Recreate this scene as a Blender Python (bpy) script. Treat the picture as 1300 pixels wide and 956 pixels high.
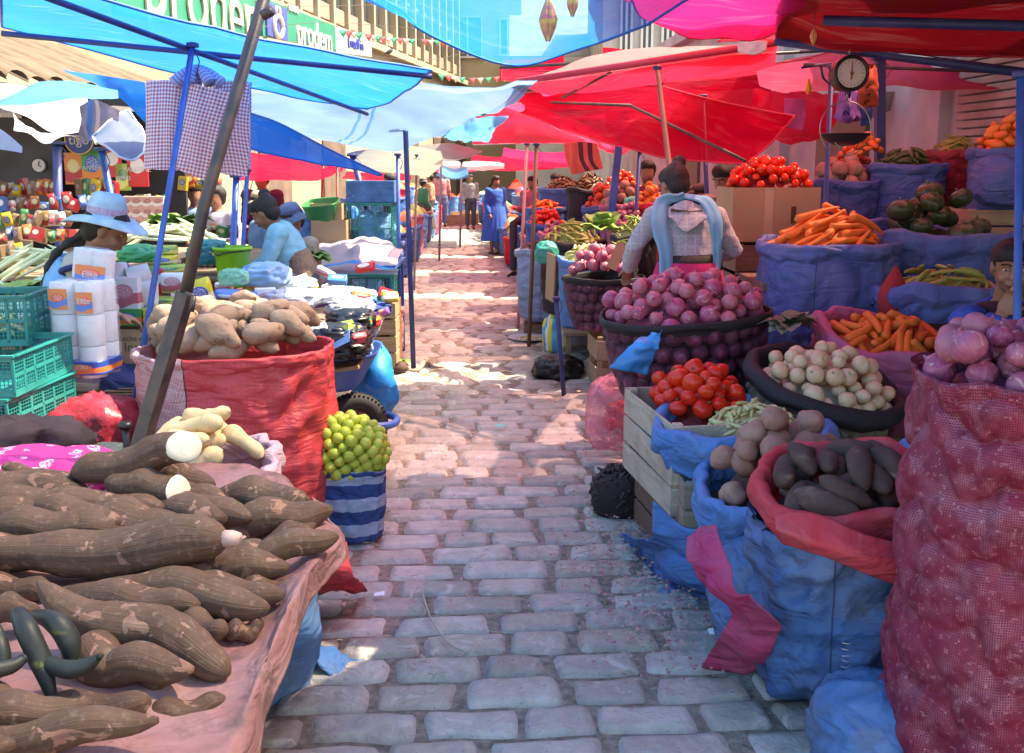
import bpy, bmesh, math, random
import numpy as np
from mathutils import Vector, Matrix, Euler
R=math.radians; PI=math.pi
random.seed(7); rng=np.random.default_rng(7)
for c in list(bpy.data.objects): bpy.data.objects.remove(c)
SC=bpy.context.scene; COL=SC.collection
# ---------------- camera frame of the photograph (1300 px wide) ----------------
F=1264.; H=1.6; TH=math.atan(221/1264.); CT,ST=math.cos(TH),math.sin(TH)
def at(px,py,Y):
    up=-(py-433)/F; s=Y/(CT+up*ST)
    return np.array([s*(px-650)/F, Y, H+s*(up*CT-ST)])
def gr(px,py,z=0.):
    up=-(py-433)/F; s=(z-H)/(up*CT-ST)
    return np.array([s*(px-650)/F, s*(CT+up*ST), z])
def mpp(py,Y):
    return Y/(CT-(py-433)/F*ST)/F
cam=bpy.data.cameras.new('camera'); co=bpy.data.objects.new('camera',cam); COL.objects.link(co)
cam.sensor_width=36; cam.lens=F/1300*36; cam.shift_y=-45/1300.; cam.clip_start=.05; cam.clip_end=2000
co.location=(0,0,H); co.rotation_euler=(PI/2-TH,0,0); SC.camera=co
# ---------------- noise ----------------
def _h(ix,iy,iz,s):
    n=(ix*374761393+iy*668265263+iz*2147483647+s*974634777)&0xffffffff
    n=((n^(n>>13))*1274126177)&0xffffffff
    n=(n^(n>>16))&0xffffffff
    return n/4294967295.*2-1
def vn(P,s=0):
    P=np.asarray(P,float); i=np.floor(P).astype(np.int64); f=P-i; f=f*f*(3-2*f)
    r=0
    for a in (0,1):
        for b in (0,1):
            for c in (0,1):
                w=(f[...,0] if a else 1-f[...,0])*(f[...,1] if b else 1-f[...,1])*(f[...,2] if c else 1-f[...,2])
                r=r+w*_h(i[...,0]+a,i[...,1]+b,i[...,2]+c,s)
    return r
def fbm(P,s=0,o=3):
    r=0;a=1.;t=0
    for k in range(o): r=r+a*vn(np.asarray(P)*2.03**k+k*7.3,s+k); t+=a; a*=.5
    return r/t
# ---------------- mesh builder ----------------
class MB:
    def __init__(s): s.v=[];s.f=[];s.uv=[];s.n=0;s.mi=[]
    def add(s,V,Fc,UV=None,mi=0):
        V=np.asarray(V,float).reshape(-1,3)
        s.v.append(V); s.uv.append(np.zeros((len(V),2)) if UV is None else np.asarray(UV,float).reshape(-1,2))
        for f in Fc: s.f.append(tuple(int(i)+s.n for i in f)); s.mi.append(mi)
        s.n+=len(V); return s
    def grid(s,P,cu=False,UV=None,mi=0,flip=False):   # P (nv,nu,3)
        P=np.asarray(P); nv,nu=P.shape[:2]
        I=np.arange(nv*nu).reshape(nv,nu)
        if UV is None:
            UV=np.stack(np.meshgrid(np.linspace(0,1,nu),np.linspace(0,1,nv)),-1)
        a=I[:-1]; b=I[1:]
        if cu: a2=np.roll(a,-1,1); b2=np.roll(b,-1,1); q=np.stack([a,a2,b2,b],-1)
        else: q=np.stack([a[:,:-1],a[:,1:],b[:,1:],b[:,:-1]],-1)
        q=q.reshape(-1,4)
        if flip: q=q[:,::-1]
        return s.add(P.reshape(-1,3),q,np.asarray(UV).reshape(-1,2),mi)
    def box(s,c,d,rot=None,bev=0.,mi=0,taper=None):
        V,Fc=rbox(tuple(round(x,4) for x in d),round(bev,4))
        V=V.copy()
        if taper: k=1+(taper-1)*(V[:,2]/d[2]+.5); V[:,0]*=k; V[:,1]*=k
        if rot is not None: V=V@np.array(rot_m(rot)).T
        return s.add(V+np.asarray(c,float),Fc,None,mi)
    def tube(s,pts,r,n=10,cap=True,mi=0,smooth=0):
        pts=np.asarray(pts,float); 
        if smooth: pts=catmull(pts,smooth)
        m=len(pts); rr=np.broadcast_to(np.asarray(r,float),(m,)) if np.ndim(r)==0 or len(r)==m else np.interp(np.linspace(0,1,m),np.linspace(0,1,len(r)),r)
        T=np.gradient(pts,axis=0); T/=np.linalg.norm(T,axis=1)[:,None]+1e-9
        u=np.cross(T[0],[0,0,1.]); 
        if np.linalg.norm(u)<.1: u=np.cross(T[0],[0,1.,0])
        u/=np.linalg.norm(u); P=[]; L=0; uv=[]
        th=np.arange(n)/n*2*PI
        for k in range(m):
            u=u-T[k]*np.dot(u,T[k]); u/=np.linalg.norm(u)+1e-9; w=np.cross(T[k],u)
            P.append(pts[k]+rr[k]*(np.cos(th)[:,None]*u+np.sin(th)[:,None]*w))
            if k: L+=np.linalg.norm(pts[k]-pts[k-1])
            uv.append(np.stack([th/(2*PI),np.full(n,L)],-1))
        base=s.n; s.grid(np.array(P),True,np.array(uv),mi)
        if cap:
            s.f.append(tuple(base+i for i in range(n))[::-1]); s.mi.append(mi)
            s.f.append(tuple(base+(m-1)*n+i for i in range(n))); s.mi.append(mi)
        return s
    def lathe(s,prof,n=24,c=(0,0,0),mi=0,sx=1,sy=1):
        prof=np.asarray(prof,float); th=np.arange(n)/n*2*PI
        P=np.stack([prof[:,:1]*np.cos(th)*sx,prof[:,:1]*np.sin(th)*sy,np.repeat(prof[:,1:2],n,1)],-1)+np.asarray(c,float)
        return s.grid(P,True,None,mi)
    def mesh(s,name,mats,smooth=True):
        me=bpy.data.meshes.new(name)
        V=np.concatenate(s.v); UV=np.concatenate(s.uv)
        me.from_pydata(V.tolist(),[],s.f)
        uvl=me.uv_layers.new(name='uv'); li=np.zeros(len(me.loops),np.int32); me.loops.foreach_get('vertex_index',li)
        uvl.data.foreach_set('uv',UV[li].astype(np.float32).ravel())
        for m in (mats if isinstance(mats,(list,tuple)) else [mats]): me.materials.append(m)
        me.polygons.foreach_set('material_index',s.mi)
        me.polygons.foreach_set('use_smooth',[bool(smooth)]*len(s.f))
        me.update(); return me
    def build(s,name,mats,parent=None,label=None,smooth=True,auto=None,loc=None):
        me=s.mesh(name,mats,smooth)
        o=link(name,me,parent)
        if label: o['label']=label
        if loc is not None: o.location=tuple(float(x) for x in loc)
        if auto is not None: sharp(me,auto)
        return o
def sharp(me,deg):
    bm=bmesh.new(); bm.from_mesh(me)
    for e in bm.edges:
        if len(e.link_faces)==2: e.smooth=e.calc_face_angle(0)<R(deg)
    bm.to_mesh(me); bm.free()
_rb={}
def rbox(d,bev):
    k=(d,bev)
    if k in _rb: return _rb[k]
    bm=bmesh.new(); bmesh.ops.create_cube(bm,size=1)
    for v in bm.verts: v.co=Vector((v.co.x*d[0],v.co.y*d[1],v.co.z*d[2]))
    if bev>0: bmesh.ops.bevel(bm,geom=list(bm.edges),offset=min(bev,min(d)*.45),segments=2,affect='EDGES',profile=.5)
    bm.verts.ensure_lookup_table(); V=np.array([v.co[:] for v in bm.verts]); Fc=[tuple(v.index for v in f.verts) for f in bm.faces]
    bm.free(); _rb[k]=(V,Fc); return _rb[k]
def rot_m(e): return Euler([float(x) for x in e],'XYZ').to_matrix()
def catmull(P,n):
    P=np.asarray(P,float); m=len(P)
    if m<3: 
        t=np.linspace(0,1,n*(m-1)+1)[:,None]; return P[0]*(1-t)+P[-1]*t
    Q=np.concatenate([[2*P[0]-P[1]],P,[2*P[-1]-P[-2]]]); out=[]
    for i in range(m-1):
        p0,p1,p2,p3=Q[i:i+4]
        for t in np.arange(n)/n:
            out.append(.5*((2*p1)+(-p0+p2)*t+(2*p0-5*p1+4*p2-p3)*t*t+(-p0+3*p1-3*p2+p3)*t**3))
    out.append(P[-1]); return np.array(out)
def link(name,me,parent=None):
    o=bpy.data.objects.new(name,me); COL.objects.link(o)
    if parent is not None: o.parent=parent
    return o
def tag(o,label,cat,group=None,kind=None):
    o['label']=label; o['category']=cat
    if group: o['group']=group
    if kind: o['kind']=kind
    return o
def thing(name,label,cat,loc=(0,0,0),rz=0,group=None):
    o=bpy.data.objects.new(name,None); COL.objects.link(o); o.location=tuple(float(x) for x in loc); o.rotation_euler=(0,0,rz)
    o.empty_display_size=.1
    return tag(o,label,cat,group)
def struct(o): o['kind']='structure'; return o
def patch(ctrl,n=10,wr=0.,ws=3.,seed=0,sagdir=None,stretch=(1,1,1),o=3):
    """smooth sheet through a grid of control points; returns P (nv,nu,3) and UV in metres"""
    C=np.array(ctrl,float); rows=np.array([catmull(r,n) for r in C])
    P=np.stack([catmull(rows[:,j],n) for j in range(rows.shape[1])],1)
    du=np.linalg.norm(np.diff(P,axis=1),axis=2); u=np.concatenate([np.zeros((P.shape[0],1)),np.cumsum(du,1)],1)
    dv=np.linalg.norm(np.diff(P,axis=0),axis=2); v=np.concatenate([np.zeros((1,P.shape[1])),np.cumsum(dv,0)],0)
    if wr:
        N=np.cross(np.gradient(P,axis=1),np.gradient(P,axis=0)); N/=np.linalg.norm(N,axis=2)[...,None]+1e-9
        q=P*np.array(stretch)*ws; d=fbm(q+fbm(q*.7,seed+9,2)[...,None]*.8,seed,o); d=1-2*np.abs(d)
        P=P+N*(d*wr)[...,None]
    return P,np.stack([u,v],-1)
# ---------------- materials ----------------
_mats={}
class NT:
    def __init__(s,name):
        s.m=bpy.data.materials.new(name); s.m.use_nodes=True; s.t=s.m.node_tree; s.t.nodes.clear()
        s.out=s.n('ShaderNodeOutputMaterial')
    def n(s,ty,**k):
        x=s.t.nodes.new(ty)
        for a,b in k.items(): setattr(x,a,b)
        return x
    def l(s,a,b): s.t.links.new(a,b)
    def val(s,inp,v):
        if hasattr(v,'is_linked') or isinstance(v,bpy.types.NodeSocket): s.l(v,inp)
        else:
            if inp.type=='RGBA' and len(v)==3: v=(*v,1)
            inp.default_value=v
    def bsdf(s,col,rough=.6,**k):
        b=s.n('ShaderNodeBsdfPrincipled'); s.val(b.inputs['Base Color'],col); s.val(b.inputs['Roughness'],rough)
        for a,v in k.items(): s.val(b.inputs[a],v)
        return b
    def noise(s,vec,scale,detail=4,dist=0.,rough=.55):
        x=s.n('ShaderNodeTexNoise'); s.l(vec,x.inputs['Vector']); x.inputs['Scale'].default_value=scale; x.inputs['Detail'].default_value=detail
        x.inputs['Distortion'].default_value=dist; x.inputs['Roughness'].default_value=rough; return x.outputs['Fac']
    def ramp(s,f,stops):
        x=s.n('ShaderNodeValToRGB'); s.l(f,x.inputs['Fac']); e=x.color_ramp.elements
        while len(e)<len(stops): e.new(.5)
        for k,(p,c) in enumerate(stops): e[k].position=p; e[k].color=(*c,1) if len(c)==3 else c
        return x.outputs['Color']
    def rampf(s,f,a,b):
        x=s.n('ShaderNodeMapRange'); s.l(f,x.inputs[0]); x.inputs[1].default_value=a; x.inputs[2].default_value=b; return x.outputs[0]
    def mix(s,f,a,b,mode='MIX'):
        x=s.n('ShaderNodeMix',data_type='RGBA',blend_type=mode); s.val(x.inputs[0],f); s.val(x.inputs[6],a); s.val(x.inputs[7],b); return x.outputs[2]
    def math(s,op,a,b=0.,c=0.):
        x=s.n('ShaderNodeMath',operation=op); s.val(x.inputs[0],a); s.val(x.inputs[1],b)
        if op in('MULTIPLY_ADD',): s.val(x.inputs[2],c)
        return x.outputs[0]
    def tc(s,o='Object'): return s.n('ShaderNodeTexCoord').outputs[o]
    def uv(s): return s.n('ShaderNodeTexCoord').outputs['UV']
    def mapv(s,v,sc,loc=(0,0,0),rot=(0,0,0)):
        x=s.n('ShaderNodeMapping'); s.l(v,x.inputs[0]); x.inputs['Scale'].default_value=sc; x.inputs['Location'].default_value=loc; x.inputs['Rotation'].default_value=rot; return x.outputs[0]
    def bump(s,h,st=.3,d=.01,prev=None):
        x=s.n('ShaderNodeBump'); s.l(h,x.inputs['Height']); x.inputs['Strength'].default_value=st; x.inputs['Distance'].default_value=d
        if prev: s.l(prev,x.inputs['Normal'])
        return x.outputs[0]
    def wave(s,v,scale,direction='X',prof='SIN'):
        x=s.n('ShaderNodeTexWave',wave_type='BANDS',bands_direction=direction,wave_profile=prof); s.l(v,x.inputs['Vector']); x.inputs['Scale'].default_value=scale; return x.outputs['Fac']
    def sep(s,v):
        x=s.n('ShaderNodeSeparateXYZ'); s.l(v,x.inputs[0]); return x.outputs
    def rand(s): return s.n('ShaderNodeObjectInfo').outputs['Random']
    def done(s,sh): s.l(sh,s.out.inputs['Surface']); return s.m
def lit(c,k): return tuple(max(0,min(1,x*k)) for x in c)
def plain(name,col,rough=.6,var=.25,scale=6,bump=.15,bscale=None,bd=.004,col2=None,rnd=0.,metal=0.,**k):
    if name in _mats: return _mats[name]
    n=NT(name); v=n.tc(); f=n.noise(v,scale); c2=col2 or lit(col,1-var)
    c=n.mix(n.rampf(f,.35,.65),col,c2)
    if rnd: c=n.mix(n.math('MULTIPLY',n.rand(),rnd),c,lit(col,.45))
    b=n.bsdf(c,rough,Metallic=metal,**k)
    if bump: n.l(n.bump(n.noise(v,bscale or scale*6,5),bump,bd),b.inputs['Normal'])
    _mats[name]=n.done(b.outputs[0]); return _mats[name]
def poly(name,col,dirt=.35,fade=.3,dirtcol=(.16,.15,.15),stripe=None,rough=.5,transl=.12):
    """woven polypropylene sacking; uv in metres"""
    if name in _mats: return _mats[name]
    n=NT(name); uv=n.uv(); v=n.tc()
    a=n.noise(v,4.,5,.6); b=n.noise(v,11.,5); 
    fad=tuple(x+(.62-x)*.38 for x in col)
    c=n.mix(n.math('MULTIPLY',n.rampf(a,.42,.72),fade),col,fad)
    c=n.mix(n.math('MULTIPLY',n.rampf(b,.52,.72),dirt),c,dirtcol)
    if stripe:
        w=n.math('FRACT',n.math('MULTIPLY',n.sep(uv)[stripe[2]],stripe[0]))
        c=n.mix(n.math('GREATER_THAN',w,.52),c,stripe[1])
    w1=n.wave(uv,140,'X'); w2=n.wave(uv,140,'Y'); 
    wv=n.math('MULTIPLY',w1,w2)
    fib=n.noise(n.mapv(uv,(260,14,1)),1,2)
    c=n.mix(n.math('MULTIPLY',fib,.22),c,lit(col,.55))
    nb=n.bump(wv,.35,.0016); nb=n.bump(n.noise(v,20,4,.8),.4,.010,nb); nb=n.bump(n.noise(n.mapv(v,(5,5,11)),1,3,1.0),.7,.05,nb)
    bs=n.bsdf(c,rough); bs.inputs['Specular IOR Level'].default_value=.25; n.l(nb,bs.inputs['Normal'])
    tr=n.n('ShaderNodeBsdfTranslucent'); n.val(tr.inputs[0],c); mx=n.n('ShaderNodeMixShader'); mx.inputs[0].default_value=transl
    n.l(bs.outputs[0],mx.inputs[1]); n.l(tr.outputs[0],mx.inputs[2])
    _mats[name]=n.done(mx.outputs[0]); return _mats[name]
def tarp(name,col,tl=.5,tp=.12,tcol=None,stripes=None,patches=None,rough=.45):
    if name in _mats: return _mats[name]
    n=NT(name); uv=n.uv(); v=n.tc('Object')
    f=n.noise(v,1.6,4,.5); c=n.mix(n.rampf(f,.3,.75),col,lit(col,.74))
    fb=n.noise(n.mapv(uv,(60,3,1)),1,3); c=n.mix(n.math('MULTIPLY',fb,.35),c,lit(col,.72))
    cr=n.noise(n.mapv(uv,(1.1,5.5,1)),1.6,5,1.5); c=n.mix(n.math('MULTIPLY',n.rampf(cr,.56,.7),.16),c,tuple(x+(.8-x)*.4 for x in col))
    if stripes:
        for (ax,p,w,sc) in stripes:
            d=n.math('ABSOLUTE',n.math('SUBTRACT',n.sep(uv)[ax],p)); c=n.mix(n.math('LESS_THAN',d,w),c,sc)
    bs=n.bsdf(c,.6); bs.inputs['Specular IOR Level'].default_value=.15; n.l(n.bump(n.noise(n.mapv(uv,(2,9,1)),2,5,1.),.4,.02),bs.inputs['Normal'])
    tr=n.n('ShaderNodeBsdfTranslucent'); n.val(tr.inputs[0],c)
    tn=n.n('ShaderNodeBsdfTransparent'); n.val(tn.inputs[0],tcol or tuple(x**.6 for x in col))
    m1=n.n('ShaderNodeMixShader'); m1.inputs[0].default_value=tl; n.l(bs.outputs[0],m1.inputs[1]); n.l(tr.outputs[0],m1.inputs[2])
    m2=n.n('ShaderNodeMixShader'); m2.inputs[0].default_value=tp; n.l(m1.outputs[0],m2.inputs[1]); n.l(tn.outputs[0],m2.inputs[2])
    _mats[name]=n.done(m2.outputs[0]); return _mats[name]
def net(name,col,cell=.009,wid=.36,rough=.6):
    if name in _mats: return _mats[name]
    n=NT(name); uv=n.mapv(n.uv(),(1/cell,1/cell,1),rot=(0,0,R(40))); s=n.sep(uv)
    a=n.math('FRACT',s[0]); b=n.math('FRACT',s[1]); g=n.math('MAXIMUM',n.math('LESS_THAN',a,wid),n.math('LESS_THAN',b,wid))
    bs=n.bsdf(col,rough); tn=n.n('ShaderNodeBsdfTransparent'); mx=n.n('ShaderNodeMixShader')
    n.l(g,mx.inputs[0]); n.l(tn.outputs[0],mx.inputs[1]); n.l(bs.outputs[0],mx.inputs[2])
    _mats[name]=n.done(mx.outputs[0]); return _mats[name]
def wood(name,col=(.42,.30,.18),col2=(.24,.16,.09),axis=0,rough=.75):
    if name in _mats: return _mats[name]
    n=NT(name); v=n.tc(); sc=[18,18,18]; sc[axis]=1.5
    g=n.noise(n.mapv(v,tuple(sc)),2.2,5,1.2); c=n.mix(n.rampf(g,.35,.7),col,col2)
    d=n.noise(v,7,4); c=n.mix(n.math('MULTIPLY',n.rampf(d,.5,.75),.5),c,(.12,.1,.085))
    b=n.bsdf(c,rough); n.l(n.bump(g,.4,.004),b.inputs['Normal'])
    _mats[name]=n.done(b.outputs[0]); return _mats[name]
def clear(name,col=(.9,.92,.95),a=.45,rough=.2):
    if name in _mats: return _mats[name]
    n=NT(name); v=n.tc(); f=n.rampf(n.noise(n.mapv(v,(9,9,9)),2.,5,1.5),.4,.7)
    bs=n.bsdf(col,rough); n.l(n.bump(n.noise(v,22,5,1.5),.8,.01),bs.inputs['Normal'])
    tn=n.n('ShaderNodeBsdfTransparent'); mx=n.n('ShaderNodeMixShader')
    n.l(n.math('MULTIPLY_ADD',f,.45 if a>.2 else .10,a),mx.inputs[0]); n.l(tn.outputs[0],mx.inputs[1]); n.l(bs.outputs[0],mx.inputs[2])
    _mats[name]=n.done(mx.outputs[0]); return _mats[name]
def check(name,c1,c2,cell=.018,c3=None):
    if name in _mats: return _mats[name]
    n=NT(name); s=n.sep(n.uv()); 
    a=n.math('GREATER_THAN',n.math('FRACT',n.math('MULTIPLY',s[0],1/cell)),.5); b=n.math('GREATER_THAN',n.math('FRACT',n.math('MULTIPLY',s[1],1/cell)),.5)
    f=n.math('MULTIPLY',n.math('ADD',a,b),.5); c=n.mix(f,c1,c2)
    bs=n.bsdf(c,.8); tr=n.n('ShaderNodeBsdfTranslucent'); n.val(tr.inputs[0],c); mx=n.n('ShaderNodeMixShader'); mx.inputs[0].default_value=.25
    n.l(bs.outputs[0],mx.inputs[1]); n.l(tr.outputs[0],mx.inputs[2])
    _mats[name]=n.done(mx.outputs[0]); return _mats[name]
def pack(name,base,blob,band=None,seed=0,rough=.3,scale=1.):
    """printed wrapper: bands and blobs of flat colour in generated coordinates"""
    if name in _mats: return _mats[name]
    n=NT(name); g=n.tc('Generated'); s=n.sep(g)
    c=base
    if band: 
        w=n.math('ADD',s[2],n.math('MULTIPLY',n.math('SINE',n.math('MULTIPLY',s[0],5.)),.08))
        c=n.mix(n.math('LESS_THAN',n.math('ABSOLUTE',n.math('SUBTRACT',w,.3)),.16),base,band)
    dx=n.math('SUBTRACT',s[0],.5); dz=n.math('SUBTRACT',s[2],.58)
    r=n.math('ADD',n.math('MULTIPLY',n.math('MULTIPLY',dx,dx),9.),n.math('MULTIPLY',n.math('MULTIPLY',dz,dz),22.))
    c=n.mix(n.math('LESS_THAN',r,1.),c,blob)
    k=n.noise(n.mapv(g,(14*scale,3,60*scale),loc=(seed,0,0)),1,1); k=n.math('MULTIPLY',n.math('GREATER_THAN',k,.56),n.math('LESS_THAN',r,.6))
    c=n.mix(n.math('MULTIPLY',k,.85),c,(.85,.85,.85))
    b=n.bsdf(c,rough); n.l(n.bump(n.noise(n.tc(),30,4,1.),.3,.004),b.inputs['Normal'])
    _mats[name]=n.done(b.outputs[0]); return _mats[name]
def text_part(s,size,mat,parent,loc,rot,ext=.001,name='lettering',align='CENTER',sx=1.):
    cu=bpy.data.curves.new('lettering','FONT'); cu.body=s; cu.size=size; cu.extrude=ext; cu.align_x=align; cu.align_y='CENTER'; cu.resolution_u=3
    t=bpy.data.objects.new('tmp',cu); COL.objects.link(t); dg=bpy.context.evaluated_depsgraph_get(); dg.update()
    me=bpy.data.meshes.new_from_object(t.evaluated_get(dg)); bpy.data.objects.remove(t); me.materials.clear(); me.materials.append(mat)
    o=link(name,me,parent); o.location=tuple(loc); o.rotation_euler=rot; o.scale=(sx,1,1)
    return o
# ---------------- world and light ----------------
SUN_EL=R(58); SUN_AZ=R(78)   # azimuth measured from +Y (ahead) towards +X (right)
W=bpy.data.worlds.new('World'); SC.world=W; W.use_nodes=True; t=W.node_tree; t.nodes.clear()
sky=t.nodes.new('ShaderNodeTexSky'); sky.sky_type='NISHITA'; sky.sun_disc=False; sky.sun_elevation=SUN_EL; sky.sun_rotation=SUN_AZ; sky.altitude=300; sky.dust_density=3.5; sky.air_density=.8
bg=t.nodes.new('ShaderNodeBackground'); bg.inputs[1].default_value=.15; ow=t.nodes.new('ShaderNodeOutputWorld')
t.links.new(sky.outputs[0],bg.inputs[0]); t.links.new(bg.outputs[0],ow.inputs[0])
sd=Vector((math.cos(SUN_EL)*math.sin(SUN_AZ),math.cos(SUN_EL)*math.cos(SUN_AZ),math.sin(SUN_EL)))
sl=bpy.data.lights.new('sun','SUN'); sl.energy=3.0; sl.angle=R(.5); sl.color=(1,.95,.87)
so=bpy.data.objects.new('sun',sl); COL.objects.link(so); so.rotation_euler=sd.to_track_quat('Z','Y').to_euler(); so.location=(0,0,20)
SC.view_settings.view_transform='Standard'; SC.view_settings.look='None'; SC.view_settings.gamma=1; SC.view_settings.use_curve_mapping=False
SC.view_settings.exposure=2.36
try:
    SC.view_settings.use_white_balance=True; SC.view_settings.white_balance_temperature=8400; SC.view_settings.white_balance_tint=5
except Exception: pass
SC.render.engine='CYCLES'; cy=SC.cycles; cy.use_denoising=True; cy.max_bounces=7; cy.diffuse_bounces=4; cy.glossy_bounces=2; cy.transmission_bounces=5; cy.transparent_max_bounces=10
cy.sample_clamp_indirect=6; cy.caustics_reflective=False; cy.caustics_refractive=False
# ================= SETTING =================
SD=np.array([-75/1264.,1.]); SD/=np.linalg.norm(SD); SN=np.array([SD[1],-SD[0]])   # street direction and its right-hand normal
def st(u,w,z=0): return np.array([*(SD*w+SN*u),z])
def m_stone():
    n=NT('cobble_stone'); uv=n.uv(); v=n.tc(); r=n.sep(uv)[0]
    c=n.ramp(r,[(0,(.31,.285,.25)),(.3,(.42,.395,.36)),(.7,(.52,.49,.445)),(1,(.40,.345,.285))])
    f=n.noise(v,14,6); c=n.mix(n.rampf(f,.3,.75),c,n.mix(.45,c,(.13,.12,.115)))
    g=n.noise(v,2.2,4); c=n.mix(n.math('MULTIPLY',n.rampf(g,.5,.7),.4),c,(.25,.19,.14)); g2=n.noise(v,.9,5,.6); c=n.mix(n.math('MULTIPLY',n.rampf(g2,.48,.68),.42),c,(.17,.15,.14)); g3=n.noise(v,7,6,1.5); c=n.mix(n.math('MULTIPLY',n.rampf(g3,.58,.66),.5),c,(.55,.52,.49))
    sp=n.noise(v,120,2); c=n.mix(n.math('MULTIPLY',n.rampf(sp,.62,.7),.5),c,(.12,.1,.09))
    b=n.bsdf(c,.55); nb=n.bump(n.noise(v,45,6,.5),.5,.006); nb=n.bump(n.noise(v,16,5,1.),.6,.02,nb); n.l(nb,b.inputs['Normal']); return n.done(b.outputs[0])
def m_dirt():
    n=NT('joint_dirt'); v=n.tc(); f=n.noise(v,30,6); c=n.ramp(f,[(.3,(.12,.095,.075)),(.55,(.25,.205,.165)),(.75,(.36,.31,.26))])
    b=n.bsdf(c,.95); n.l(n.bump(n.noise(v,90,5),.9,.012),b.inputs['Normal']); return n.done(b.outputs[0])
mst=m_stone(); mdi=m_dirt()
m=MB(); m.grid(np.array([[[-60,-20,0],[60,-20,0]],[[-60,400,0],[60,400,0]]],float)); struct(m.build('ground',mdi,smooth=False))
def cobbles(w0,w1,nu,nv,name,ur):
    V=[];Fs=[];U=[];mb=MB(); w=w0; row=0
    a=np.linspace(-1,1,nu); b=np.linspace(-1,1,nv); A,B=np.meshgrid(a,b)
    rr=random.Random(int(w0*10))
    while w<w1:
        hh=.160*rr.uniform(.94,1.07); u=-ur+rr.uniform(-.16,0)
        while u<ur:
            L=.30*rr.choice([.72,.9,1,1,1.08,1.2]); sx=L/2-rr.uniform(.004,.012); sy=hh/2-rr.uniform(.003,.007); cx,cyy=u+L/2,w+hh/2
            ex=np.sign(A)*np.abs(A)**.8; ey=np.sign(B)*np.abs(B)**.8
            s0=rr.random()*90
            rad=(np.abs(A)**20+np.abs(B)**12)**.5
            x=cx+ex*sx*(1-.035*np.abs(B)**4); y=cyy+ey*sy*(1-.06*np.abs(A)**6)
            q=np.stack([x*6.5,y*6.5,np.full_like(x,s0)],-1); x=x+fbm(q,3,2)*.020; y=y+fbm(q,4,2)*.017
            z=.017+rr.uniform(-.004,.004)-.026*np.clip(rad,0,1.4)**1.6-.002*np.abs(B)**3-.001*np.abs(A)**3+.0055*fbm(q*2.2,5,2)+rr.uniform(-.004,.004)*A+rr.uniform(-.004,.004)*B
            z=np.maximum(z,-.02)
            P=np.stack([SD[0]*y+SN[0]*x,SD[1]*y+SN[1]*x,z],-1)
            mb.grid(P,False,np.stack([np.full_like(x,rr.random()),B],-1)); u+=L
        w+=hh; row+=1
    struct(mb.build(name,mst))
cobbles(1.6,6.6,13,9,'cobblestone_paving',2.6); cobbles(6.6,30,6,4,'cobblestone_paving',4.2)
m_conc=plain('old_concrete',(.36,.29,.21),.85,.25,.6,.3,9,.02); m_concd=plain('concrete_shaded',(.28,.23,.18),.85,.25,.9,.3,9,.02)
m_glass=plain('window_dark',(.06,.075,.085),.15,.3,1,0); m_cream=plain('cream_plaster',(.46,.36,.21),.85,.15,.5,.2,8,.01)
m_blue=plain('blue_paint',(.03,.11,.42),.45,.35,9,.25,40,.002); m_dblue=plain('dark_blue_paint',(.03,.05,.20),.5,.4,9,.25,40,.002)
m_rust=plain('dark_rusty_steel',(.035,.03,.032),.42,.5,14,.4,60,.002,col2=(.10,.06,.045)); m_brown=plain('brown_pole',(.20,.09,.07),.6,.3,9,.2)
# --- left concrete building with vertical fins ---
E=np.array([.158,1.])/math.hypot(.158,1); N2=np.array([E[1],-E[0]])
def fb(s,o,z): return np.array([*(np.array([-5.5,35.])+E*s+N2*o),z])
yawE=-math.atan2(E[0],E[1])
b=thing('concrete_building','long beige concrete office block with tall vertical fins above the left stalls','building',fb(0,0,0),yawE)
def loc(s,o,z): return (o,s,z)
mb=MB(); mb.box((-3,0,3.0),(6,46,6.0)); mb.box((-3.3,0,10.5),(6,46,9.02)); mb.box((.05,0,5.9),(.5,46,.25),bev=.02); mb.box((-2.8,0,15.2),(6.6,46.4,.5),bev=.03); mb.build('wall',m_conc,b,smooth=False)
for k in range(31):
    s=-22.5+1.5*k
    if k in (0,): pass
    f=MB(); f.box((-.13,s,10.4),(.30,.20,8.8),bev=.02); f.build('fin',m_conc,b,smooth=False)
    if k<30:
        g=MB(); g.box((-.28,s+.75,10.6),(.05,1.24,8.2)); w_=g.build('window',m_glass,b,smooth=False)
        g=MB(); g.box((-.2,s+.75,6.5),(.16,1.28,.5),bev=.02)
        for zz in (8.3,10.1,11.9): g.box((-.24,s+.75,zz),(.1,1.26,.12))
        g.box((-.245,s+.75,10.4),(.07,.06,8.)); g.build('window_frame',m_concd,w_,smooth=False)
for k in range(8):
    g=MB(); g.box((.02,-17+k*5,1.5),(.06,2.2,2.9)); g.build('shop_door',plain('rusty_door',(.16,.11,.09),.6,.4,2,.3),b,smooth=False)
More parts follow.
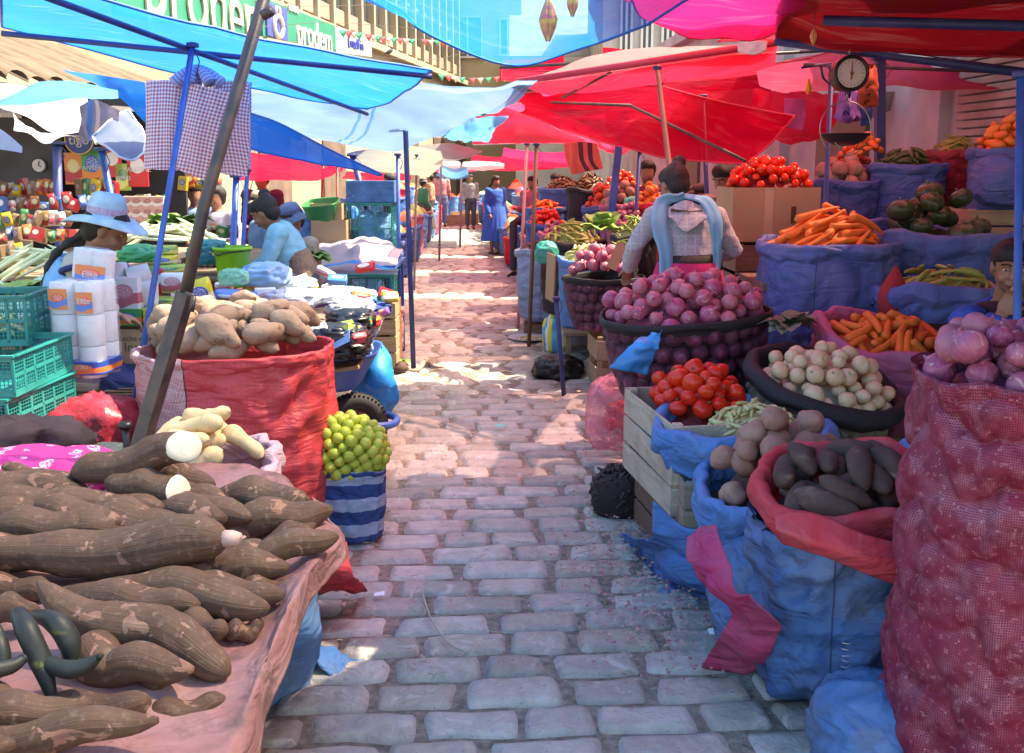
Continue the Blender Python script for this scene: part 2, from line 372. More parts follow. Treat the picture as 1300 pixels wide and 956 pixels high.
# green bank signs
m_green=plain('sign_green',(.015,.19,.12),.4,.12,2,.1); m_white=plain('white_paint',(.60,.59,.56),.5,.06,3,.1); m_signblue=plain('sign_blue',(.05,.07,.36),.4,.1,2,.1); m_cloudw=plain('banner_white',(.48,.49,.46),.5,.12,2,.1,col2=(.25,.38,.33))
def facing(px0,px1,pyt,pyb,Y0,Y1):
    """board between two verticals; returns centre bottom frame"""
    pass
def board(name,label,cat,A,B,zb0,zt0,zb1,zt1,mat,thick=.08,group=None):
    """upright board whose left edge is at A and right edge at B (xy), bottoms and tops given"""
    A=np.array(A);B=np.array(B); L=np.linalg.norm(B-A); yaw=math.atan2(B[1]-A[1],B[0]-A[0]); 
    t=thing(name,label,cat,(*((A+B)/2),0),yaw,group)
    V=[(-L/2,-thick/2,zb0),(L/2,-thick/2,zb1),(L/2,-thick/2,zt1),(-L/2,-thick/2,zt0),(-L/2,thick/2,zb0),(L/2,thick/2,zb1),(L/2,thick/2,zt1),(-L/2,thick/2,zt0)]
    m=MB(); m.add(V,[(0,1,2,3),(5,4,7,6),(0,4,5,1),(1,5,6,2),(2,6,7,3),(3,7,4,0)]); m.build('board',mat,t,smooth=False); return t,L
# sign with logo: image corners (345,2)-(424,32) top ; bottom (345,46)-(424,62)
a0=at(330,2,24.); a1=at(424,33,28.5); 
zt0=at(330,-4,24.)[2]; zb0=at(330,46,24.)[2]; zt1=at(424,33,28.5)[2]; zb1=at(424,64,28.5)[2]
sg,L=board('bank_sign','green bank sign with a blue logo panel, right of the long green sign','sign',a0[:2],a1[:2],zb0,zt0,zb1,zt1,m_green)
m=MB(); m.box((-L/2+L*.16,-.06,(zb0+zt0)/2-.02),(L*.25,.05,(zt0-zb0)*.86)); m.build('logo_panel',m_signblue,sg,smooth=False)
zc=(zb0+zt0)/2-.05; q=L*.25
th=np.linspace(0,2*PI,25); m=MB()
m.tube(np.stack([-L/2+L*.16+.24*np.cos(th),np.full(25,-.1),zc-.08+.24*np.sin(th)],1),.06,8)
m.tube([(-L/2+L*.16-.12,-.1,zc+.2),(-L/2+L*.16-.06,-.1,zc+.36),(-L/2+L*.16+.08,-.1,zc+.36),(-L/2+L*.16+.13,-.1,zc+.2)],.045,8)
m.build('logo',m_white,sg)
text_part('prodem',1.02,m_white,sg,(L*.17,-.06,(zb0+zt0+zb1+zt1)/4-.12),(PI/2,0,0),.02,sx=.72)
text_part('FONDO',.24,m_white,sg,(-L*.12,-.06,(zb0+zt0)/2+.42),(PI/2,0,0),.02,sx=.7)
a0=at(424,34,28.6); a1=at(470,47,31.); 
sg2,L2=board('small_sign','white and pale green sign joined to the right end of the green bank sign','sign',a0[:2],a1[:2],at(424,66,28.6)[2],at(424,34,28.6)[2],at(470,72,31.)[2],at(470,47,31.)[2],m_cloudw)
text_part('EntelFin',.42,m_signblue,sg2,(.05,-.06,(at(447,56,29.8)[2])),(PI/2,0,0),.02,sx=.8)
a0=at(140,-60,17.); a1=at(330,0,24.)
sg3,L3=board('long_sign','large green sign with pale lettering hanging above the near blue tarpaulin','sign',a0[:2],a1[:2]-np.array([.1,.2]),at(140,20,17.)[2],at(140,-50,17.)[2],at(328,46,24.)[2],at(328,-10,24.)[2],m_green)
text_part('prodem',2.1,plain('sign_cream',(.45,.40,.30),.5,.1,3,.1),sg3,(L3*.12,-.07,at(265,8,20.5)[2]+.12),(PI/2,.0,0),.02,sx=.98)
# --- cream building at the end and buildings right of it ---
def house(name,label,x0,x1,Y,depth,h,mat,wins,roof=None,yaw=0):
    t=thing(name,label,'building',((x0+x1)/2,Y,0),yaw); w=x1-x0
    m=MB(); m.box((0,depth/2,h/2),(w,depth,h)); m.box((0,depth/2-.1,h+.12),(w+.4,depth+.4,.24),bev=.03); m.build('wall',mat,t,smooth=False)
    for (wx,wz,ww,wh) in wins:
        m=MB(); m.box((wx,-.02,wz),(ww,.06,wh)); o=m.build('window',m_glass,t,smooth=False)
        m=MB()
        for sx in(-1,0,1): m.box((wx+sx*ww/2,-.08,wz),(.09,.1,wh+.1))
        m.box((wx,-.08,wz+wh/2),(ww+.1,.105,.09)); m.box((wx,-.1,wz-wh/2-.04),(ww+.3,.2,.1)); m.build('frame',m_white,o,smooth=False)
    if roof:
        m=MB(); m.add([(-w/2-.3,-.3,h+.25),(w/2+.3,-.3,h+.25),(w/2+.3,depth+.3,h+.25),(-w/2-.3,depth+.3,h+.25),(-w/2-.3,depth/2,h+roof),(w/2+.3,depth/2,h+roof)],[(0,1,5,4),(1,2,5),(2,3,4,5),(3,0,4),(0,3,2,1)]); m.build('roof',plain('tin_roof',(.32,.25,.20),.7,.3,2,.3),t,smooth=False)
    return t
house('corner_building','cream plastered building with white framed windows closing the end of the street',at(574,60,54)[0],at(662,60,54)[0],54,9,12.5,m_cream,[(-1.0,8.3,1.5,2.),(-1.0,4.6,1.5,1.8),(1.1,8.3,.8,1.8),(1.1,4.6,.8,1.8)])
house('far_building','pale building with shallow tin roof behind the red awnings right of the street end',at(655,60,46)[0],at(765,60,46)[0]+1,46,8,6.2,plain('grey_plaster',(.52,.48,.42),.85,.2,1,.2),[(-1.5,5.,1.,1.2),(1.2,5.,1.,1.2)],roof=2.6)
house('shuttered_building','grey building with a row of narrow windows above the red awnings',at(765,60,40)[0],at(765,60,40)[0]+9,40,8,9.5,plain('grey_plaster2',(.47,.45,.42),.85,.3,1,.3),[(-3.6+k*.8,6.6,.4,2.6) for k in range(9)])
# --- right whitewashed wall ---
m_wall=plain('whitewash_stained',(.50,.52,.56),.85,.5,1.6,.4,10,.01,col2=(.34,.35,.38))
t=thing('whitewashed_building','stained whitewashed building with a corrugated roller shutter behind the right stalls','building',(0,0,0),-math.atan2(SD[0],SD[1]))
m=MB(); m.box((3.9,14,1.75),(.4,28,3.5)); m.box((3.66,7.6,1.75),(.12,.5,3.5),bev=.01); m.box((3.66,11.2,1.75),(.14,.5,3.5),bev=.01); m.box((3.88,14,3.58),(.7,28.2,.16),bev=.01); m.build('wall',m_wall,t,smooth=False)
m=MB()
for k in range(42): m.box((3.67,6.35,.1+k*.058),(.03,1.7,.05),bev=.008)
sh=m.build('roller_shutter',plain('galvanised_shutter',(.36,.37,.39),.45,.3,3,.2,30,.003,metal=.3),t,smooth=False)
m=MB(); m.box((3.64,6.35,2.68),(.14,1.9,.3),bev=.01); m.build('shutter_box',m_wall,t,smooth=False)
for yy in (9.4,12.8,15.5): 
    m=MB(); m.box((3.68,yy,1.1),(.05,1.2,2.2)); m.build('door',plain('brown_door',(.16,.12,.10),.6,.3,3,.3),t,smooth=False)
# --- left near shop: tiled roof and wall ---
t=thing('tiled_roof_house','low house with a weathered clay tile roof at the far left','building',(-5.6,9.2,0),R(-4))
m=MB(); m.box((-1.2,2.3,1.25),(2.4,9.6,2.5)); m.build('wall',plain('brown_wall',(.20,.17,.15),.9,.4,1.5,.3),t,smooth=False)
m=MB()
for k in range(24):
    y=-2.4+k*.4
    P=[]; 
    for s_ in np.linspace(0,1,7):
        a=np.linspace(0,PI,7); zz=2.5+.9*(1-s_)+.02*math.sin(k*3.1+s_*9)
        P.append(np.stack([np.full(7,-1.9+s_*2.2),y+.2*np.cos(a),zz+.09*np.sin(a)+.03*(s_*7%1)],-1))
    m.grid(np.array(P))
m.build('roof',plain('clay_tile',(.14,.09,.06),.9,.5,6,.5,30,.01,col2=(.08,.065,.05)),t)
m=MB(); m.box((-1.4,-2.6,3.3),(3.,.1,1.6)); 
for k in range(12): m.box((-2.6+k*.24,-2.66,3.3),(.05,.04,1.6))
m.build('upper_boards',wood('old_boards',(.25,.2,.15),(.12,.1,.09),2),t,smooth=False)
# ================= TARPAULINS =================
BL=(.006,.36,.78); RD=(.72,.015,.05)
mt_blue=tarp('tarp_blue',(.001,.22,.86),.55,.05,tcol=(.6,.75,.95)); mt_blue_top=tarp('tarp_blue_overhead',(.001,.27,.84),.56,.30,tcol=(1,.93,.88)); mt_blue2=tarp('tarp_light_blue',(.12,.42,.78),.5,.08)
mt_red=tarp('tarp_red',(.84,.004,.06),.66,.10,tcol=(.98,.30,.36)); mt_pink=tarp('tarp_pink',(.90,.06,.17),.66,.14,tcol=(1,.6,.65)); mt_pale=tarp('tarp_pale_pink',(.88,.48,.48),.66,.12,tcol=(1,.8,.8))
mt_dred=tarp('tarp_dark_red',(.22,.004,.01),.10,.01,tcol=(.8,.15,.15)); mt_mag=tarp('tarp_magenta',(.72,.02,.17),.55,.06)
mt_wb=tarp('tarp_white_blue',(.20,.36,.64),.42,.08,stripes=[(0,.9,.012,(.05,.2,.5)),(0,1.0,.012,(.05,.2,.5)),(0,2.2,.012,(.05,.2,.5)),(0,2.3,.012,(.05,.2,.5)),(1,.08,.05,(.25,.45,.75))])
mt_grey=tarp('tarp_grey',(.20,.19,.20),.35,.02); mt_white=tarp('tarp_white',(.55,.57,.62),.4,.05); mt_grb=tarp('umbrella_slate',(.16,.20,.32),.3,.02); mt_olive=tarp('tarp_olive_grey',(.26,.25,.21),.35,.02)
m_hemblue=plain('hem_blue',(.01,.13,.62),.5,.1,5,.1); m_hemred=plain('hem_red',(.55,.02,.06),.5,.1,5,.1)
def quad(A,B,C,D,n=5,sag=.0,es=.0,peak=0.):
    """A-B top edge, D-C bottom edge -> control grid"""
    out=[]
    for i in range(n):
        v=i/(n-1); r=[]
        for j in range(n):
            u=j/(n-1); p=(np.array(A)*(1-u)+np.array(B)*u)*(1-v)+(np.array(D)*(1-u)+np.array(C)*u)*v
            p=p.copy(); p[2]-=sag*16*u*(1-u)*v*(1-v)+es*4*max(u*(1-u)*(1-4*v*(1-v)),v*(1-v)*(1-4*u*(1-u)))-peak*(1-2*max(abs(u-.5),abs(v-.5)))
            r.append(p)
        out.append(r)
    return out
def sheet(name,label,cat,ctrl,mat,wr=.012,ws=2.,seed=0,stretch=(1,1,1),hem=None,n=9,group=None,bars=(),barm=None,barr=.013):
    P,UV=patch(ctrl,n,wr,ws,seed,stretch=stretch); o0=P[P.shape[0]//2,P.shape[1]//2]
    root=thing(name,label,cat,o0,0,group)
    m=MB(); m.grid(P-o0,False,UV); m.build('sheet',mat,root)
    if hem is not None:
        m=MB(); ed=np.concatenate([P[0,:],P[1:,-1],P[-1,-2::-1],P[-2::-1,0]]); m.tube(ed[::2]-o0,.006,6); m.build('hem',hem,root)
    for (a,b) in bars:
        m=MB(); m.tube([np.array(a)-o0,np.array(b)-o0],barr,8); m.build('rib',barm or m_dblue,root,smooth=True)
    return root
A_,B_,C_,D_=at(2,38,4.7),at(466,141,6.9),at(548,93,5.0),at(0,-33,3.3)
sheet('blue_tarpaulin','bright blue tarpaulin stretched on crossed ribs over the left stalls, checked cloths hanging below it','tarpaulin',quad(D_,C_,B_,A_,5,.05,.03,.10),mt_blue,.018,1.6,2,(1,1,1),m_hemblue,bars=[(A_-[0,0,.015],C_-[0,0,.015]),(D_-[0,0,.02],B_-[0,0,.02])])
# central overhead
rows=[[at(468,-8,3.9),at(560,44,4.4),at(642,74,4.7),at(712,65,4.6),at(822,22,4.2)],
 [(-1.7,3.0,2.42),(-.4,3.1,2.28),(.1,3.1,2.24),(.5,3.1,2.26),(.95,3.1,2.36)],
 [(-1.9,1.4,2.55),(-.5,1.4,2.4),(.1,1.4,2.36),(.6,1.4,2.38),(1.1,1.4,2.48)],
 [(-1.9,-.6,2.6),(-.5,-.6,2.5),(.1,-.6,2.46),(.7,-.6,2.48),(1.2,-.6,2.56)]]
sheet('blue_tarpaulin','sky blue tarpaulin sagging over the middle of the street at the top','tarpaulin',rows,mt_blue_top,.03,1.3,5,(1,.5,1),m_hemblue)
# white and blue tarp
rows=[[at(300,118,6.3),at(400,120,6.6),at(510,108,6.9),at(600,116,7.0),at(682,108,6.6)],
 [at(300,150,6.8),at(400,150,7.1),at(500,150,7.4),at(585,138,7.4),at(668,122,6.9)],
 [at(310,162,7.3),at(400,176,7.8),at(500,186,8.0),at(575,162,7.7),at(640,142,7.2)],
 [at(320,165,7.8),at(410,182,8.5),at(500,196,8.6),at(562,176,8.0),at(615,150,7.6)]]
sheet('white_tarpaulin','white and pale blue tarpaulin with dark stripes sagging in folds over the left row','tarpaulin',rows,mt_wb,.05,1.7,8,(1,1,1),None)
rows=[[at(575,150,7.9),at(600,150,7.8),at(640,150,7.6)],[at(570,168,8.0),at(600,172,7.9),at(628,165,7.7)],[at(560,182,8.2),at(595,186,8.1),at(615,183,7.9)]]
sheet('blue_cloth','crumpled denim blue cloth hanging from the end of the white tarpaulin','cloth',rows,mt_blue2,.06,4,11,(2,1,1))
rows=[[at(318,146,6.6),at(360,160,6.9),at(420,190,7.4),at(486,222,7.9)],[at(316,168,6.7),at(360,185,7.0),at(415,205,7.4),at(484,223,7.9)],[at(314,190,6.8),at(360,202,7.1),at(410,212,7.5),at(483,224,7.9)]]
sheet('blue_awning','pointed blue awning ending in a tied tip beside the thin pole','awning',rows,mt_blue,.03,2,12,(1,1,1),m_hemblue)
rows=[[at(300,130,7),at(340,150,7.2),at(384,172,7.3)],[at(300,142,7),at(340,162,7.2),at(384,180,7.3)]]
sheet('patched_sheet','speckled white and blue plastic strip above the pointed blue awning','plastic sheet',rows,mt_blue2,.03,3,13)
rows=[[at(300,190,11),at(360,196,11.5),at(424,208,12)],[at(300,208,10),at(360,212,10.4),at(436,214,11)],[at(300,226,9.2),at(360,226,9.4),at(402,226,9.6)]]
sheet('red_awning','red awning over the stalls behind the woman in pale blue','awning',rows,mt_red,.03,2,14)
rows=[[at(440,192,13),at(500,182,13.5),at(560,190,14),],[at(450,205,12),at(500,205,12.4),at(562,207,13)],[at(466,214,11.4),at(505,217,11.6),at(545,222,11.8)]]
sheet('olive_awning','olive grey awning over the middle of the left row','awning',rows,mt_olive,.03,2,15)
rows=[[at(530,184,16),at(570,180,16.5),at(612,190,17)],[at(540,197,15.4),at(575,205,15.6),at(613,192,16)]]
sheet('dark_grey_awning','dark grey awning behind the olive one at the left of the street','awning',rows,mt_grey,.03,2,16)
rows=[[at(556,203,22),at(600,204,22),at(640,205,22)],[at(556,214,20),at(600,216,20),at(640,213,20)]]
sheet('pale_awning','small pale awning far down the street','awning',rows,mt_white,.03,2,17)
for k,(x0,x1,y0,y1,Y,mm,lb) in enumerate([(600,700,196,214,26,mt_red,'red awning low over the far end of the street'),(540,600,206,216,30,mt_pink,'pink awning in the distance behind the walking man'),(560,592,208,222,17,mt_blue2,'light blue umbrella top in the distance'),(440,520,216,226,24,mt_red,'red awning in the distance below the olive one'),(640,760,186,206,14,mt_mag,'dark pink awning over the right row in the distance')]):
    sheet('far_awning',lb,'awning',quad(at(x0,y0,Y*1.1),at(x1,y0+2,Y*1.1),at(x1+5,y1,Y),at(x0-6,y1-1,Y),4,.15,.05),mm,.03,2,20+k)
# --- right side reds ---
rows=[[at(655,104,7.2),at(720,80,7.4),at(790,62,7.6),at(880,56,7.4),at(985,50,6.6)],[at(656,104,6.9),at(730,97,6.7),at(830,82,6.4),at(920,67,6.1),at(990,53,5.8)]]
bars=[(at(656,104,6.9),at(990,53,5.8))]
sheet('pale_awning','sunlit whitish pink awning on a long pole left of the dark red canopy','awning',rows,mt_pale,.02,2,30,bars=bars,barm=m_hemred,barr=.022)
rows=[[at(656,106,6.92),at(730,99,6.72),at(830,84,6.42),at(920,69,6.12),at(990,55,5.82)],[at(676,118,7.1),at(740,112,7),at(830,100,6.9),at(920,88,6.7),at(985,78,6.5)],[at(690,126,7.4),at(745,121,7.3),at(830,112,7.2),at(920,100,7.1),at(985,90,7.0)]]
sheet('pink_awning','pink awning hanging under the whitish awning','awning',rows,mt_pink,.04,2,31,bars=[(at(775,92,6.6),at(714,124,7.3))],barm=m_rust,barr=.01)
rows=[[at(650,118,9.2),at(735,112,8.4),at(815,104,7.8),at(905,124,7.0),at(1006,144,6.4)],[at(655,128,9.1),at(735,134,8.2),at(810,146,7.4),at(905,160,6.8),at(985,168,6.4)],[at(664,137,9.),at(735,160,8),at(800,178,7.2),at(880,190,6.8),at(958,196,6.4)],[at(656,140,9.0),at(735,170,7.9),at(810,192,7.1),at(880,203,6.75),at(946,205,6.4)]]
sheet('red_awning','large saggy red awning just above the woman in the grey hoodie','awning',rows,mt_red,.035,1.6,33,(1,1,1),m_hemred,bars=[(at(700,130,8.6),at(800,134,7.5)),(at(800,134,7.5),at(946,204,6.4))],barm=m_rust,barr=.011)
rows=[[at(610,150,12),at(655,132,10),at(735,158,10),at(800,180,9)],[at(600,166,12),at(655,156,11),at(735,176,10.5),at(800,192,9.5)],[at(600,184,12),at(655,182,11),at(735,184,10.6),at(780,196,9.8)]]
sheet('pink_awning','bright pink awning behind the saggy red one in the middle distance','awning',rows,mt_pink,.03,2,34,hem=m_white)
rows=[[at(640,76,30),at(680,74,30),at(716,70,30)],[at(640,98,30),at(680,97,30),at(716,95,30)]]
sheet('red_banner','plain red banner hanging high in front of the cream building','banner',rows,mt_red,.05,.7,35)
rows=[[at(770,-30,3.6),at(880,-30,3.5),at(980,-30,3.4),at(1060,-30,3.4)],[at(798,8,4.5),at(880,26,4.6),at(970,28,4.5),at(1050,-8,4.0)],[at(828,28,5.2),at(880,55,5.3),at(970,55,5.2),at(1042,6,4.6)]]
sheet('magenta_tarpaulin','crimson and magenta tarpaulin sagging at the top right of the street','tarpaulin',rows,mt_mag,.05,1.6,36,(1,1,2),m_hemred)
rows=[[(.8,.6,2.55),(1.8,.6,2.55),(3.6,.6,2.5)],[(.8,2.0,2.52),(1.7,2.0,2.5),(3.6,2.0,2.45)],[at(940,-60,3.0),at(1200,-60,3.0),(3.6,3.0,2.35)],[at(1000,-20,3.4),at(1150,-10,3.4),(3.6,3.5,2.3)],[at(990,20,4.6),at(1130,28,4.4),(3.6,4.4,2.25)],[at(984,50,5.2),at(1130,78,5.0),(3.6,4.9,2.1)]]
sheet('dark_red_canopy','dark red canopy over the near right stalls with a blue beam under it','canopy',rows,mt_dred,.04,1.5,37,(1,1,1),m_hemred,bars=[(at(1045,26,4.4),at(1345,34,4.1)),(at(984,52,5.2),at(1345,98,4.72))],barm=m_dblue,barr=.022)
sheet('black_cover','dark upper cover lying over the dark red canopy','cover',[[at(1040,-60,2.7)+[0,0,.12],at(1380,-60,2.5)+[0,0,.12]],[at(1120,30,4.4)+[0,0,.1],at(1380,40,4.1)+[0,0,.1]]],mt_grey,.03,1,38)
rows=[[at(960,84,8),at(1060,66,8),at(1180,74,7.8),at(1330,80,7.4)],[at(962,98,7.7),at(1060,90,7.6),at(1180,96,7.4),at(1330,92,7)],[at(965,110,7.4),at(1060,113,7.3),at(1170,108,7),at(1260,110,6.8)]]
sheet('pink_awning','bright translucent pink awning behind the hanging scale','awning',rows,mt_pink,.04,1.8,39,bars=[(at(1020,82,7.2),at(1290,92,6.9))],barm=m_rust,barr=.012)
rows=[[at(955,112,8.4),at(1000,113,8.4),at(1065,113,8.2)],[at(960,150,8.2),at(1000,160,8.2),at(1060,150,8)],[at(975,168,8.1),at(1010,178,8.1),at(1050,172,8)]]
sheet('red_curtain','red cloth drooping behind the hanging scale','cloth',rows,mt_red,.06,3,40,(2,1,1))
rows=[[at(996,124,7.9),at(1024,126,7.9)],[at(996,146,7.9),at(1023,150,7.9)],[at(994,160,7.9),at(1019,165,7.9)]]
sheet('purple_cloth','small purple cloth pinned in front of the red curtain','cloth',rows,plain('purple_cloth',(.36,.12,.34),.8,.2),.02,5,41)
rows=[[at(716,182,8.6),at(740,180,8.6),at(758,182,8.6)],[at(718,200,8.6),at(740,202,8.6),at(764,206,8.6)],[at(726,222,8.6),at(745,218,8.6),at(766,214,8.6)]]
sheet('hanging_cloth','coral and dark striped cloth hanging behind the blue square post','cloth',rows,tarp('coral_cloth',(.72,.14,.12),.3,.0,stripes=[(0,.14,.02,(.1,.03,.05)),(0,.22,.02,(.1,.03,.05))]),.03,5,42,(3,1,.3))
# --- small left shades ---
rows=[[at(-20,128,5.4),at(70,96,5.6),at(150,112,5.8)],[at(-20,134,5.2),at(70,122,5.2),at(150,118,5.5)]]
sheet('light_blue_awning','faded light blue awning at the far left below the bright blue tarpaulin','awning',rows,mt_blue2,.03,2,50)
rows=[[at(80,84,5.8),at(130,95,6),at(182,104,6)],[at(112,100,5.9),at(140,114,6),at(184,156,6)]]
sheet('blue_flap','narrow blue flap between the left awnings','awning',rows,mt_blue,.03,3,51)
rows=[[at(-20,100,8),at(60,112,8),at(110,120,8)],[at(-10,132,7),at(60,130,7.2),at(112,132,7.4)],[at(30,140,6.4),at(70,166,6.6),at(108,164,6.8)]]
sheet('white_awning','white overexposed shade cloth at the left behind the light blue awning','awning',rows,mt_white,.02,2,52)
rows=[[at(20,136,6.2),at(50,160,6.3),at(105,172,6.5)],[at(22,160,6.1),at(55,176,6.2),at(105,170,6.4)]]
sheet('grey_plastic','crumpled grey plastic strip hanging under the white shade','plastic sheet',rows,clear('grey_clear',(.5,.54,.6),.5),.05,6,53)
rows=[[at(-25,150,4.2),at(0,158,4.2),at(30,184,4.2)],[at(-25,186,4.0),at(0,190,4.0),at(28,194,4.1)]]
sheet('white_umbrella_edge','edge of a white umbrella with violet lining at the far left','umbrella',rows,mt_white,.02,2,54)
rows=[[at(100,134,5.6),at(118,126,5.6),at(150,140,5.6)],[at(100,160,5.6),at(120,158,5.6),at(146,160,5.6)],[at(98,184,5.6),at(106,180,5.6),at(120,176,5.6)]]
sheet('striped_cloth','mauve striped cloth hanging beside the slate blue umbrella','cloth',rows,tarp('mauve_cloth',(.34,.25,.32),.3,.0,stripes=[(0,.06,.012,(.1,.2,.45)),(0,.1,.012,(.7,.4,.35))]),.03,5,55,(3,1,1))
rows=[[at(116,172,5.5),at(140,150,5.6),at(164,136,5.8)],[at(122,178,5.3),at(160,180,5.4),at(184,170,5.6)],[at(126,178,5.2),at(165,200,5.2),at(184,192,5.4)]]
sheet('slate_umbrella','folded slate blue umbrella tilted beside the checked cloths','umbrella',rows,mt_grb,.02,3,56,hem=m_white)
# ================= POSTS =================
def post(label,p0,p1,Y0,Y1,wpx,mat,sq=False,toground=True,group='posts holding up the tarpaulins',name='post'):
    a=at(*p0,Y0); b=at(*p1,Y1); r=wpx*mpp(p1[1],(Y0+Y1)/2)/2
    if toground:
        d=b-a; k=(0-a[2])/d[2]; b=a+d*k
    t=thing(name,label,'post',b); m=MB(); a2=a-b
    if sq:
        L=np.linalg.norm(a2); ax=a2/L; u=np.cross(ax,[0,1,.0]);u/=np.linalg.norm(u); w=np.cross(u,ax)
        V=[];
        for q in (np.zeros(3),a2):
            for (i,j) in((-1,-1),(1,-1),(1,1),(-1,1)): V.append(q+u*i*r+w*j*r)
        m.add(V,[(0,1,5,4),(1,2,6,5),(2,3,7,6),(3,0,4,7),(4,5,6,7),(3,2,1,0)])
    else: m.tube([np.zeros(3),a2*.5,a2],[r,r,r*.97],12)
    m.build('shaft',mat,t,smooth=not sq)
    m=MB(); m.box(a2*.995,(r*3.2,r*3.2,.02),bev=.004); m.tube([a2*.985+np.array([r,0,0]),a2*.985+[r*2.5,-r,-.05],a2*.985+[r*1.2,-r,-.11]],.003,5); m.build('top_tie',m_dblue,t)
    return t
post('bright blue post standing in front of the hanging checked cloths',(245,54),(205,300),4.45,4.35,8,m_blue)
post('thin dark blue pole at the left edge of the open street',(514,141),(525,470),7.75,7.75,6.5,m_dblue)
post('thin blue post behind the left end of the plastic covered table',(505,195),(507,372),8.6,8.6,5,m_blue)
post('slim blue post just left of the green bucket',(300,222),(296,315),6.3,6.3,8.5,m_blue)
post('slimmer blue post behind the green bucket',(314,215),(310,290),6.8,6.8,6,m_blue)
post('short blue post beside the slate umbrella',(128,188),(142,255),5.7,5.7,9,m_blue)
post('dark blue post beside the grey canvas shop front',(72,180),(74,252),7.,7.,11,m_dblue)
post('dark blue diagonal post behind the blue wooden crate',(447,196),(462,252),9.2,9.2,8,m_dblue)
post('thick blue square post under the saggy red awning',(791,134),(777,262),9.2,9.1,9,m_blue,sq=True)
post('thin brown pole propping the whitish pink awning',(834,84),(850,212),6.35,5.9,7,m_brown)
post('dark blue square post right of the hanging scale',(1117,72),(1117,205),7.1,7.1,11,m_dblue,sq=True)
post('slim blue post behind the hanging scale',(1056,82),(1050,212),5.6,5.6,6.5,m_dblue)
post('brown thin pole in front of the far blue sack',(681,182),(676,318),8.8,8.8,5,m_brown)
post('pinkish thin pole left of the far blue sack',(669,182),(661,345),9.8,9.8,4,plain('pink_pole',(.55,.28,.28),.6,.2))
post('blue post at the right edge beside the eating boy',(1296,90),(1291,440),2.95,2.85,10,m_blue)
post('blue post behind the tomato box',(892,120),(897,240),7.6,7.6,6,m_dblue)
post('dark post among the far right stalls',(812,190),(808,262),8.4,8.4,5,m_dblue)
post('blue post among the far right stalls',(984,200),(984,262),7.2,7.2,7,m_blue)
post('wooden post under the red awning in the left distance',(410,205),(409,262),11,11,4,m_brown)
post('second wooden post under the red awning in the left distance, further left',(428,208),(428,262),10.6,10.6,3.5,m_brown)
for k,(x,y,Y) in enumerate([(529,196,13),(560,200,17),(586,205,20)]): post(['grey pole left of the walking man','grey pole in front of the walking man','thin grey pole in the far street, right of the walking man'][k],(x,y),(x-1,y+55),Y,Y,3,plain('grey_pole',(.3,.28,.3),.5,.2))
# leaning dark pole
a=at(372,-130,3.2); b=at(258,265,3.05); c=at(236,372,3.0); d=at(180,560,2.95)
bb=d+(d-c)*((0-d[2])/(d[2]-c[2]))
t=thing('leaning_pole','dark leaning steel pole in front of the left stalls, square below and round above','pole',bb)
m=MB(); m.tube([c-bb-(b-c)*.1,b-bb,a-bb],.019,14); m.build('upper_tube',m_rust,t)
r=.021; ax=(c-bb)/np.linalg.norm(c-bb); u=np.cross(ax,[.35,1,.0]);u/=np.linalg.norm(u); w=np.cross(u,ax); V=[]
for q in (np.zeros(3),c-bb):
    for (i,j) in((-1,-1),(1,-1),(1,1),(-1,1)): V.append(q+u*i*r+w*j*r)
m=MB(); m.add(V,[(0,1,5,4),(1,2,6,5),(2,3,7,6),(3,0,4,7),(4,5,6,7),(3,2,1,0)]); m.build('lower_profile',plain('black_square_steel',(.022,.017,.02),.35,.5,20,.5,50,.002,col2=(.09,.045,.035)),t,smooth=False)
m=MB(); q=at(246,376,2.94)-bb; m.tube([q,at(243,396,2.93)-bb],.008,8); m.tube([at(236,372,2.96)-bb,q],.006,8); m.build('locking_screw',m_rust,t)
m=MB(); q=at(334,20,3.1)-bb; m.tube([q,q+[.03,-.01,.015]],.016,10); m.build('clamp',m_rust,t)
# wires and bunting
def wire(pts,label,r=.006):
    pts=catmull([np.array(p) for p in pts],8); m=MB(); m.tube(pts-pts[0],r,5); o=m.build('wire',m_rust,loc=pts[0]); tag(o,label,'wire','wires strung above the street'); return pts
wire([at(330,8,20),at(480,6,24),at(640,-4,30)],'dark wire crossing high above the green signs')
wire([at(330,34,20),at(450,30,26),at(620,45,40)],'dark wire in front of the building fins')
wire([at(455,66,21.5),at(494,74,23.2),at(560,74,27),at(640,52,34)],'dark wire dipping across the fins')
def bunting(label,pts,n,cols,s):
    P=catmull([np.array(p) for p in pts],10); t=thing('bunting',label,'bunting',P[0]); m=MB(); m.tube(P-P[0],.006,5); m.build('string',m_rust,t)
    for k in range(n):
        q=P[int((k+.5)/n*(len(P)-1))]-P[0]; m=MB(); m.add([q+[-s,0,0],q+[s,0,0],q+[.1*s,.04,-1.7*s],q+[0,-.05,-.8*s]],[(0,1,3),(0,3,2),(3,1,2)]); m.build('flag',cols[k%len(cols)],t,smooth=False)
fc=[plain('flag_green',(.05,.45,.25),.7,.1),plain('flag_red',(.75,.12,.15),.7,.1),plain('flag_pale',(.75,.55,.5),.7,.1)]
bunting('string of small red and green pennants in front of the cream building',[at(556,94,30),at(600,99,32),at(650,96,34)],9,fc,.11)
bunting('string of faded pennants across the fins of the concrete building',[at(435,38,22),at(500,48,26),at(575,52,32)],18,fc,.10)
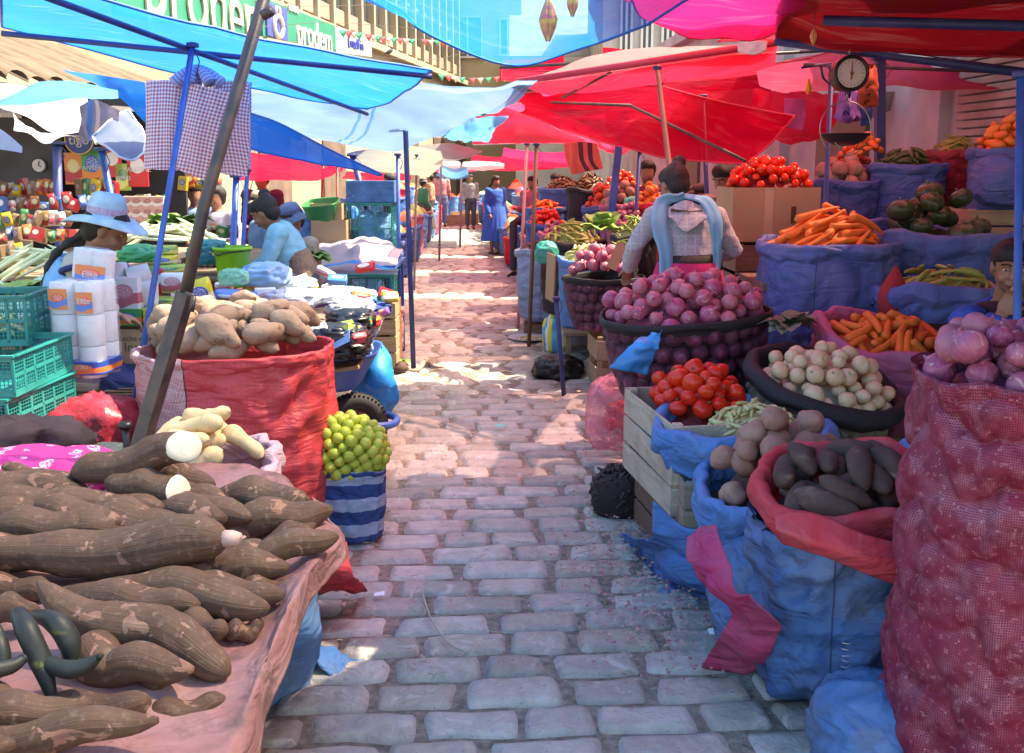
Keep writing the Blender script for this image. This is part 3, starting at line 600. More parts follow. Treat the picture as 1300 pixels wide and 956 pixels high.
# pigeon on the tarp edge
pg=at(494,70,23.2); mpg=plain('pigeon_dark',(.05,.05,.06),.6,.3)
m=MB(); th=np.linspace(0,1,9)
m.tube([(-.10,0,0),(-.05,0,.015),(0,0,.03),(.045,0,.05),(.07,0,.075),(.085,0,.095),(.105,0,.09)],[.006,.022,.036,.034,.02,.018,.004],10,smooth=3)
for s in(-1,1): m.tube([(0,s*.012,.01),(.003,s*.014,-.04)],.003,5)
o=m.build('pigeon',mpg,loc=pg+[0,0,.03]); o.rotation_euler=(0,R(-10),R(20)); o.scale=(1.25,1.25,1.25); tag(o,'dark pigeon perched on the dipping wire before the building fins','bird')
# checked cloths
mg=check('gingham_red',(.78,.72,.76),(.45,.08,.09),.017); mg2=check('gingham_blue',(.62,.66,.8),(.10,.14,.48),.017)
rows=[[at(182,103,4.75),at(212,101,4.7),at(242,106,4.72)],[at(182,160,4.75),at(212,158,4.68),at(238,164,4.72)],[at(180,214,4.75),at(208,216,4.7),at(226,217,4.72)]]
sheet('checked_cloth','red and white checked cloth hanging at the left of the three under the blue tarpaulin','cloth',rows,mg,.015,4,60,(3,1,.3))
rows=[[at(238,104,4.62),at(262,110,4.6),at(292,118,4.62)],[at(226,160,4.62),at(250,164,4.58),at(282,172,4.62)],[at(214,208,4.62),at(236,220,4.6),at(260,230,4.62)]]
sheet('checked_cloth','tilted red checked cloth hanging in the middle of the three, lower hem pointing down','cloth',rows,mg,.015,4,61,(3,1,.3))
rows=[[at(268,104,4.8),at(290,102,4.76),at(316,106,4.8)],[at(266,160,4.8),at(290,160,4.74),at(318,162,4.8)],[at(268,218,4.8),at(290,222,4.78),at(314,224,4.8)]]
sheet('checked_cloth','checked cloth with blue edge hanging at the right of the three behind the leaning pole','cloth',rows,mg,.015,4,62,(3,1,.3))
rows=[[at(306,103,4.84),at(319,104,4.84)],[at(306,215,4.84),at(318,214,4.84)]]
sheet('checked_cloth','blue checked cloth showing as a narrow strip at the right of the hanging bundle','cloth',rows,mg2,.01,4,63)
m=MB()
for k in range(7):
    a=k/7*2*PI; p=at(250,92,4.66); m.tube([p+[0,0,.03],p+[.05*math.cos(a),.03*math.sin(a),.0],p+[.11*math.cos(a),.05*math.sin(a),-.05]],[.008,.022,.03],8,smooth=3)
o=m.build('tied_bunch',mg2); tag(o,'gathered knot of checked cloth tied to the blue post','cloth')

# overlapping awnings further down the right row and over the lane
mt_rg=tarp('tarp_red_thin',(.88,.02,.06),.55,.34,tcol=(1,.62,.62))
for k,(x0,x1,Y0,Y1,z,mm,lb) in enumerate([(-.1,2.9,8.4,10.0,2.42,mt_rg,'thin red awning reaching over the lane above the coral cloth'),(-.3,2.7,10.6,12.4,2.38,mt_rg,'thin red awning over the lane behind the coral cloth, second in the row'),(-.5,2.6,13.0,15.0,2.45,mt_rg,'thin red awning farther down the lane, third in the row'),(-.9,2.3,15.8,18.,2.4,mt_pink,'pink awning over the far part of the right row'),(-1.1,2.2,18.6,21,2.5,mt_rg,'farthest thin red awning of the right row')]):
    sheet('red_awning',lb,'awning',quad((x0,Y1,z+.12),(x1,Y1,z+.25),(x1,Y0,z+.15),(x0,Y0,z),5,.16,.08),mm,.04,1.6,70+k,hem=m_hemred,bars=[((x0,Y0,z-.02),(x1,Y0,z+.13))],barm=m_rust)
rows=[[at(765,60,10.5),at(860,64,10.3),at(980,66,10)],[at(765,120,10.3),at(860,130,10),at(980,130,9.8)],[at(770,168,10.2),at(860,186,9.9),at(980,178,9.7)]]
sheet('red_awning','red awning hanging low in front of the grey wall behind the saggy one','awning',rows,mt_red,.06,1.8,80)
rows=[[at(1055,118,8.6),at(1090,116,8.6),at(1136,116,8.5)],[at(1055,150,8.6),at(1095,152,8.5),at(1132,140,8.5)]]
sheet('brown_cloth','dull brown cloth behind the bail of the hanging scale','cloth',rows,plain('brown_hang',(.22,.15,.11),.9,.3),.03,4,81)
rows=[[(-6.4,9.6,2.35),(-4.4,9.6,2.3),(-2.7,9.4,2.2)],[(-6.4,8.4,2.15),(-4.4,8.4,2.12),(-2.7,8.3,2.08)],[(-6.2,7.2,1.98),(-4.2,7.2,2.0),(-2.75,7.2,2.0)]]
sheet('added_shade_sheet','unseen dark grey sheet added to shade the shop at the far left','awning',rows,mt_grey,.03,2,82)  # unseen sheet added to keep the sun off the shop goods
rows=[[(-4.6,14.6,2.5),(-3.0,14.6,2.5),(-1.6,14.4,2.4)],[(-4.4,11.5,2.3),(-2.9,11.5,2.3),(-1.6,11.4,2.2)]]
sheet('blue_awning','blue awning over the left row behind the woman in pale blue','awning',rows,mt_blue,.04,2,83)

rows=[[(1.45,7.3,2.5),(2.4,7.3,2.5),(3.4,7.2,2.5)],[(1.45,6.1,2.46),(2.4,6.1,2.42),(3.5,6.0,2.42)],[(1.35,4.95,2.5),(2.4,4.95,2.46),(3.5,4.9,2.45)]]
sheet('red_awning','thin red sheet added for shade, bridging the dark canopy and the pink awning','awning',rows,mt_rg,.03,2,84,hem=m_hemred)  # hidden sheet added to block direct sun and tint the lane pink

rows=[[(.72,6.7,2.66),(1.2,6.7,2.64),(1.7,6.7,2.62)],[(.72,5.8,2.64),(1.2,5.8,2.6),(1.7,5.8,2.6)],[(.7,4.95,2.66),(1.2,4.95,2.64),(1.7,4.95,2.62)]]
sheet('red_awning','narrow thin red sheet added for shade high above the woman in the grey hoodie','awning',rows,mt_rg,.03,2,85,hem=m_hemred)  # mostly hidden sheet added to close a gap letting sun onto the lane
# ================= PRODUCE AND SACK GENERATORS =================
def rx3(e): return np.array(rot_m(e))
def prodmat(name,c1,c2,c3=None,rough=.5,streak=(4,4,4),sc=12,bump=.3,bs=60,spot=None,rnd=.5,skin=0.,bd=.002):
    if name in _mats: return _mats[name]
    n=NT(name); v=n.tc(); v2=n.n('ShaderNodeVectorMath',operation='ADD'); n.l(v,v2.inputs[0])
    r=n.rand(); cmb=n.n('ShaderNodeCombineXYZ'); n.l(n.math('MULTIPLY',r,37.),cmb.inputs[0]); n.l(cmb.outputs[0],v2.inputs[1]); v=v2.outputs[0]
    f=n.noise(n.mapv(v,streak),sc,5,.6); c=n.mix(n.rampf(f,.35,.66),c1,c2)
    if c3: c=n.mix(n.math('MULTIPLY',r,rnd),c,c3)
    if spot:
        g=n.noise(n.mapv(v,streak),spot[1],4,.5); c=n.mix(n.math('MULTIPLY',n.rampf(g,spot[2],spot[2]+.06),spot[3]),c,spot[0])
    b=n.bsdf(c,rough); b.inputs['Specular IOR Level'].default_value=.35
    if skin: b.inputs['Subsurface Weight'].default_value=skin; b.inputs['Subsurface Radius'].default_value=(.01,.004,.003); b.inputs['Subsurface Scale'].default_value=.3
    n.l(n.bump(n.noise(n.mapv(v,streak),bs,4,.5),bump,bd),b.inputs['Normal'])
    _mats[name]=n.done(b.outputs[0]); return _mats[name]
P_ON=prodmat('purple_onion_skin',(.24,.018,.085),(.42,.09,.19),(.55,.22,.24),.35,(6,6,1),9,.25,40,((.66,.48,.40),10,.60,.6),.6)
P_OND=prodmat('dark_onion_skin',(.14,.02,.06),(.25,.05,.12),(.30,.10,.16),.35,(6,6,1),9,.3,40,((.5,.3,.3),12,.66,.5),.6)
P_WO=prodmat('white_onion_skin',(.60,.45,.27),(.66,.55,.38),(.56,.28,.15),.4,(5,5,1),9,.2,40,((.6,.34,.2),9,.64,.6),.5)
P_GO=prodmat('greenish_onion_skin',(.42,.40,.28),(.55,.5,.4),(.45,.3,.2),.45,(5,5,1),9,.2,40,None,.5)
P_TO=prodmat('tomato_skin',(.72,.025,.015),(.62,.02,.012),(.75,.09,.02),.22,(1,1,1),6,.03,20,None,.4)
P_CA=prodmat('carrot_skin',(.70,.15,.02),(.60,.12,.018),(.70,.22,.05),.5,(22,2,2),6,.5,14,((.45,.13,.05),22,.64,.5),.6)
P_LI=prodmat('lime_skin',(.30,.42,.035),(.42,.50,.06),(.55,.52,.09),.35,(1,1,1),10,.25,120,None,.6)
P_PO=prodmat('pinkish_potato_skin',(.34,.165,.12),(.42,.25,.185),(.25,.115,.085),.8,(1,1,1),14,.6,50,((.2,.13,.1),18,.6,.7),.6,bd=.004)
P_SP=prodmat('brown_potato_skin',(.32,.205,.14),(.23,.14,.095),(.40,.27,.19),.85,(1,1,1),14,.7,45,((.12,.075,.05),14,.6,.8),.6,bd=.008)
P_DP=prodmat('dark_tuber_skin',(.065,.034,.028),(.11,.06,.046),(.10,.05,.045),.85,(1,1,1),14,.5,45,((.28,.19,.13),14,.62,.6),.6,bd=.004)
P_YE=prodmat('yellow_root_skin',(.70,.52,.27),(.62,.44,.22),(.74,.58,.34),.7,(6,2,2),8,.5,20,((.40,.27,.14),10,.6,.6),.4,bd=.004)
P_PD=prodmat('green_pod_skin',(.24,.30,.06),(.34,.36,.09),(.30,.20,.07),.5,(4,2,2),9,.3,40,((.12,.12,.03),16,.62,.6),.6)
P_PP=prodmat('pale_pod_skin',(.52,.54,.24),(.42,.46,.14),(.62,.56,.34),.55,(4,2,2),9,.3,40,None,.6)
P_BN=prodmat('green_bean_skin',(.14,.24,.04),(.22,.30,.07),(.3,.32,.1),.5,(1,1,1),9,.2,40,None,.6)
P_SQ=prodmat('squash_skin',(.018,.028,.012),(.04,.05,.018),(.10,.10,.04),.3,(3,3,1),6,.2,30,((.30,.27,.12),18,.66,.6),.5)
P_RC=prodmat('red_pepper_skin',(.55,.03,.02),(.42,.02,.02),(.7,.16,.03),.25,(1,1,1),6,.1,30,None,.6)
P_OR=prodmat('orange_pepper_skin',(.75,.25,.04),(.62,.16,.03),(.7,.1,.03),.35,(1,1,1),6,.1,30,None,.6)
P_DR=prodmat('dried_dark_chili',(.06,.035,.02),(.11,.06,.03),(.2,.09,.03),.5,(2,2,2),9,.4,40,None,.6)
P_DG=prodmat('dark_green_pepper',(.05,.08,.03),(.09,.11,.04),(.12,.10,.04),.5,(2,2,2),9,.4,40,None,.6)
P_CS=None
def longmesh(name,mat,L,r,prof,bend=.0,seed=0,nz=.12,nu=12,nv=14,flat=1.,ns=3.):
    t=np.linspace(0,1,nv); rr=np.array([prof(x) for x in t])*r; rr[0]*=.3; rr[-1]*=.3
    th=np.arange(nu)/nu*2*PI; x=(t-.5)*L
    P=np.stack([np.repeat(x[:,None],nu,1),rr[:,None]*np.cos(th)*flat,rr[:,None]*np.sin(th)],-1)
    q=P/np.array([L*.3,r,r])*ns*.4; d=fbm(q,seed,2)
    P[...,1:]*=(1+nz*2*d)[...,None]; P[...,2]+=bend*L*(1-4*(t-.5)**2)[:,None]; P[...,1]+=.3*bend*L*np.sin(t*PI*1.3+seed)[:,None]
    m=MB(); m.grid(P,True); n0=len(x)
    m.f.append(tuple(range(nu))[::-1]); m.mi.append(0); m.f.append(tuple((n0-1)*nu+i for i in range(nu))); m.mi.append(0)
    return m.mesh(name,mat)
def onion_mesh(name,mat,r,seed,neck=1.,nu=16):
    rs=random.Random(seed); pr=[(.02,-.93),(.18,-.92),(.5,-.82),(.82,-.5),(.98,-.1),(1.,.12),(.9,.45),(.68,.72),(.38,.9),(.2,1.02),(.13,1.16*neck),(.10,1.32*neck),(.03,1.36*neck)]
    pr=np.array(pr)*r; pr[:,1]*=rs.uniform(.88,1.08); th=np.arange(nu)/nu*2*PI
    P=np.stack([pr[:,:1]*np.cos(th),pr[:,:1]*np.sin(th),np.repeat(pr[:,1:2],nu,1)],-1); P+=fbm(P/r*1.3,seed,2)[...,None]*r*.09
    P[-3:,:,0]+=np.array([.1,.2,.3])[:,None]*r*rs.uniform(-1,1)
    m=MB(); m.grid(P,True)
    for k in range(7):
        a=rs.random()*6.28; m.tube([(0,0,-.9*r),(.1*r*math.cos(a),.1*r*math.sin(a),-1.02*r),(.3*r*math.cos(a),.3*r*math.sin(a),-1.12*r)],r*.022,4)
    return m.mesh(name,mat)
def ball_mesh(name,mat,r,seed,sq=1.,dim=.0,nz=.04,ribs=0,ra=0,nu=16,nv=11,stalk=None):
    ph=np.linspace(-PI/2,PI/2,nv); th=np.arange(nu)/nu*2*PI
    c=np.cos(ph)[:,None]; z=np.sin(ph)[:,None]*sq*np.ones((1,nu)); k=1+ra*np.cos(ribs*th)[None,:]
    P=np.stack([c*np.cos(th)*k,c*np.sin(th)*k,z],-1)*r; P[...,2]-=dim*r*np.exp(-(np.hypot(P[...,0],P[...,1])/r/.25)**2)*np.sign(z)
    P*=(1+nz*2*fbm(P/r*1.5,seed,2))[...,None]; m=MB(); m.grid(P,True)
    if stalk: m.tube([(0,0,sq*r*(1-dim*.8)),(r*.08,0,sq*r+r*.2)],[r*.1,r*.07],6,mi=1)
    return m.mesh(name,mat if not stalk else [mat,stalk])
pr_pot=lambda x:(max(0,1-(2*x-1)**2))**.5*(1+.12*math.sin(5*x))
pr_sw=lambda x:(max(0,1-abs(2*x-1)**2.2))**.7+.06
pr_car=lambda x:(.98-.72*x**1.3)*(min(1,x*14+.35))*(1 if x<.97 else .5)+.0
pr_root=lambda x:(max(0,1-abs(2*x-1)**5))**.5*(1-.3*x+.12*math.sin(9*x))
pr_pod=lambda x:max(.12,math.sin(PI*min(1,x*1.04))**.45*(1+.14*math.sin(x*26)))
pr_bean=lambda x:max(.3,math.sin(PI*x)**.25)
m_stalk=plain('tomato_stalk',(.1,.16,.03),.7,.2)
K={}
def kind(n,ms,L,r): K[n]=(ms,L,r)
kind('purple_onion',[onion_mesh('purple_onion',P_ON,.047,s,nu=20) for s in range(6)],0,.047)
kind('bagged_onion',[onion_mesh('bagged_onion',P_OND,.046,s,.7,nu=14) for s in range(4)],0,.046)
kind('pink_onion',[onion_mesh('pink_onion',P_ON,.030,s,.8,nu=14) for s in range(4)],0,.030)
kind('white_onion',[onion_mesh('white_onion',P_WO,.036,s,.55,nu=20) for s in range(6)],0,.036)
kind('bagged_white_onion',[onion_mesh('bagged_white_onion',P_GO,.036,s,.5,nu=14) for s in range(4)],0,.036)
kind('tomato',[ball_mesh('tomato',P_TO,.039,s,.86,.16,.04,5,.025,nu=24,nv=15,stalk=m_stalk) for s in range(5)],0,.036)
kind('boxed_tomato',[ball_mesh('boxed_tomato',P_TO,.032,s,.9,.12,.04,5,.02) for s in range(4)],0,.031)
kind('carrot',[longmesh('carrot',P_CA,.25,.023,pr_car,.03+.03*(s%3),s,.06,14,18) for s in range(6)],.21,.021)
kind('short_carrot',[longmesh('short_carrot',P_CA,.155,.023,lambda x:(.98-.4*x**1.5)*(min(1,x*12+.35))*(1 if x<.95 else .7),.04,s,.07,14,16) for s in range(6)],.12,.02)
kind('lime',[ball_mesh('lime',P_LI,.0245,s,1.08,-.06,.03) for s in range(4)],0,.024)
kind('pink_potato',[longmesh('pink_potato',P_PO,.115-.01*(s%3),.044,pr_pot,.02,s,.10,18,16) for s in range(6)],.04,.042)
kind('brown_sweet_potato',[longmesh('brown_sweet_potato',P_SP,.17+.02*(s%3),.044,pr_pot,.05,s,.16,18,20,ns=2.2) for s in range(6)],.10,.04)
kind('dark_tuber',[longmesh('dark_tuber',P_DP,.15+.015*(s%3),.034,pr_sw,.05,s,.13,16,18) for s in range(6)],.10,.031)
kind('yellow_root',[longmesh('yellow_root',P_YE,.19,.036,pr_root,.05,s,.10,18,20) for s in range(5)],.13,.034)
kind('green_pod',[longmesh('green_pod',P_PD,.16,.013,pr_pod,.08*(-1)**s,s,.08,8,16,.7) for s in range(5)],.12,.012)
kind('pale_pod',[longmesh('pale_pod',P_PP,.075,.011,pr_pod,.06,s,.1,8,10,.7) for s in range(4)],.05,.010)
kind('green_bean',[longmesh('green_bean',P_BN,.18,.0065,pr_bean,.12*(-1)**s,s,.05,6,12) for s in range(5)],.12,.007)
kind('green_squash',[ball_mesh('green_squash',P_SQ,.095,s,.8,.15,.03,9,.035,nu=36,nv=14,stalk=m_stalk) for s in range(4)],0,.088)
kind('red_pepper',[ball_mesh('red_pepper',P_RC,.034,s,1.05,.15,.06,4,.06) for s in range(4)],0,.032)
kind('orange_pepper',[longmesh('orange_pepper',P_OR,.10,.026,pr_sw,.05,s,.1,10,10) for s in range(4)],.05,.024)
kind('dark_chili',[longmesh('dark_chili',P_DR,.09,.014,pr_sw,.08,s,.2,8,9) for s in range(4)],.06,.013)
kind('dark_green_pepper',[longmesh('dark_green_pepper',P_DG,.12,.012,pr_sw,.1,s,.15,7,9) for s in range(4)],.08,.012)
def heap(kn,label,cat,c,rx,ry,dome,n,group,yaw=(0,PI),M=None,base=None,seed=0,scale=1.,flat=.6,tiltmax=.6,clip=None,dens=1.,wall=None,name=None,k_edge=.4,lim=None,bed=None,bedmat=None):
    """drops n pieces of one kind of produce onto a domed bed, each its own object"""
    ms,L,r=K[kn]; L*=scale; r*=scale; rs=random.Random(seed+n); c=np.asarray(c,float)
    if wall is None and M is not None: c=c-[0,0,.04]; dome+=.04; rx*=1.05; ry*=1.05
    g=.006 if r<.02 else .010; X=int(2*(rx+.06)/g)+1; Yn=int(2*(ry+.06)/g)+1
    xs=(np.arange(X)-X/2)*g; ys=(np.arange(Yn)-Yn/2)*g; XX,YY=np.meshgrid(xs,ys)
    rho=(XX/rx)**2+(YY/ry)**2; Hm=np.where(rho<1.05,dome*(1-rho)-r*.6,-.3 if wall is None else wall)
    kr=max(1,int(r/g)); oi,oj=np.mgrid[-kr:kr+1,-kr:kr+1]; D2=(oi*g)**2+(oj*g)**2; ok=D2<r*r; CAP=np.sqrt(np.maximum(r*r-D2,0)); oi=oi[ok];oj=oj[ok];CAP=CAP[ok]
    K_=1 if L==0 else max(2,int(L/(r*1.3))+1); ts=np.linspace(-.5,.5,K_)*L if K_>1 else np.zeros(1)
    placed=[]; rt=bed
    if rt is None and M is not None and LAST[0] is not None: rt=LAST[0]
    if rt is not None and rt.get('_bed') is None:
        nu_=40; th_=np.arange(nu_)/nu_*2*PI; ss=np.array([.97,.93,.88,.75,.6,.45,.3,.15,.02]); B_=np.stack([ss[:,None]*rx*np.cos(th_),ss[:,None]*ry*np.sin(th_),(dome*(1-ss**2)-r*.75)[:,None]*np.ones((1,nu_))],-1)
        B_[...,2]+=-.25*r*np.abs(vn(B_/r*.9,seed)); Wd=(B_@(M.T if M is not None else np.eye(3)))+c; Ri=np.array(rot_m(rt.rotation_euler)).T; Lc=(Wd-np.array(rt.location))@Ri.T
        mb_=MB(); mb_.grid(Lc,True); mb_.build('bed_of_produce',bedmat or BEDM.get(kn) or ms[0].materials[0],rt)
    for i in range(n):
        best=None
        for t in range(22):
            a=rs.random()*2*PI; q=math.sqrt(rs.random())*(.97); x=q*math.cos(a)*(rx-r*.8*k_edge); y=q*math.sin(a)*(ry-r*.8*k_edge)
            yw=yaw[0]+rs.uniform(-1,1)*yaw[1]; zk=[]
            px=x+ts*math.cos(yw); py=y+ts*math.sin(yw)
            for (u,v) in zip(px,py):
                ii=np.clip(((v+Yn/2*g)/g+oi).astype(int),0,Yn-1); jj=np.clip(((u+X/2*g)/g+oj).astype(int),0,X-1)
                zk.append((Hm[ii,jj]+CAP).max())
            zk=np.array(zk)
            if K_>1:
                mm=np.clip(np.polyfit(ts,zk,1)[0],-tiltmax,tiltmax); z0=np.quantile(zk-mm*ts,.8)
            else: mm=0; z0=zk[0]
            sc=z0-dome*(1-(x/rx)**2-(y/ry)**2)
            if best is None or sc<best[0]: best=(sc,x,y,yw,mm,z0,px,py)
        sc,x,y,yw,mm,z0,px,py=best
        if sc>(lim or (2.25 if L==0 else 3.0))*r: continue
        z0-=r*.16
        for (u,v,tt) in zip(px,py,ts):
            ii=np.clip(((v+Yn/2*g)/g+oi).astype(int),0,Yn-1); jj=np.clip(((u+X/2*g)/g+oj).astype(int),0,X-1)
            np.maximum.at(Hm,(ii,jj),z0+mm*tt+CAP)
        placed.append((x,y,z0,yw,mm))
    out=[]
    for (x,y,z,yw,mm) in placed:
        p=np.array([x,y,z]); 
        if clip and not clip(x,y,z): continue
        if L==0: Rm=Euler((rs.uniform(-1.2,1.2),rs.uniform(-1.2,1.2),rs.random()*6.28)).to_matrix() if kn not in('green_squash',) else Euler((rs.uniform(-.7,.7),rs.uniform(-.7,.7),rs.random()*6.28)).to_matrix()
        else: Rm=Euler((rs.random()*6.28 if flat>.5 else 0,-math.atan(mm),yw)).to_matrix()
        if M is not None: p=M@p; Rm=Matrix(M.tolist())@Rm
        o=link(name or kn,rs.choice(ms)); s=scale*rs.uniform(.74,1.14)
        o.matrix_world=Matrix.LocRotScale(Vector((c+p).tolist()),Rm.to_quaternion(),Vector((s,s,s)))
        tag(o,label,cat,group); out.append(o)
    return out
POLYB=poly('sack_blue',(.035,.135,.40)); POLYB2=poly('sack_blue_worn',(.08,.24,.56),.5,.4); POLYV=poly('sack_violet_blue',(.085,.135,.40),.25,.3); POLYR=poly('sack_red',(.74,.02,.045),.3,.15); POLYP=poly('sack_pink',(.52,.13,.22),.25,.3)
POLYPW=poly('sack_pink_white',(.72,.44,.48),.3,.5); POLYLB=poly('sack_light_blue',(.075,.235,.56),.3,.3); POLYDR=poly('sack_dark_red',(.36,.03,.05),.4,.2)
def superell(th,e=.82):
    c,s=np.cos(th),np.sin(th); return np.sign(c)*np.abs(c)**e, np.sign(s)*np.abs(s)**e
def wrink(P,th,seed,amp,h):
    q=np.stack([np.cos(th)*1.6,np.sin(th)*1.6,P[...,2]*7.+fbm(np.stack([np.cos(th)*1.2,np.sin(th)*1.2,P[...,2]*1.5],-1),seed+3,2)*2.2],-1)
    a=1-2*np.abs(fbm(q,seed,3)); b=fbm(np.stack([np.cos(th)*5,np.sin(th)*5,P[...,2]*2.5],-1),seed+5,3)
    q2=np.stack([np.cos(th)*3.2,np.sin(th)*3.2,P[...,2]*17.+fbm(np.stack([np.cos(th)*2,np.sin(th)*2,P[...,2]*3],-1),seed+13,2)*3],-1); c2=1-2*np.abs(fbm(q2,seed+6,3))
    return amp*(a*1.25+b*1.0+c2*.12)
def sack(name,label,loc,rx,ry,h,mat,seed=0,rz=0.,tilt=(0,0),rimh=.07,rimr=.022,bulge=.06,amp=.014,cat='sack',group=None,cuffmat=None,fold=1.,bottom=.86,top=1.,wav=.02,nu=88,open_in=.10,lumps=0.,seam=True,e=.82,dome=None,fillmat=None,netmat=None):
    """standing open sack with a rolled cuff. returns (root, M, top centre)"""
    root=thing(name,label,cat,loc,0,group); M=rx3((tilt[0],tilt[1],rz)); root.rotation_euler=(tilt[0],tilt[1],rz)
    th=np.arange(nu)/nu*2*PI; cx,cyy=superell(th,e)
    nz=46; t=np.linspace(0,1,nz); 
    prof=(bottom+(top-bottom)*t)*(1+bulge*4*t*(1-t))*(np.minimum(1,(t*9+.22))**.5); 
    T,TH_=np.meshgrid(t,th,indexing='ij'); Z=T*h
    tw=wav*fbm(np.stack([np.cos(TH_)*1.4,np.sin(TH_)*1.4,np.zeros_like(TH_)+seed],-1),seed+2,2)
    P=np.stack([cx[None,:]*rx*prof[:,None],cyy[None,:]*ry*prof[:,None],Z+tw*T**2],-1)
    d=wrink(P,TH_,seed,amp,h); 
    if lumps: d=d+lumps*np.abs(vn(np.stack([np.cos(TH_)*rx/.05,np.sin(TH_)*ry/.05,Z/.05],-1),seed+7))*1.4-lumps*.4
    N=np.stack([np.cos(TH_),np.sin(TH_),np.zeros_like(TH_)],-1); P=P+N*d[...,None]
    U=np.stack([TH_*(rx+ry)/2,Z],-1); m=MB(); m.grid(P,True,U)
    m.f.append(tuple(range(nu))[::-1]); m.mi.append(0)
    # inner wall
    tp=P[-1]; inn=[]
    for k,s_ in enumerate(np.linspace(0,1,8)):
        q=tp.copy(); q[:,:2]*=(1-.035-.05*s_); q[:,2]-=s_*open_in*fold; inn.append(q)
    m.grid(np.array(inn),True,np.stack([TH_[:8]*(rx+ry)/2,-np.linspace(0,open_in,8)[:,None]*np.ones((1,nu))],-1),flip=True)
    bm_=netmat or mat
    m.build('body',bm_,root)
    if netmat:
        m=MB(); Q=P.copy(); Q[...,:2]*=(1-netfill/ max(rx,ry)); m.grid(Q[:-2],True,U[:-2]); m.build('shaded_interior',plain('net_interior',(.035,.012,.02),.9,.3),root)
    # cuff
    if rimh>0:
        a=np.linspace(-.5,1,18); C=[]
        for s_ in a:
            q=tp.copy(); nrm=N[-1].copy()
            lo=fbm(np.stack([np.cos(th)*2,np.sin(th)*2,np.full(nu,seed+.3)],-1),seed+4,3)
            hh=rimh*(1+.45*lo)
            if s_<0: off=-rimr*.9*(-s_*2)**.5; z=s_*2*.03*0-.03*(-s_*2)
            elif s_<.25: ang=s_/.25*PI*.5; off=rimr*.9*math.sin(ang); z=rimr*.7*math.cos(ang) if True else 0
            else: k=(s_-.25)/.75; off=rimr*(.9+.35*math.sin(k*PI)-.55*k); z=-k*hh
            if s_<0: z=-.05*(-s_*2)**1.5+rimr*.7*(1-(-s_*2))
            q=q+nrm*(off+rimr*.5*lo[:,None]*(max(s_,0)))
            q[:,2]+=z; C.append(q)
        C=np.array(C); A2,T2=np.meshgrid(a,th,indexing='ij'); C+=np.stack([np.cos(T2),np.sin(T2),np.zeros_like(T2)],-1)*(amp*.9*fbm(np.stack([np.cos(T2)*4,np.sin(T2)*4,A2*2],-1),seed+8,3))[...,None]
        C[...,2]+=.35*amp*fbm(np.stack([np.cos(T2)*6,np.sin(T2)*6,A2*0],-1),seed+9,3)
        m=MB(); m.grid(C,True,np.stack([T2*(rx+ry)/2,h+A2*rimh],-1)); m.build('rolled_rim',cuffmat or mat,root)
    LAST[:]=[root,np.asarray(loc,float),M,(fillmat or K_FILL) if dome is not None else None]
    if seam:
        k=int((1.5*PI+.35*math.sin(seed))/(2*PI)*nu)%nu; m=MB(); sp=P[2:,k]*np.array([1.004,1.004,1]); m.tube(sp,.0022,5); m.build('seam',plain('seam_thread',(.05,.05,.12),.8,.1),root)
    return root,M,np.asarray(loc,float)+M@np.array([0,0,h])
netfill=.085; LAST=[None]*4; BEDM={'purple_onion':P_OND,'pink_onion':P_OND,'white_onion':P_GO,'tomato':plain('shaded_tomato_bed',(.22,.01,.01),.5,.5,30,.8,30,.03),'boxed_tomato':plain('shaded_tomato_bed',(.22,.01,.01)),'pink_potato':plain('shaded_potato_bed',(.12,.07,.055),.9,.5,30,.8,30,.03)}; K_FILL=plain('fill_dark',(.1,.05,.04),.9)  # produce beds coloured darker to paint the shade between heaped pieces
def wall_items(kn,label,cat,loc,rx,ry,h,group,seed=0,M=None,bulge=.06,bottom=.86,top=1.,arc=(PI*.95,PI*2.05),rows=None,scale=1.,e=.82,off=.8,zlo=.0,name=None,step=1.85):
    ms,L,r=K[kn]; r*=scale; rs=random.Random(seed); z=r+zlo; k=0; out=[]
    while z<h-r*.4:
        t=z/h; pf=(bottom+(top-bottom)*t)*(1+bulge*4*t*(1-t))*min(1,(t*9+.22))**.5; a=arc[0]+(k%2)*r/rx
        while a<arc[1]:
            c,s=superell(np.array([a]),e); x=float(c[0])*(rx*pf-r*off-.006); y=float(s[0])*(ry*pf-r*off-.006)
            p=np.array([x,y,z+rs.uniform(-.2,.2)*r]); 
            if M is not None: p=M@p
            o=link(name or kn,rs.choice(ms)); sc=scale*rs.uniform(.82,1.1); o.matrix_world=Matrix.LocRotScale(Vector((np.asarray(loc)+p).tolist()),Euler((rs.uniform(-2,2),rs.uniform(-2,2),rs.random()*6)).to_quaternion(),Vector((sc,sc,sc)))
            tag(o,label,cat,group); out.append(o); a+=r*step/math.hypot(rx*pf*math.sin(a),ry*pf*math.cos(a))*rs.uniform(.92,1.1)
        z+=r*1.62; k+=1
    return out
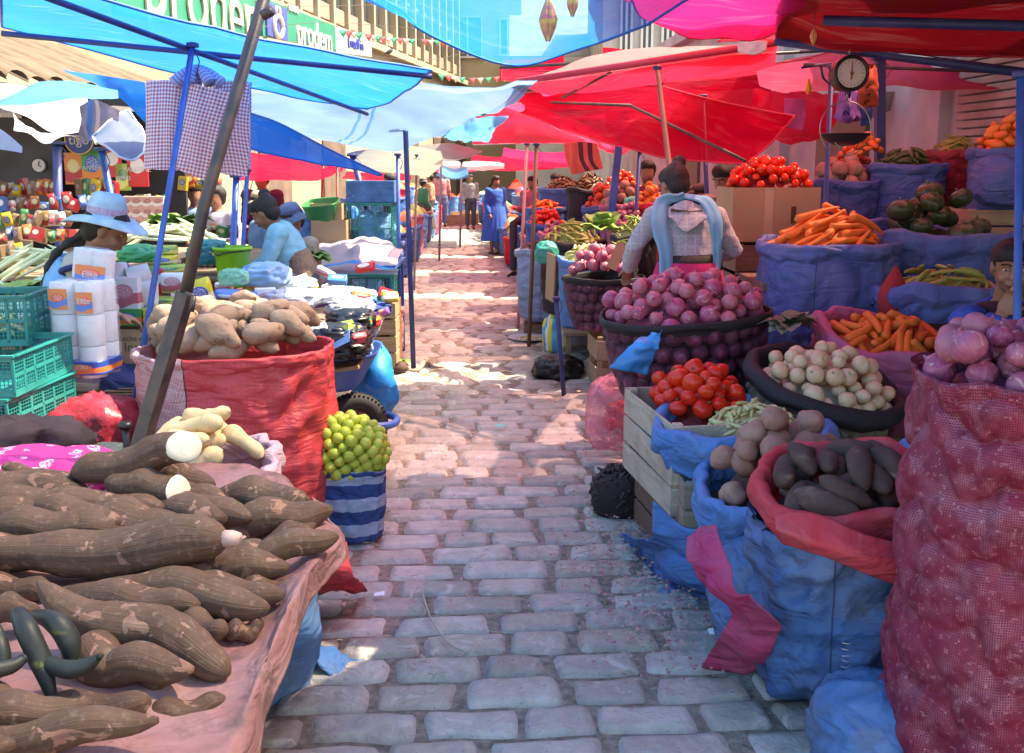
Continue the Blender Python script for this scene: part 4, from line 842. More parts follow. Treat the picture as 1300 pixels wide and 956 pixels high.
def crate(label,loc,w,d,h,rz=0,slats=3,mat=None,name='wooden_crate',group=None,bt=.012,gap=.12,tilt=(0,0)):
    mat=mat or wood('crate_wood'); t=thing(name,label,'crate',loc,rz,group); t.rotation_euler=(*tilt,rz); rs=random.Random(int(w*100+loc[0]*77))
    for i in(-1,1):
        for j in(-1,1):
            m=MB(); m.box((i*(w/2-.02),j*(d/2-.02),h/2),(.036,.036,h*.99),bev=.003); m.build('corner_post',mat,t,smooth=False)
    sh=h/slats
    for k in range(slats):
        for j in(-1,1):
            m=MB(); m.box((0,j*(d/2+bt/2),sh*(k+.5)),(w+2*bt-.002*k,bt,sh*(1-gap)),rot=(0,rs.uniform(-.012,.012),0),bev=.002); m.build('side_slat',mat,t,smooth=False)
        for i in(-1,1):
            m=MB(); m.box((i*(w/2+bt/2-.001),0,sh*(k+.5)),(bt*.9,d-.002,sh*(1-gap)),rot=(rs.uniform(-.012,.012),0,0),bev=.002); m.build('end_slat',mat,t,smooth=False)
    m=MB()
    for k in range(4): m.box((0,-d/2+d*(k+.5)/4,.012),(w-.005,d/4*.86,.012))
    m.build('floor',mat,t,smooth=False)
    return t
def cloth(name,label,cat,ctrl,mat,wr=.02,ws=3.,seed=0,n=10,stretch=(1,1,1),thick=.0,group=None,o=3):
    P,UV=patch(ctrl,n,wr,ws,seed,stretch=stretch,o=o); o0=P[P.shape[0]//2,P.shape[1]//2]; m=MB(); m.grid(P-o0,False,UV)
    ob=m.build(name,mat,loc=o0)
    if thick: md=ob.modifiers.new('t','SOLIDIFY'); md.thickness=thick
    return tag(ob,label,cat,group)
def blob(name,label,cat,c,d,mat,seed=0,wr=.25,ws=1.6,rz=0,power=2.6,group=None,flatb=True,nu=40,nv=24,rot=None,spike=0):
    """crumpled soft bundle: bag, bundle of cloth, plastic"""
    ph=np.linspace(-PI/2,PI/2,nv); th=np.arange(nu)/nu*2*PI; e=2/power
    c_,s_=superell(th,e); cp=np.cos(ph)**e; sp=np.sign(np.sin(ph))*np.abs(np.sin(ph))**e
    P=np.stack([cp[:,None]*c_,cp[:,None]*s_,sp[:,None]*np.ones((1,nu))],-1)
    k=1+wr*(1-2*np.abs(fbm(P*ws+seed*3.1,seed,4)))-wr*.3
    P=P*k[...,None]*np.array(d)/2
    if spike: 
        w=np.clip((P[...,2]/d[2]+.5-.62)/.5,0,1); P[...,0]*=(1-.8*w); P[...,1]*=(1-.8*w); P[...,2]+=w*spike
    if flatb: P[...,2]=np.maximum(P[...,2],-d[2]*.42)
    m=MB(); m.grid(P,True,np.stack(np.meshgrid(th*(d[0]+d[1])/4,ph*d[2]),-1)); o=m.build(name,mat); o.location=(float(c[0]),float(c[1]),float(c[2])+d[2]*.42 if flatb else float(c[2])); o.rotation_euler=rot if rot is not None else (0,0,rz)
    return tag(o,label,cat,group)
# ================= RIGHT ROW =================
G_ON='purple onions in the bags and heaps'
# R1 red net sack
def lumpy_sack(name,label,c,rx,ry,h,mat,seed,lr=.045,la=.012,e=.9):
    """closed net sack whose contents press out in round bumps"""
    nu,nv=200,170; th=np.arange(nu)/nu*2*PI; t=np.linspace(0,1,nv); T,A=np.meshgrid(t,th,indexing='ij'); cx,sy=superell(th,e)
    folds=np.array([.0,.2,.41,.62,.80,1.]); f=np.ones(nv)
    prof=(1.04-.13*t+.03*np.sin(t*PI))*np.minimum(1,t*10+.3)**.5
    fold=.046*(np.abs(np.sin((T*4.6+.9*T*T+1.3*fbm(np.stack([np.cos(A)*1.3,np.sin(A)*1.3,T*2.5],-1),seed,3)+.4*np.cos(A+1))*PI))**.6-.75)*(.6+.5*vn(np.stack([np.cos(A)*2,np.sin(A)*2,T*4],-1),9))
    P=np.stack([cx*rx*prof[:,None],sy*ry*prof[:,None],T*h+.0*A],-1)
    rs=np.random.default_rng(seed); q=np.stack([cx*rx+0*T,sy*ry+0*T,T*h],-1)
    n=int(2*PI*(rx+ry)/2*h/(lr*lr*2.6)); ca=rs.random(n)*2*PI; cz=rs.random(n)*h; c_,s_=superell(ca,e); C=np.stack([c_*rx,s_*ry,cz],-1)
    b=np.zeros(T.shape)
    for k in range(n):
        d2=((q-C[k])**2).sum(-1)/(lr*rs.uniform(.8,1.15))**2; b=np.maximum(b,np.sqrt(np.maximum(0,1-d2)))
    d=fold+la*b-.006+.004*fbm(q*30,seed+2,3)
    P+=np.stack([np.cos(A),np.sin(A),0*A],-1)*d[...,None]
    root=thing(name,label,'sack',c); m=MB(); m.grid(P,True,np.stack([A*(rx+ry)/2,T*h],-1)); m.f.append(tuple(range(nu))[::-1]); m.mi.append(0); m.build('net_body',mat,root)
    top=P[-1]; R_=[]
    for k,s_ in enumerate(np.linspace(-1,1,9)):
        a=(s_+1)*PI/2; w=top.copy(); w[:,:2]*=1+(.05*math.sin(a*1.2)); w[:,2]+=-.035+.05*math.sin(a)+.015*fbm(np.stack([np.cos(th)*3,np.sin(th)*3,0*th+s_],-1),5,3) if False else 0
        w=top.copy(); off=-.03*math.cos(a)*-1; w[:,:2]+=np.stack([np.cos(th),np.sin(th)],-1)*(.018*math.sin(a)-.03*(s_<0)*(-s_))+0; w[:,2]+=(.018*math.sin(a)-.055*max(0,s_)-.05*max(0,-s_))+.012*vn(np.stack([np.cos(th)*4,np.sin(th)*4,0*th],-1),7); R_.append(w)
    m=MB(); R_=np.array(R_); m.grid(R_,True,np.stack([np.tile(th*(rx+ry)/2,(9,1)),np.linspace(0,.1,9)[:,None]*np.ones((1,nu))],-1)); m.build('rolled_rim',mat,root)
    pass
    return root
def netprint(name,c1,c2,c3,cell=.0055):
    n=NT(name); uv=n.mapv(n.uv(),(1/cell,1/cell,1)); v=n.tc(); wob=n.noise(v,18,3); 
    s=n.sep(uv); a=n.math('FRACT',n.math('ADD',s[0],n.math('MULTIPLY',wob,1.5))); b=n.math('FRACT',n.math('ADD',s[1],n.math('MULTIPLY',wob,2.)))
    g=n.math('MAXIMUM',n.math('LESS_THAN',a,.42),n.math('LESS_THAN',b,.42)); f=n.noise(v,13,4,1.); base=n.mix(n.rampf(f,.35,.65),c1,c2)
    sp=n.noise(v,70,3); base=n.mix(n.math('MULTIPLY',n.rampf(sp,.58,.66),.8),base,(.5,.3,.28))
    c=n.mix(g,base,n.mix(n.rampf(n.noise(v,9,4),.3,.7),c3,n.mix(n.rampf(n.noise(v,20,3),.42,.62),lit(c3,.6),(.42,.12,.16))))
    bs=n.bsdf(c,.65); nb=n.bump(g,.9,.004); n.l(n.bump(n.noise(v,40,4),.4,.006,nb),bs.inputs['Normal']); return n.done(bs.outputs[0])
NETR=netprint('red_net_over_onions',(.02,.001,.006),(.10,.006,.025),(.36,.012,.05))
c=at(1228,700,2.36); cR1=np.array([1.235,2.36,0])
LS=lumpy_sack('net_sack','tall red net sack bulging in folds at the right edge, topped with loose onions',cR1,.255,.27,1.10,NETR,3)
heap('purple_onion','large pink onion lying on top of the tall red net sack','onion',cR1+[0,0,1.085],.22,.23,.06,50,'onions on the red net sack',seed=3,scale=.84,bed=LS,lim=2.6)
# R2 big blue sack with red cuffed sack of dark tubers
c2=np.array([1.02,2.88,0]);
r,M,tp=sack('blue_sack','worn big blue sack with a stitched tear, under the red sack of dark tubers',c2,.245,.24,.55,poly('sack_blue_torn',(.055,.16,.37),.75,.6,(.13,.14,.17)),seed=5,rimh=0,amp=.036,bulge=.08,nu=110,wav=.05)
m=MB()
for k in range(9):
    a=1.5*PI-.28+.012*random.uniform(-1,1); z=.30-.018*k; p=np.array([.275*math.cos(a),.268*math.sin(a)-.012,z]); m.tube([p+[-.014,0,random.uniform(-.004,.004)],p+[.0,-.006,0],p+[.014,0,random.uniform(-.005,.005)]],.0018,5)
m.build('stitched_tear',plain('pale_thread',(.55,.52,.48),.8,.1),r)
c3=c2+[.0,.02,.52]
r,M,tp=sack('red_sack','red sack folded open over the worn blue sack and filled with dark tubers',c3,.215,.20,.15,poly('sack_bright_red',(.70,.055,.075),.3,.3),seed=6,tilt=(R(9),R(-6)),rimh=.11,rimr=.035,amp=.016,top=1.08,bottom=.9,wav=.05,seam=False,dome=.02,fillmat=P_DP)
heap('dark_tuber','dark brown tuber heaped in the red sack at the right front','sweet potato',tp-[0,0,.03],.20,.185,.06,80,'dark tubers in the red sack',M=M,seed=8,yaw=(1.2,1.4))
cloth('red_flap','red and white end of the folded sack sticking out over the blue sack','cloth',[[at(984,654,2.62),at(1030,650,2.58),at(1090,672,2.52),at(1152,690,2.5)],[at(986,672,2.55),at(1040,690,2.50),at(1095,705,2.46),at(1150,722,2.46)],[at(992,692,2.58),at(1045,708,2.52),at(1095,728,2.5),at(1140,748,2.5)]],poly('sack_bright_red',(.7,.05,.07)),.022,4,3,thick=.004)
# R3
c4=np.array([.965,3.36,0]); r,M,tp=sack('blue_sack','faded light blue sack of round pinkish potatoes, left of the dark tubers',c4,.25,.235,.52,POLYLB,seed=7,rimh=.10,rimr=.032,amp=.022,bulge=.03,wav=.05,tilt=(R(5),R(-3)),dome=.02,fillmat=P_PO,nu=110)
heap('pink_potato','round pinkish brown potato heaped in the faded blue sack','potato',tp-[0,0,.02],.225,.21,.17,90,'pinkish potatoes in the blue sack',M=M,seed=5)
# R4 low blue sack with pale pods on a crate
crate('low wooden crate under the blue sack of pale green pods',(.87,3.72,.25),.44,.40,.20,R(-2),2,wood('crate_grey',(.40,.31,.21),(.25,.19,.13)))
blob('blue_bundle','full pale blue sack lying under the low crate beside the pink sacking','sack',(.86,3.74,0),(.56,.52,.27),POLYLB,seed=14,wr=.12)
c5=np.array([.90,3.78,.45]); r,M,tp=sack('blue_sack','low wide light blue sack holding a little heap of pale green pods',c5,.30,.25,.17,POLYLB,seed=9,rimh=.085,rimr=.035,amp=.020,bottom=.93,top=1.0,wav=.05,tilt=(R(5),0),seam=False,dome=-.03,fillmat=poly('sack_light_blue',(.2,.4,.7)),open_in=.13,nu=110)
heap('pale_pod','pale green bean pod in the low blue sack','bean pod',tp+np.array([.05,.0,.0]),.19,.15,.05,130,'pale pods in the low blue sack',M=M,seed=5)
# R5 tomato crate
tc_=np.array([.79,4.02,.27]); CR=crate('pale wooden crate of tomatoes with three wide grey boards on the street side',tc_,.46,.66,.37,R(9),3,wood('crate_pale',(.56,.47,.34),(.40,.33,.25),1),gap=.10)
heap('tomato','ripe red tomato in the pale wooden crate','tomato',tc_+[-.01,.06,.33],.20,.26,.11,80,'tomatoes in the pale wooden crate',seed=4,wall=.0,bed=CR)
crate('low crate under the tomato crate behind the dark roots',(tc_[0]+.03,tc_[1]+.02,0),.42,.6,.265,R(9),2,wood('crate_dark',(.22,.14,.09),(.13,.08,.05)))
# blue cloth on the ground
cloth('blue_cloth','light blue sacking spilling onto the cobbles below the pale crate','cloth',[[at(825,640,3.55),at(860,668,3.5),at(905,675,3.4),at(945,680,3.35)],[at(822,690,3.62),at(868,706,3.5),at(905,712,3.42),at(948,715,3.3)],[gr(784,682,.02),gr(840,722,.05),gr(885,735,.06),gr(950,735,.08)],[gr(820,716,.012),gr(840,755,.012),gr(890,758,.012),gr(940,766,.012)]],POLYLB,.03,4,4,thick=.003)
cloth('pink_cloth','dusty pink sacking hanging from the slumped sacks to the cobbles','cloth',[[at(872,682,2.84),at(888,668,2.80),at(908,664,2.78)],[at(866,712,2.74),at(892,714,2.68),at(920,712,2.64)],[at(885,752,2.74),at(905,760,2.66),at(938,758,2.60)],[at(920,785,2.72),at(950,795,2.64),at(985,786,2.58)],[at(902,825,2.84),at(940,832,2.74),at(984,822,2.64)],[at(888,852,2.97),at(925,860,2.90),at(966,858,2.84)]],poly('sack_wine',(.52,.05,.16),.3,.3),.035,5,6,thick=.003,n=14)
pass
cloth('blue_cloth','folded blue sacking leaning between the pinkish potatoes and the red net sack','cloth',[[at(1080,560,3.3),at(1110,570,3.2),at(1165,530,3.1),at(1185,515,3.1)],[at(1075,585,3.2),at(1110,590,3.05),at(1160,570,3.0),at(1180,560,3.0)],[at(1070,600,3.2),at(1115,610,3.1),at(1150,610,3.05),at(1170,610,3.05)]],POLYLB,.04,4,9,thick=.003)
# dark roots in net on the ground
blob('net_bag','low net bag of black dried roots on the cobbles beside the crate','bag',(*gr(792,668)[:2]+[0,.16],0),(.26,.26,.23),plain('black_root_core',(.02,.013,.012),.8,.4),seed=4,wr=.1)
c0=np.array([*(gr(792,668)[:2]+[0,.16]),.10]); rs=random.Random(3); bm_=MB()
for k in range(330):
    a=rs.random()*6.28; ph=rs.uniform(-.7,1.45); p=c0+np.array([.13*math.cos(a)*math.cos(ph),.13*math.sin(a)*math.cos(ph),.125*math.sin(ph)]); q=np.array([rs.uniform(-1,1) for _ in range(3)])*.026
    bm_.tube([p-q,p+np.array([rs.uniform(-1,1) for _ in range(3)])*.008,p+q],[.004,.011,.005],5,smooth=2)
tag(bm_.build('dried_roots',prodmat('black_root',(.02,.012,.012),(.05,.035,.03),None,.45,(1,1,1),20,.3,60)),'tangle of curly black dried roots beside the tomato crate','dried roots',kind='stuff')
blob('plastic_bag','pink plastic bag with tomatoes showing through, under the big onion bag','bag',(*(gr(787,612)[:2]+[0,.25]),0.12),(.30,.24,.42),clear('pink_clear',(.80,.22,.30),.4),seed=5,wr=.18)
heap('tomato','tomato inside the pink plastic bag','tomato',(*(gr(790,612)[:2]+[.02,.25]),.20),.10,.09,.08,9,'tomatoes in the pink plastic bag',seed=6)
# R6 large black net bag of onions
NETK=net('black_net',(.018,.012,.02),.0085,.20); NETG=net('black_net_fine',(.015,.015,.018),.0085,.24); m_blk=plain('black_net_roll',(.016,.014,.018),.75,.3,30,.6,120,.003)
c6=np.array([.87,4.78,.36]); kw=dict(bulge=.10,bottom=.62,top=1.,e=.9)
crate('wooden crate under the large onion bag',(.90,4.85,0),.5,.45,.36,.1,3)
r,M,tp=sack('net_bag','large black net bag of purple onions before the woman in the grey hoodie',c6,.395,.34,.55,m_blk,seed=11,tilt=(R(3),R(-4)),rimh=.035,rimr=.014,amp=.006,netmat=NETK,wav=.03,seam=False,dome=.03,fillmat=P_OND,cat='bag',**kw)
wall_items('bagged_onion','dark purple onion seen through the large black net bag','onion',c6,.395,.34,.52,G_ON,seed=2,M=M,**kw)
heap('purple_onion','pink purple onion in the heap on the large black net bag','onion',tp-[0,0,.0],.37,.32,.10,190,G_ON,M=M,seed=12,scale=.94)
cloth('blue_rag','bright blue plastic tied to the rim of the large onion bag','plastic bag',[[at(838,420,4.30),at(830,428,4.28),at(826,430,4.3)],[at(833,440,4.27),at(815,442,4.25),at(800,445,4.28)],[at(820,472,4.3),at(795,468,4.28),at(773,466,4.3)]],plain('blue_plastic',(.02,.30,.75),.35,.3,8,.4,20,.01),.03,9,3,thick=.002)
# R7 white onions
c7=np.array([1.24,4.18,.36]); kw=dict(bulge=.12,bottom=.8,top=1.,e=.95)
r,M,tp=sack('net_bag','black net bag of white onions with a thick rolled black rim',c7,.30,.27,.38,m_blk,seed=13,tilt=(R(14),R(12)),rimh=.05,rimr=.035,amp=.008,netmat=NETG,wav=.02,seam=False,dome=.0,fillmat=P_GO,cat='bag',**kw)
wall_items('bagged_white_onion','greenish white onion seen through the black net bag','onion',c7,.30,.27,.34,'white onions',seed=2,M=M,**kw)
heap('white_onion','white onion heaped in the black rimmed net bag','onion',tp-[0,0,.05],.27,.24,.11,150,'white onions',M=M,seed=12)
crate('low crate under the white onion bag',(1.27,4.2,0),.5,.45,.36,0,3)
# greens between
def leafy(name,label,c,n,s,mat,seed,spread=1.,up=.5,cat='greens'):
    rs=random.Random(seed); m=MB()
    for k in range(n):
        a=rs.random()*6.28; el=rs.uniform(.1,1.2)*up+.1; L=s*rs.uniform(.6,1.); w=L*.34; d=np.array([math.cos(a)*math.cos(el),math.sin(a)*math.cos(el),math.sin(el)]); sd_=np.array([-math.sin(a),math.cos(a),0])
        P=[]
        for t in np.linspace(0,1,7):
            cc=d*L*t+np.array([0,0,-.35*L*t*t]); ww=w*math.sin(PI*min(1,t*.93+.07))**.7
            P.append([cc+sd_*ww*x+np.array([0,0,abs(x)*ww*.35+.02*s*math.sin(9*t+x*7+k)]) for x in(-1,-.5,0,.5,1)])
        m.grid(np.array(P)+np.array([rs.uniform(-.2,.2)*s*spread,rs.uniform(-.2,.2)*s*spread,0]))
    return tag(m.build(name,mat,loc=c),label,cat)
m_leafd=prodmat('wilted_leaf',(.10,.13,.075),(.20,.23,.16),None,.6,(1,1,1),20,.5,40); m_leafg=prodmat('fresh_leaf',(.12,.24,.05),(.24,.36,.10),None,.5,(1,1,1),20,.5,40)
leafy('leafy_greens','dull wilted green leaves between the white onions and the carrots',at(1000,412,4.5),26,.16,m_leafd,3)
# R8 pink sack of carrots
c8=np.array([1.70,4.62,.42]); r,M,tp=sack('pink_sack','pink sack of short carrots tilted towards the street, behind the white onions',c8,.32,.27,.42,poly('sack_rose',(.50,.11,.24),.2,.3),seed=15,tilt=(R(12),R(10)),rimh=.08,rimr=.03,amp=.02,wav=.05,dome=.0,fillmat=P_CA)
heap('short_carrot','short thick carrot in the pink sack','carrot',tp-[0,0,.035],.28,.235,.07,78,'short carrots in the pink sack',M=M,seed=3,yaw=(0,1.6))
crate('crate under the pink carrot sack',(1.68,4.66,0),.55,.5,.42,0,3)
# R9 blue carrot sack
c9=np.array([1.72,5.42,.50]); r,M,tp=sack('blue_sack','tall violet blue sack of long carrots beside the cardboard box of tomatoes',c9,.335,.30,.68,POLYV,seed=17,rimh=.07,rimr=.03,amp=.024,bulge=.10,wav=.03,top=.95,dome=.02,fillmat=P_CA,nu=110)
heap('carrot','long carrot heaped in the tall violet blue sack','carrot',tp-[0,0,.03],.29,.26,.17,66,'long carrots in the tall blue sack',M=M,seed=3,yaw=(.35,.45))
m=MB(); m.box((1.72,5.42,.249),(.62,.6,.496),bev=.01); tag(m.build('storage_box',plain('box_blue_dark',(.03,.05,.2),.8,.2),smooth=False),'dark blue box under the tall carrot sack','box')
# R10 squash sack, R11 pods sack and crates
c10=np.array([2.36,5.62,.98]); r,M,tp=sack('blue_sack','wide violet blue sack of dark green squashes on the back shelf',c10,.36,.30,.24,POLYV,seed=19,rimh=.11,rimr=.045,amp=.03,wav=.08,bottom=.95,tilt=(R(4),R(3)),seam=False,dome=-.04,fillmat=POLYV,nu=110,open_in=.12)
heap('green_squash','dark green squash in the wide blue sack','squash',tp-[0,0,.04],.30,.25,.14,13,'squashes in the wide blue sack',M=M,seed=6,scale=.86)
c11=np.array([2.17,4.98,.84]); r,M,tp=sack('blue_sack','low violet blue sack of green bean pods on a pale crate near the boy',c11,.29,.24,.16,POLYV,seed=21,rimh=.08,rimr=.035,amp=.02,wav=.05,bottom=.93,seam=False,dome=.0,fillmat=P_PD,nu=100)
heap('green_pod','broad green bean pod in the low violet sack','bean pod',tp-[0,0,.02],.26,.21,.09,80,'broad bean pods in the low violet sack',M=M,seed=6,yaw=(.6,.9),scale=1.12)
crate('pale wooden crate under the sack of broad bean pods',(2.14,4.96,.46),.5,.44,.37,.12,3,wood('crate_warm',(.46,.32,.19),(.30,.20,.12)))
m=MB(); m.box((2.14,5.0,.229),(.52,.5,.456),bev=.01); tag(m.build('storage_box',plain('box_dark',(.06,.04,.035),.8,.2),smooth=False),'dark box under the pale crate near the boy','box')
crate('slatted crate behind the squash sack at the right',(2.86,6.0,1.06),.4,.34,.30,0,3,wood('crate_warm'))
m=MB(); m.box((2.3,5.65,.96),(1.9,.62,.04),bev=.004); t=thing('display_shelf','wooden shelf carrying the sacks at the back right','shelf',(0,0,0)); m.build('board',wood('shelf_wood',(.2,.14,.1),(.12,.08,.06)),t,smooth=False)
for x in(1.42,3.2):
    for y in (5.42,5.9): m=MB(); m.box((x,y,.47),(.05,.05,.938)); m.build('leg',wood('shelf_wood'),t,smooth=False)
blob('red_bundle','small dark red cloth bundle tied up between the two carrot sacks','bundle',(*at(1133,402,4.9),),(.14,.12,.22),plain('dark_red_cloth',(.34,.02,.03),.8,.3,8,.3),seed=7,wr=.1,spike=.05)
# R13 cardboard box with tomatoes and the crates below
m_card=plain('cardboard',(.42,.27,.15),.8,.12,4,.2,60,.001); m_cardin=plain('cardboard_shaded',(.30,.18,.10),.85,.15,4,.2)
def carton(label,c,w,d,h,rz=0,mat=None,openh=None,name='cardboard_box'):
    mat=mat or m_card; t=thing(name,label,'cardboard box',c,rz); m=MB(); th=.006
    m.box((0,-d/2,h/2),(w,th,h)); m.box((0,d/2,h/2),(w,th,h)); m.box((-w/2,0,h/2),(th,d-2*th,h)); m.box((w/2,0,h/2),(th,d-2*th,h)); m.box((0,0,.004),(w-2*th,d-2*th,th)); m.build('carton',mat,t,smooth=False)
    return t
cb=np.array([1.56,6.15,1.16]); t=carton('open brown cardboard box heaped with small tomatoes, behind the hoodie woman',cb,.52,.40,.32,R(3))
m=MB(); m.box((.1,-.206,.16),(.03,.004,.10),bev=.001); m.build('slot',plain('dark_slot',(.08,.05,.03),.9,.1),t,smooth=False)
m=MB(); m.box((-.05,-.2055,.16),(.055,.003,.318)); m.build('tape',plain('tape',(.5,.36,.22),.3,.1),t,smooth=False)
heap('boxed_tomato','small tomato heaped in the open cardboard box','tomato',cb+[0,0,.30],.26,.20,.13,78,'small tomatoes in the cardboard box',seed=4,bed=t)
crate('brown crate directly under the cardboard box of tomatoes',(1.58,6.15,.80),.5,.42,.35,R(3),2,wood('crate_dark',(.22,.14,.09),(.13,.08,.05)))
crate('lowest brown crate of the stack under the tomato box',(1.58,6.15,.42),.5,.42,.37,R(3),3,wood('crate_dark'))
m=MB(); m.box((1.58,6.15,.21),(.6,.5,.42),bev=.01); tag(m.build('plastic_box',plain('box_blue',(.02,.07,.3),.5,.2),smooth=False),'blue plastic box at the bottom under the tomato box stack','box')
# R14 back row on upper shelf
m=MB(); m.box((2.62,6.75,1.16),(2.1,.6,.05),bev=.004); t=thing('display_shelf','upper wooden shelf along the wall at the back right','shelf',(0,0,0)); m.build('board',wood('shelf_wood'),t,smooth=False)
for x in(1.66,3.4):
    for y in (6.5,7.0): m=MB(); m.box((x,y,.567),(.05,.05,1.134)); m.build('leg',wood('shelf_wood'),t,smooth=False)
def hsack(label,px,py,Y,wpx,hm,mat,kn,klabel,cat,n,seed,dome=.08,group=None,z0=None,name='blue_sack',d=.8,scale=1.,yaw=(0,PI),tilt=(0,0),fill=None,rimh=.05):
    c=at(px,py,Y); rx=wpx*mpp(py,Y)/2; base=c[2]-hm if z0 is None else z0
    r,M,tp=sack(name,label,(c[0],c[1],base),rx,rx*d,c[2]-base,mat,seed=seed,rimh=rimh,rimr=.02,amp=.014,wav=.03,nu=56,tilt=tilt,dome=.0,fillmat=fill or K[kn][0][0].materials[0])
    heap(kn,klabel,cat,tp-[0,0,.02],rx*.9,rx*d*.9,dome,n,group or klabel.split(' in ')[0]+' heap',M=M,seed=seed,scale=scale,yaw=yaw); return tp
hsack('violet blue sack of dark potatoes on the upper shelf left of the scale post',1068,232,6.5,82,.30,POLYV,'pink_potato','potato in the violet sack on the upper shelf','potato',30,31,.06,'potatoes on the upper shelf',z0=1.186)
hsack('violet blue sack of dark green peppers on the upper shelf right of the scale post',1148,212,6.55,92,.42,POLYV,'dark_green_pepper','dark green pepper in the sack on the upper shelf','pepper',90,32,.10,'dark peppers on the upper shelf',z0=1.186)
hsack('dark red sack of yellowish green pods on the upper shelf by the white wall',1214,192,6.75,66,.5,POLYDR,'green_pod','yellowish green pod in the dark red sack','bean pod',40,33,.08,'pods in the dark red sack',z0=1.186,name='red_sack')
hsack('violet blue sack of dark yellow peppers at the top right edge',1285,190,6.1,92,.5,POLYV,'orange_pepper','yellow brown pepper in the sack at the top right edge','pepper',60,34,.16,'peppers at the top right edge',z0=1.0)
blob('blue_bundle','crumpled violet blue sack end hanging at the right edge of the upper shelf','bundle',at(1275,246,5.9)-[0,0,.06],(.34,.3,.30),POLYV,seed=12,wr=.2)
heap('red_pepper','small red pepper heaped beside the scale post','pepper',at(1080,212,6.7)+[0,0,-.03],.14,.11,.12,46,'red peppers by the scale post',seed=5,scale=.62)
heap('orange_pepper','orange pepper heaped just left of the scale post','pepper',at(1100,208,6.6)+[0,0,0],.12,.1,.14,24,'orange peppers by the scale post',seed=6,scale=.8)
# R16 scale
sc=at(1077,94,5.0); t=thing('hanging_scale','round dial scale with a wire bail and shallow pan hanging from the dark red canopy','scale',sc)
def cyl(m,c,r,h,axis='y',n=36,mi=0,r2=None):
    a=np.arange(n)/n*2*PI; r2=r if r2 is None else r2; P=[]
    for (q,rr) in ((0,0.001),(0,r),(h,r2),(h,.001)):
        if axis=='y': P.append(np.stack([rr*np.cos(a),np.full(n,q),rr*np.sin(a)],-1))
        elif axis=='z': P.append(np.stack([rr*np.cos(a),rr*np.sin(a),np.full(n,q)],-1))
        else: P.append(np.stack([np.full(n,q),rr*np.cos(a),rr*np.sin(a)],-1))
    m.grid(np.array(P)+np.asarray(c,float),True,mi=mi); return m
m_black=plain('black_enamel',(.015,.015,.018),.35,.2,9,.1); m_dial=plain('dial_face',(.62,.58,.6),.4,.12,8,.05); m_steel=plain('dull_steel',(.35,.34,.34),.35,.3,9,.2,40,.001,metal=.8)
m=MB(); cyl(m,(0,-.04,0),.082,.09); a=np.linspace(0,2*PI,37); m.tube(np.stack([.078*np.cos(a),np.full(37,-.045),.078*np.sin(a)],1),.009,8,cap=False); m.build('case',m_black,t,auto=40)
m=MB(); cyl(m,(0,-.047,0),.068,.006); f=m.build('dial',m_dial,t,auto=40)
m=MB()
for k in range(20):
    a=k/20*2*PI; L=.012 if k%5 else .02; p=np.array([math.cos(a),0,math.sin(a)]); m.tube([p*(.064-L)+[0,-.049,0],p*.064+[0,-.049,0]],.0009,4)
m.build('tick_marks',m_black,f); m=MB(); m.tube([(0,-.051,-.03),(0,-.051,.05)],[.0035,.0015],5); cyl(m,(0,-.056,0),.008,.006); m.build('needle',plain('needle_brown',(.25,.08,.03),.5,.1),t)
m=MB(); m.tube([(0,0,.08),(0,0,.13)],.005,6); m.tube([(0,0,.128),(.015,0,.145),(0,0,.16),(-.012,0,.15)],.003,6,smooth=4); m.tube([(0,0,-.08),(0,0,-.125)],.005,6); m.build('hook',m_steel,t)
a=np.linspace(0,2*PI,41); m=MB(); ctr=np.array([0,0,-.26]); m.tube(np.stack([.125*np.cos(a),.01*np.sin(a),-.26+.132*np.sin(a)],1),.0028,6,cap=False); m.tube([(0,0,-.125),(0,0,-.13)],.004,6); m.build('bail',m_steel,t)
m=MB(); pr=[(.002,-.058),(.05,-.054),(.09,-.035),(.118,-.002),(.121,.0),(.117,.002),(.088,-.03),(.05,-.049),(.002,-.053)]; m.lathe(pr,36,(0,0,-.285)); m.build('pan',plain('pan_dark',(.05,.04,.05),.4,.3,9,.1,metal=.5),t)
m=MB()
for s in(-1,1): m.tube([(s*.08,-.02,-.30),(s*.03,-.06,-.365),(0,-.02,-.385)],.003,6,smooth=5)
m.build('pan_brace',m_steel,t)
# cloths behind the scale
cloth('purple_bag','purple and blue knotted bag hanging behind the scale','bag',[[at(1066,116,5.35),at(1078,112,5.3),at(1088,116,5.35)],[at(1060,148,5.35),at(1075,150,5.25),at(1090,148,5.35)],[at(1066,146,5.4),at(1078,152,5.35),at(1088,150,5.4)]],plain('purple_bagmat',(.20,.07,.34),.6,.4,9,.3),.02,8,2,thick=.02)
cloth('orange_bag','burnt orange cloth bag hanging between the scale and the dark blue post','bag',[[at(1096,84,5.45),at(1106,80,5.4),at(1113,88,5.45)],[at(1090,112,5.4),at(1102,112,5.35),at(1114,116,5.4)],[at(1088,134,5.45),at(1100,136,5.4),at(1112,134,5.45)]],plain('orange_bagmat',(.50,.07,.02),.7,.4,9,.3),.02,8,3,thick=.02)
cloth('blue_rag','dark blue rag hanging under the orange bag','rag',[[at(1092,136,5.5),at(1110,136,5.5)],[at(1094,160,5.5),at(1106,158,5.5)]],plain('rag_blue',(.03,.06,.25),.8,.4,9,.3),.02,9,4,thick=.01)
m=MB(); q=at(1027,100,5.0); m.tube([q,q-[0,0,.05],q-[0,0,.075]],[.004,.018,.006],8,smooth=4); tag(m.build('bell_charm',plain('orange_charm',(.75,.28,.03),.4,.2)),'small orange pear shaped charm hanging left of the scale','charm')
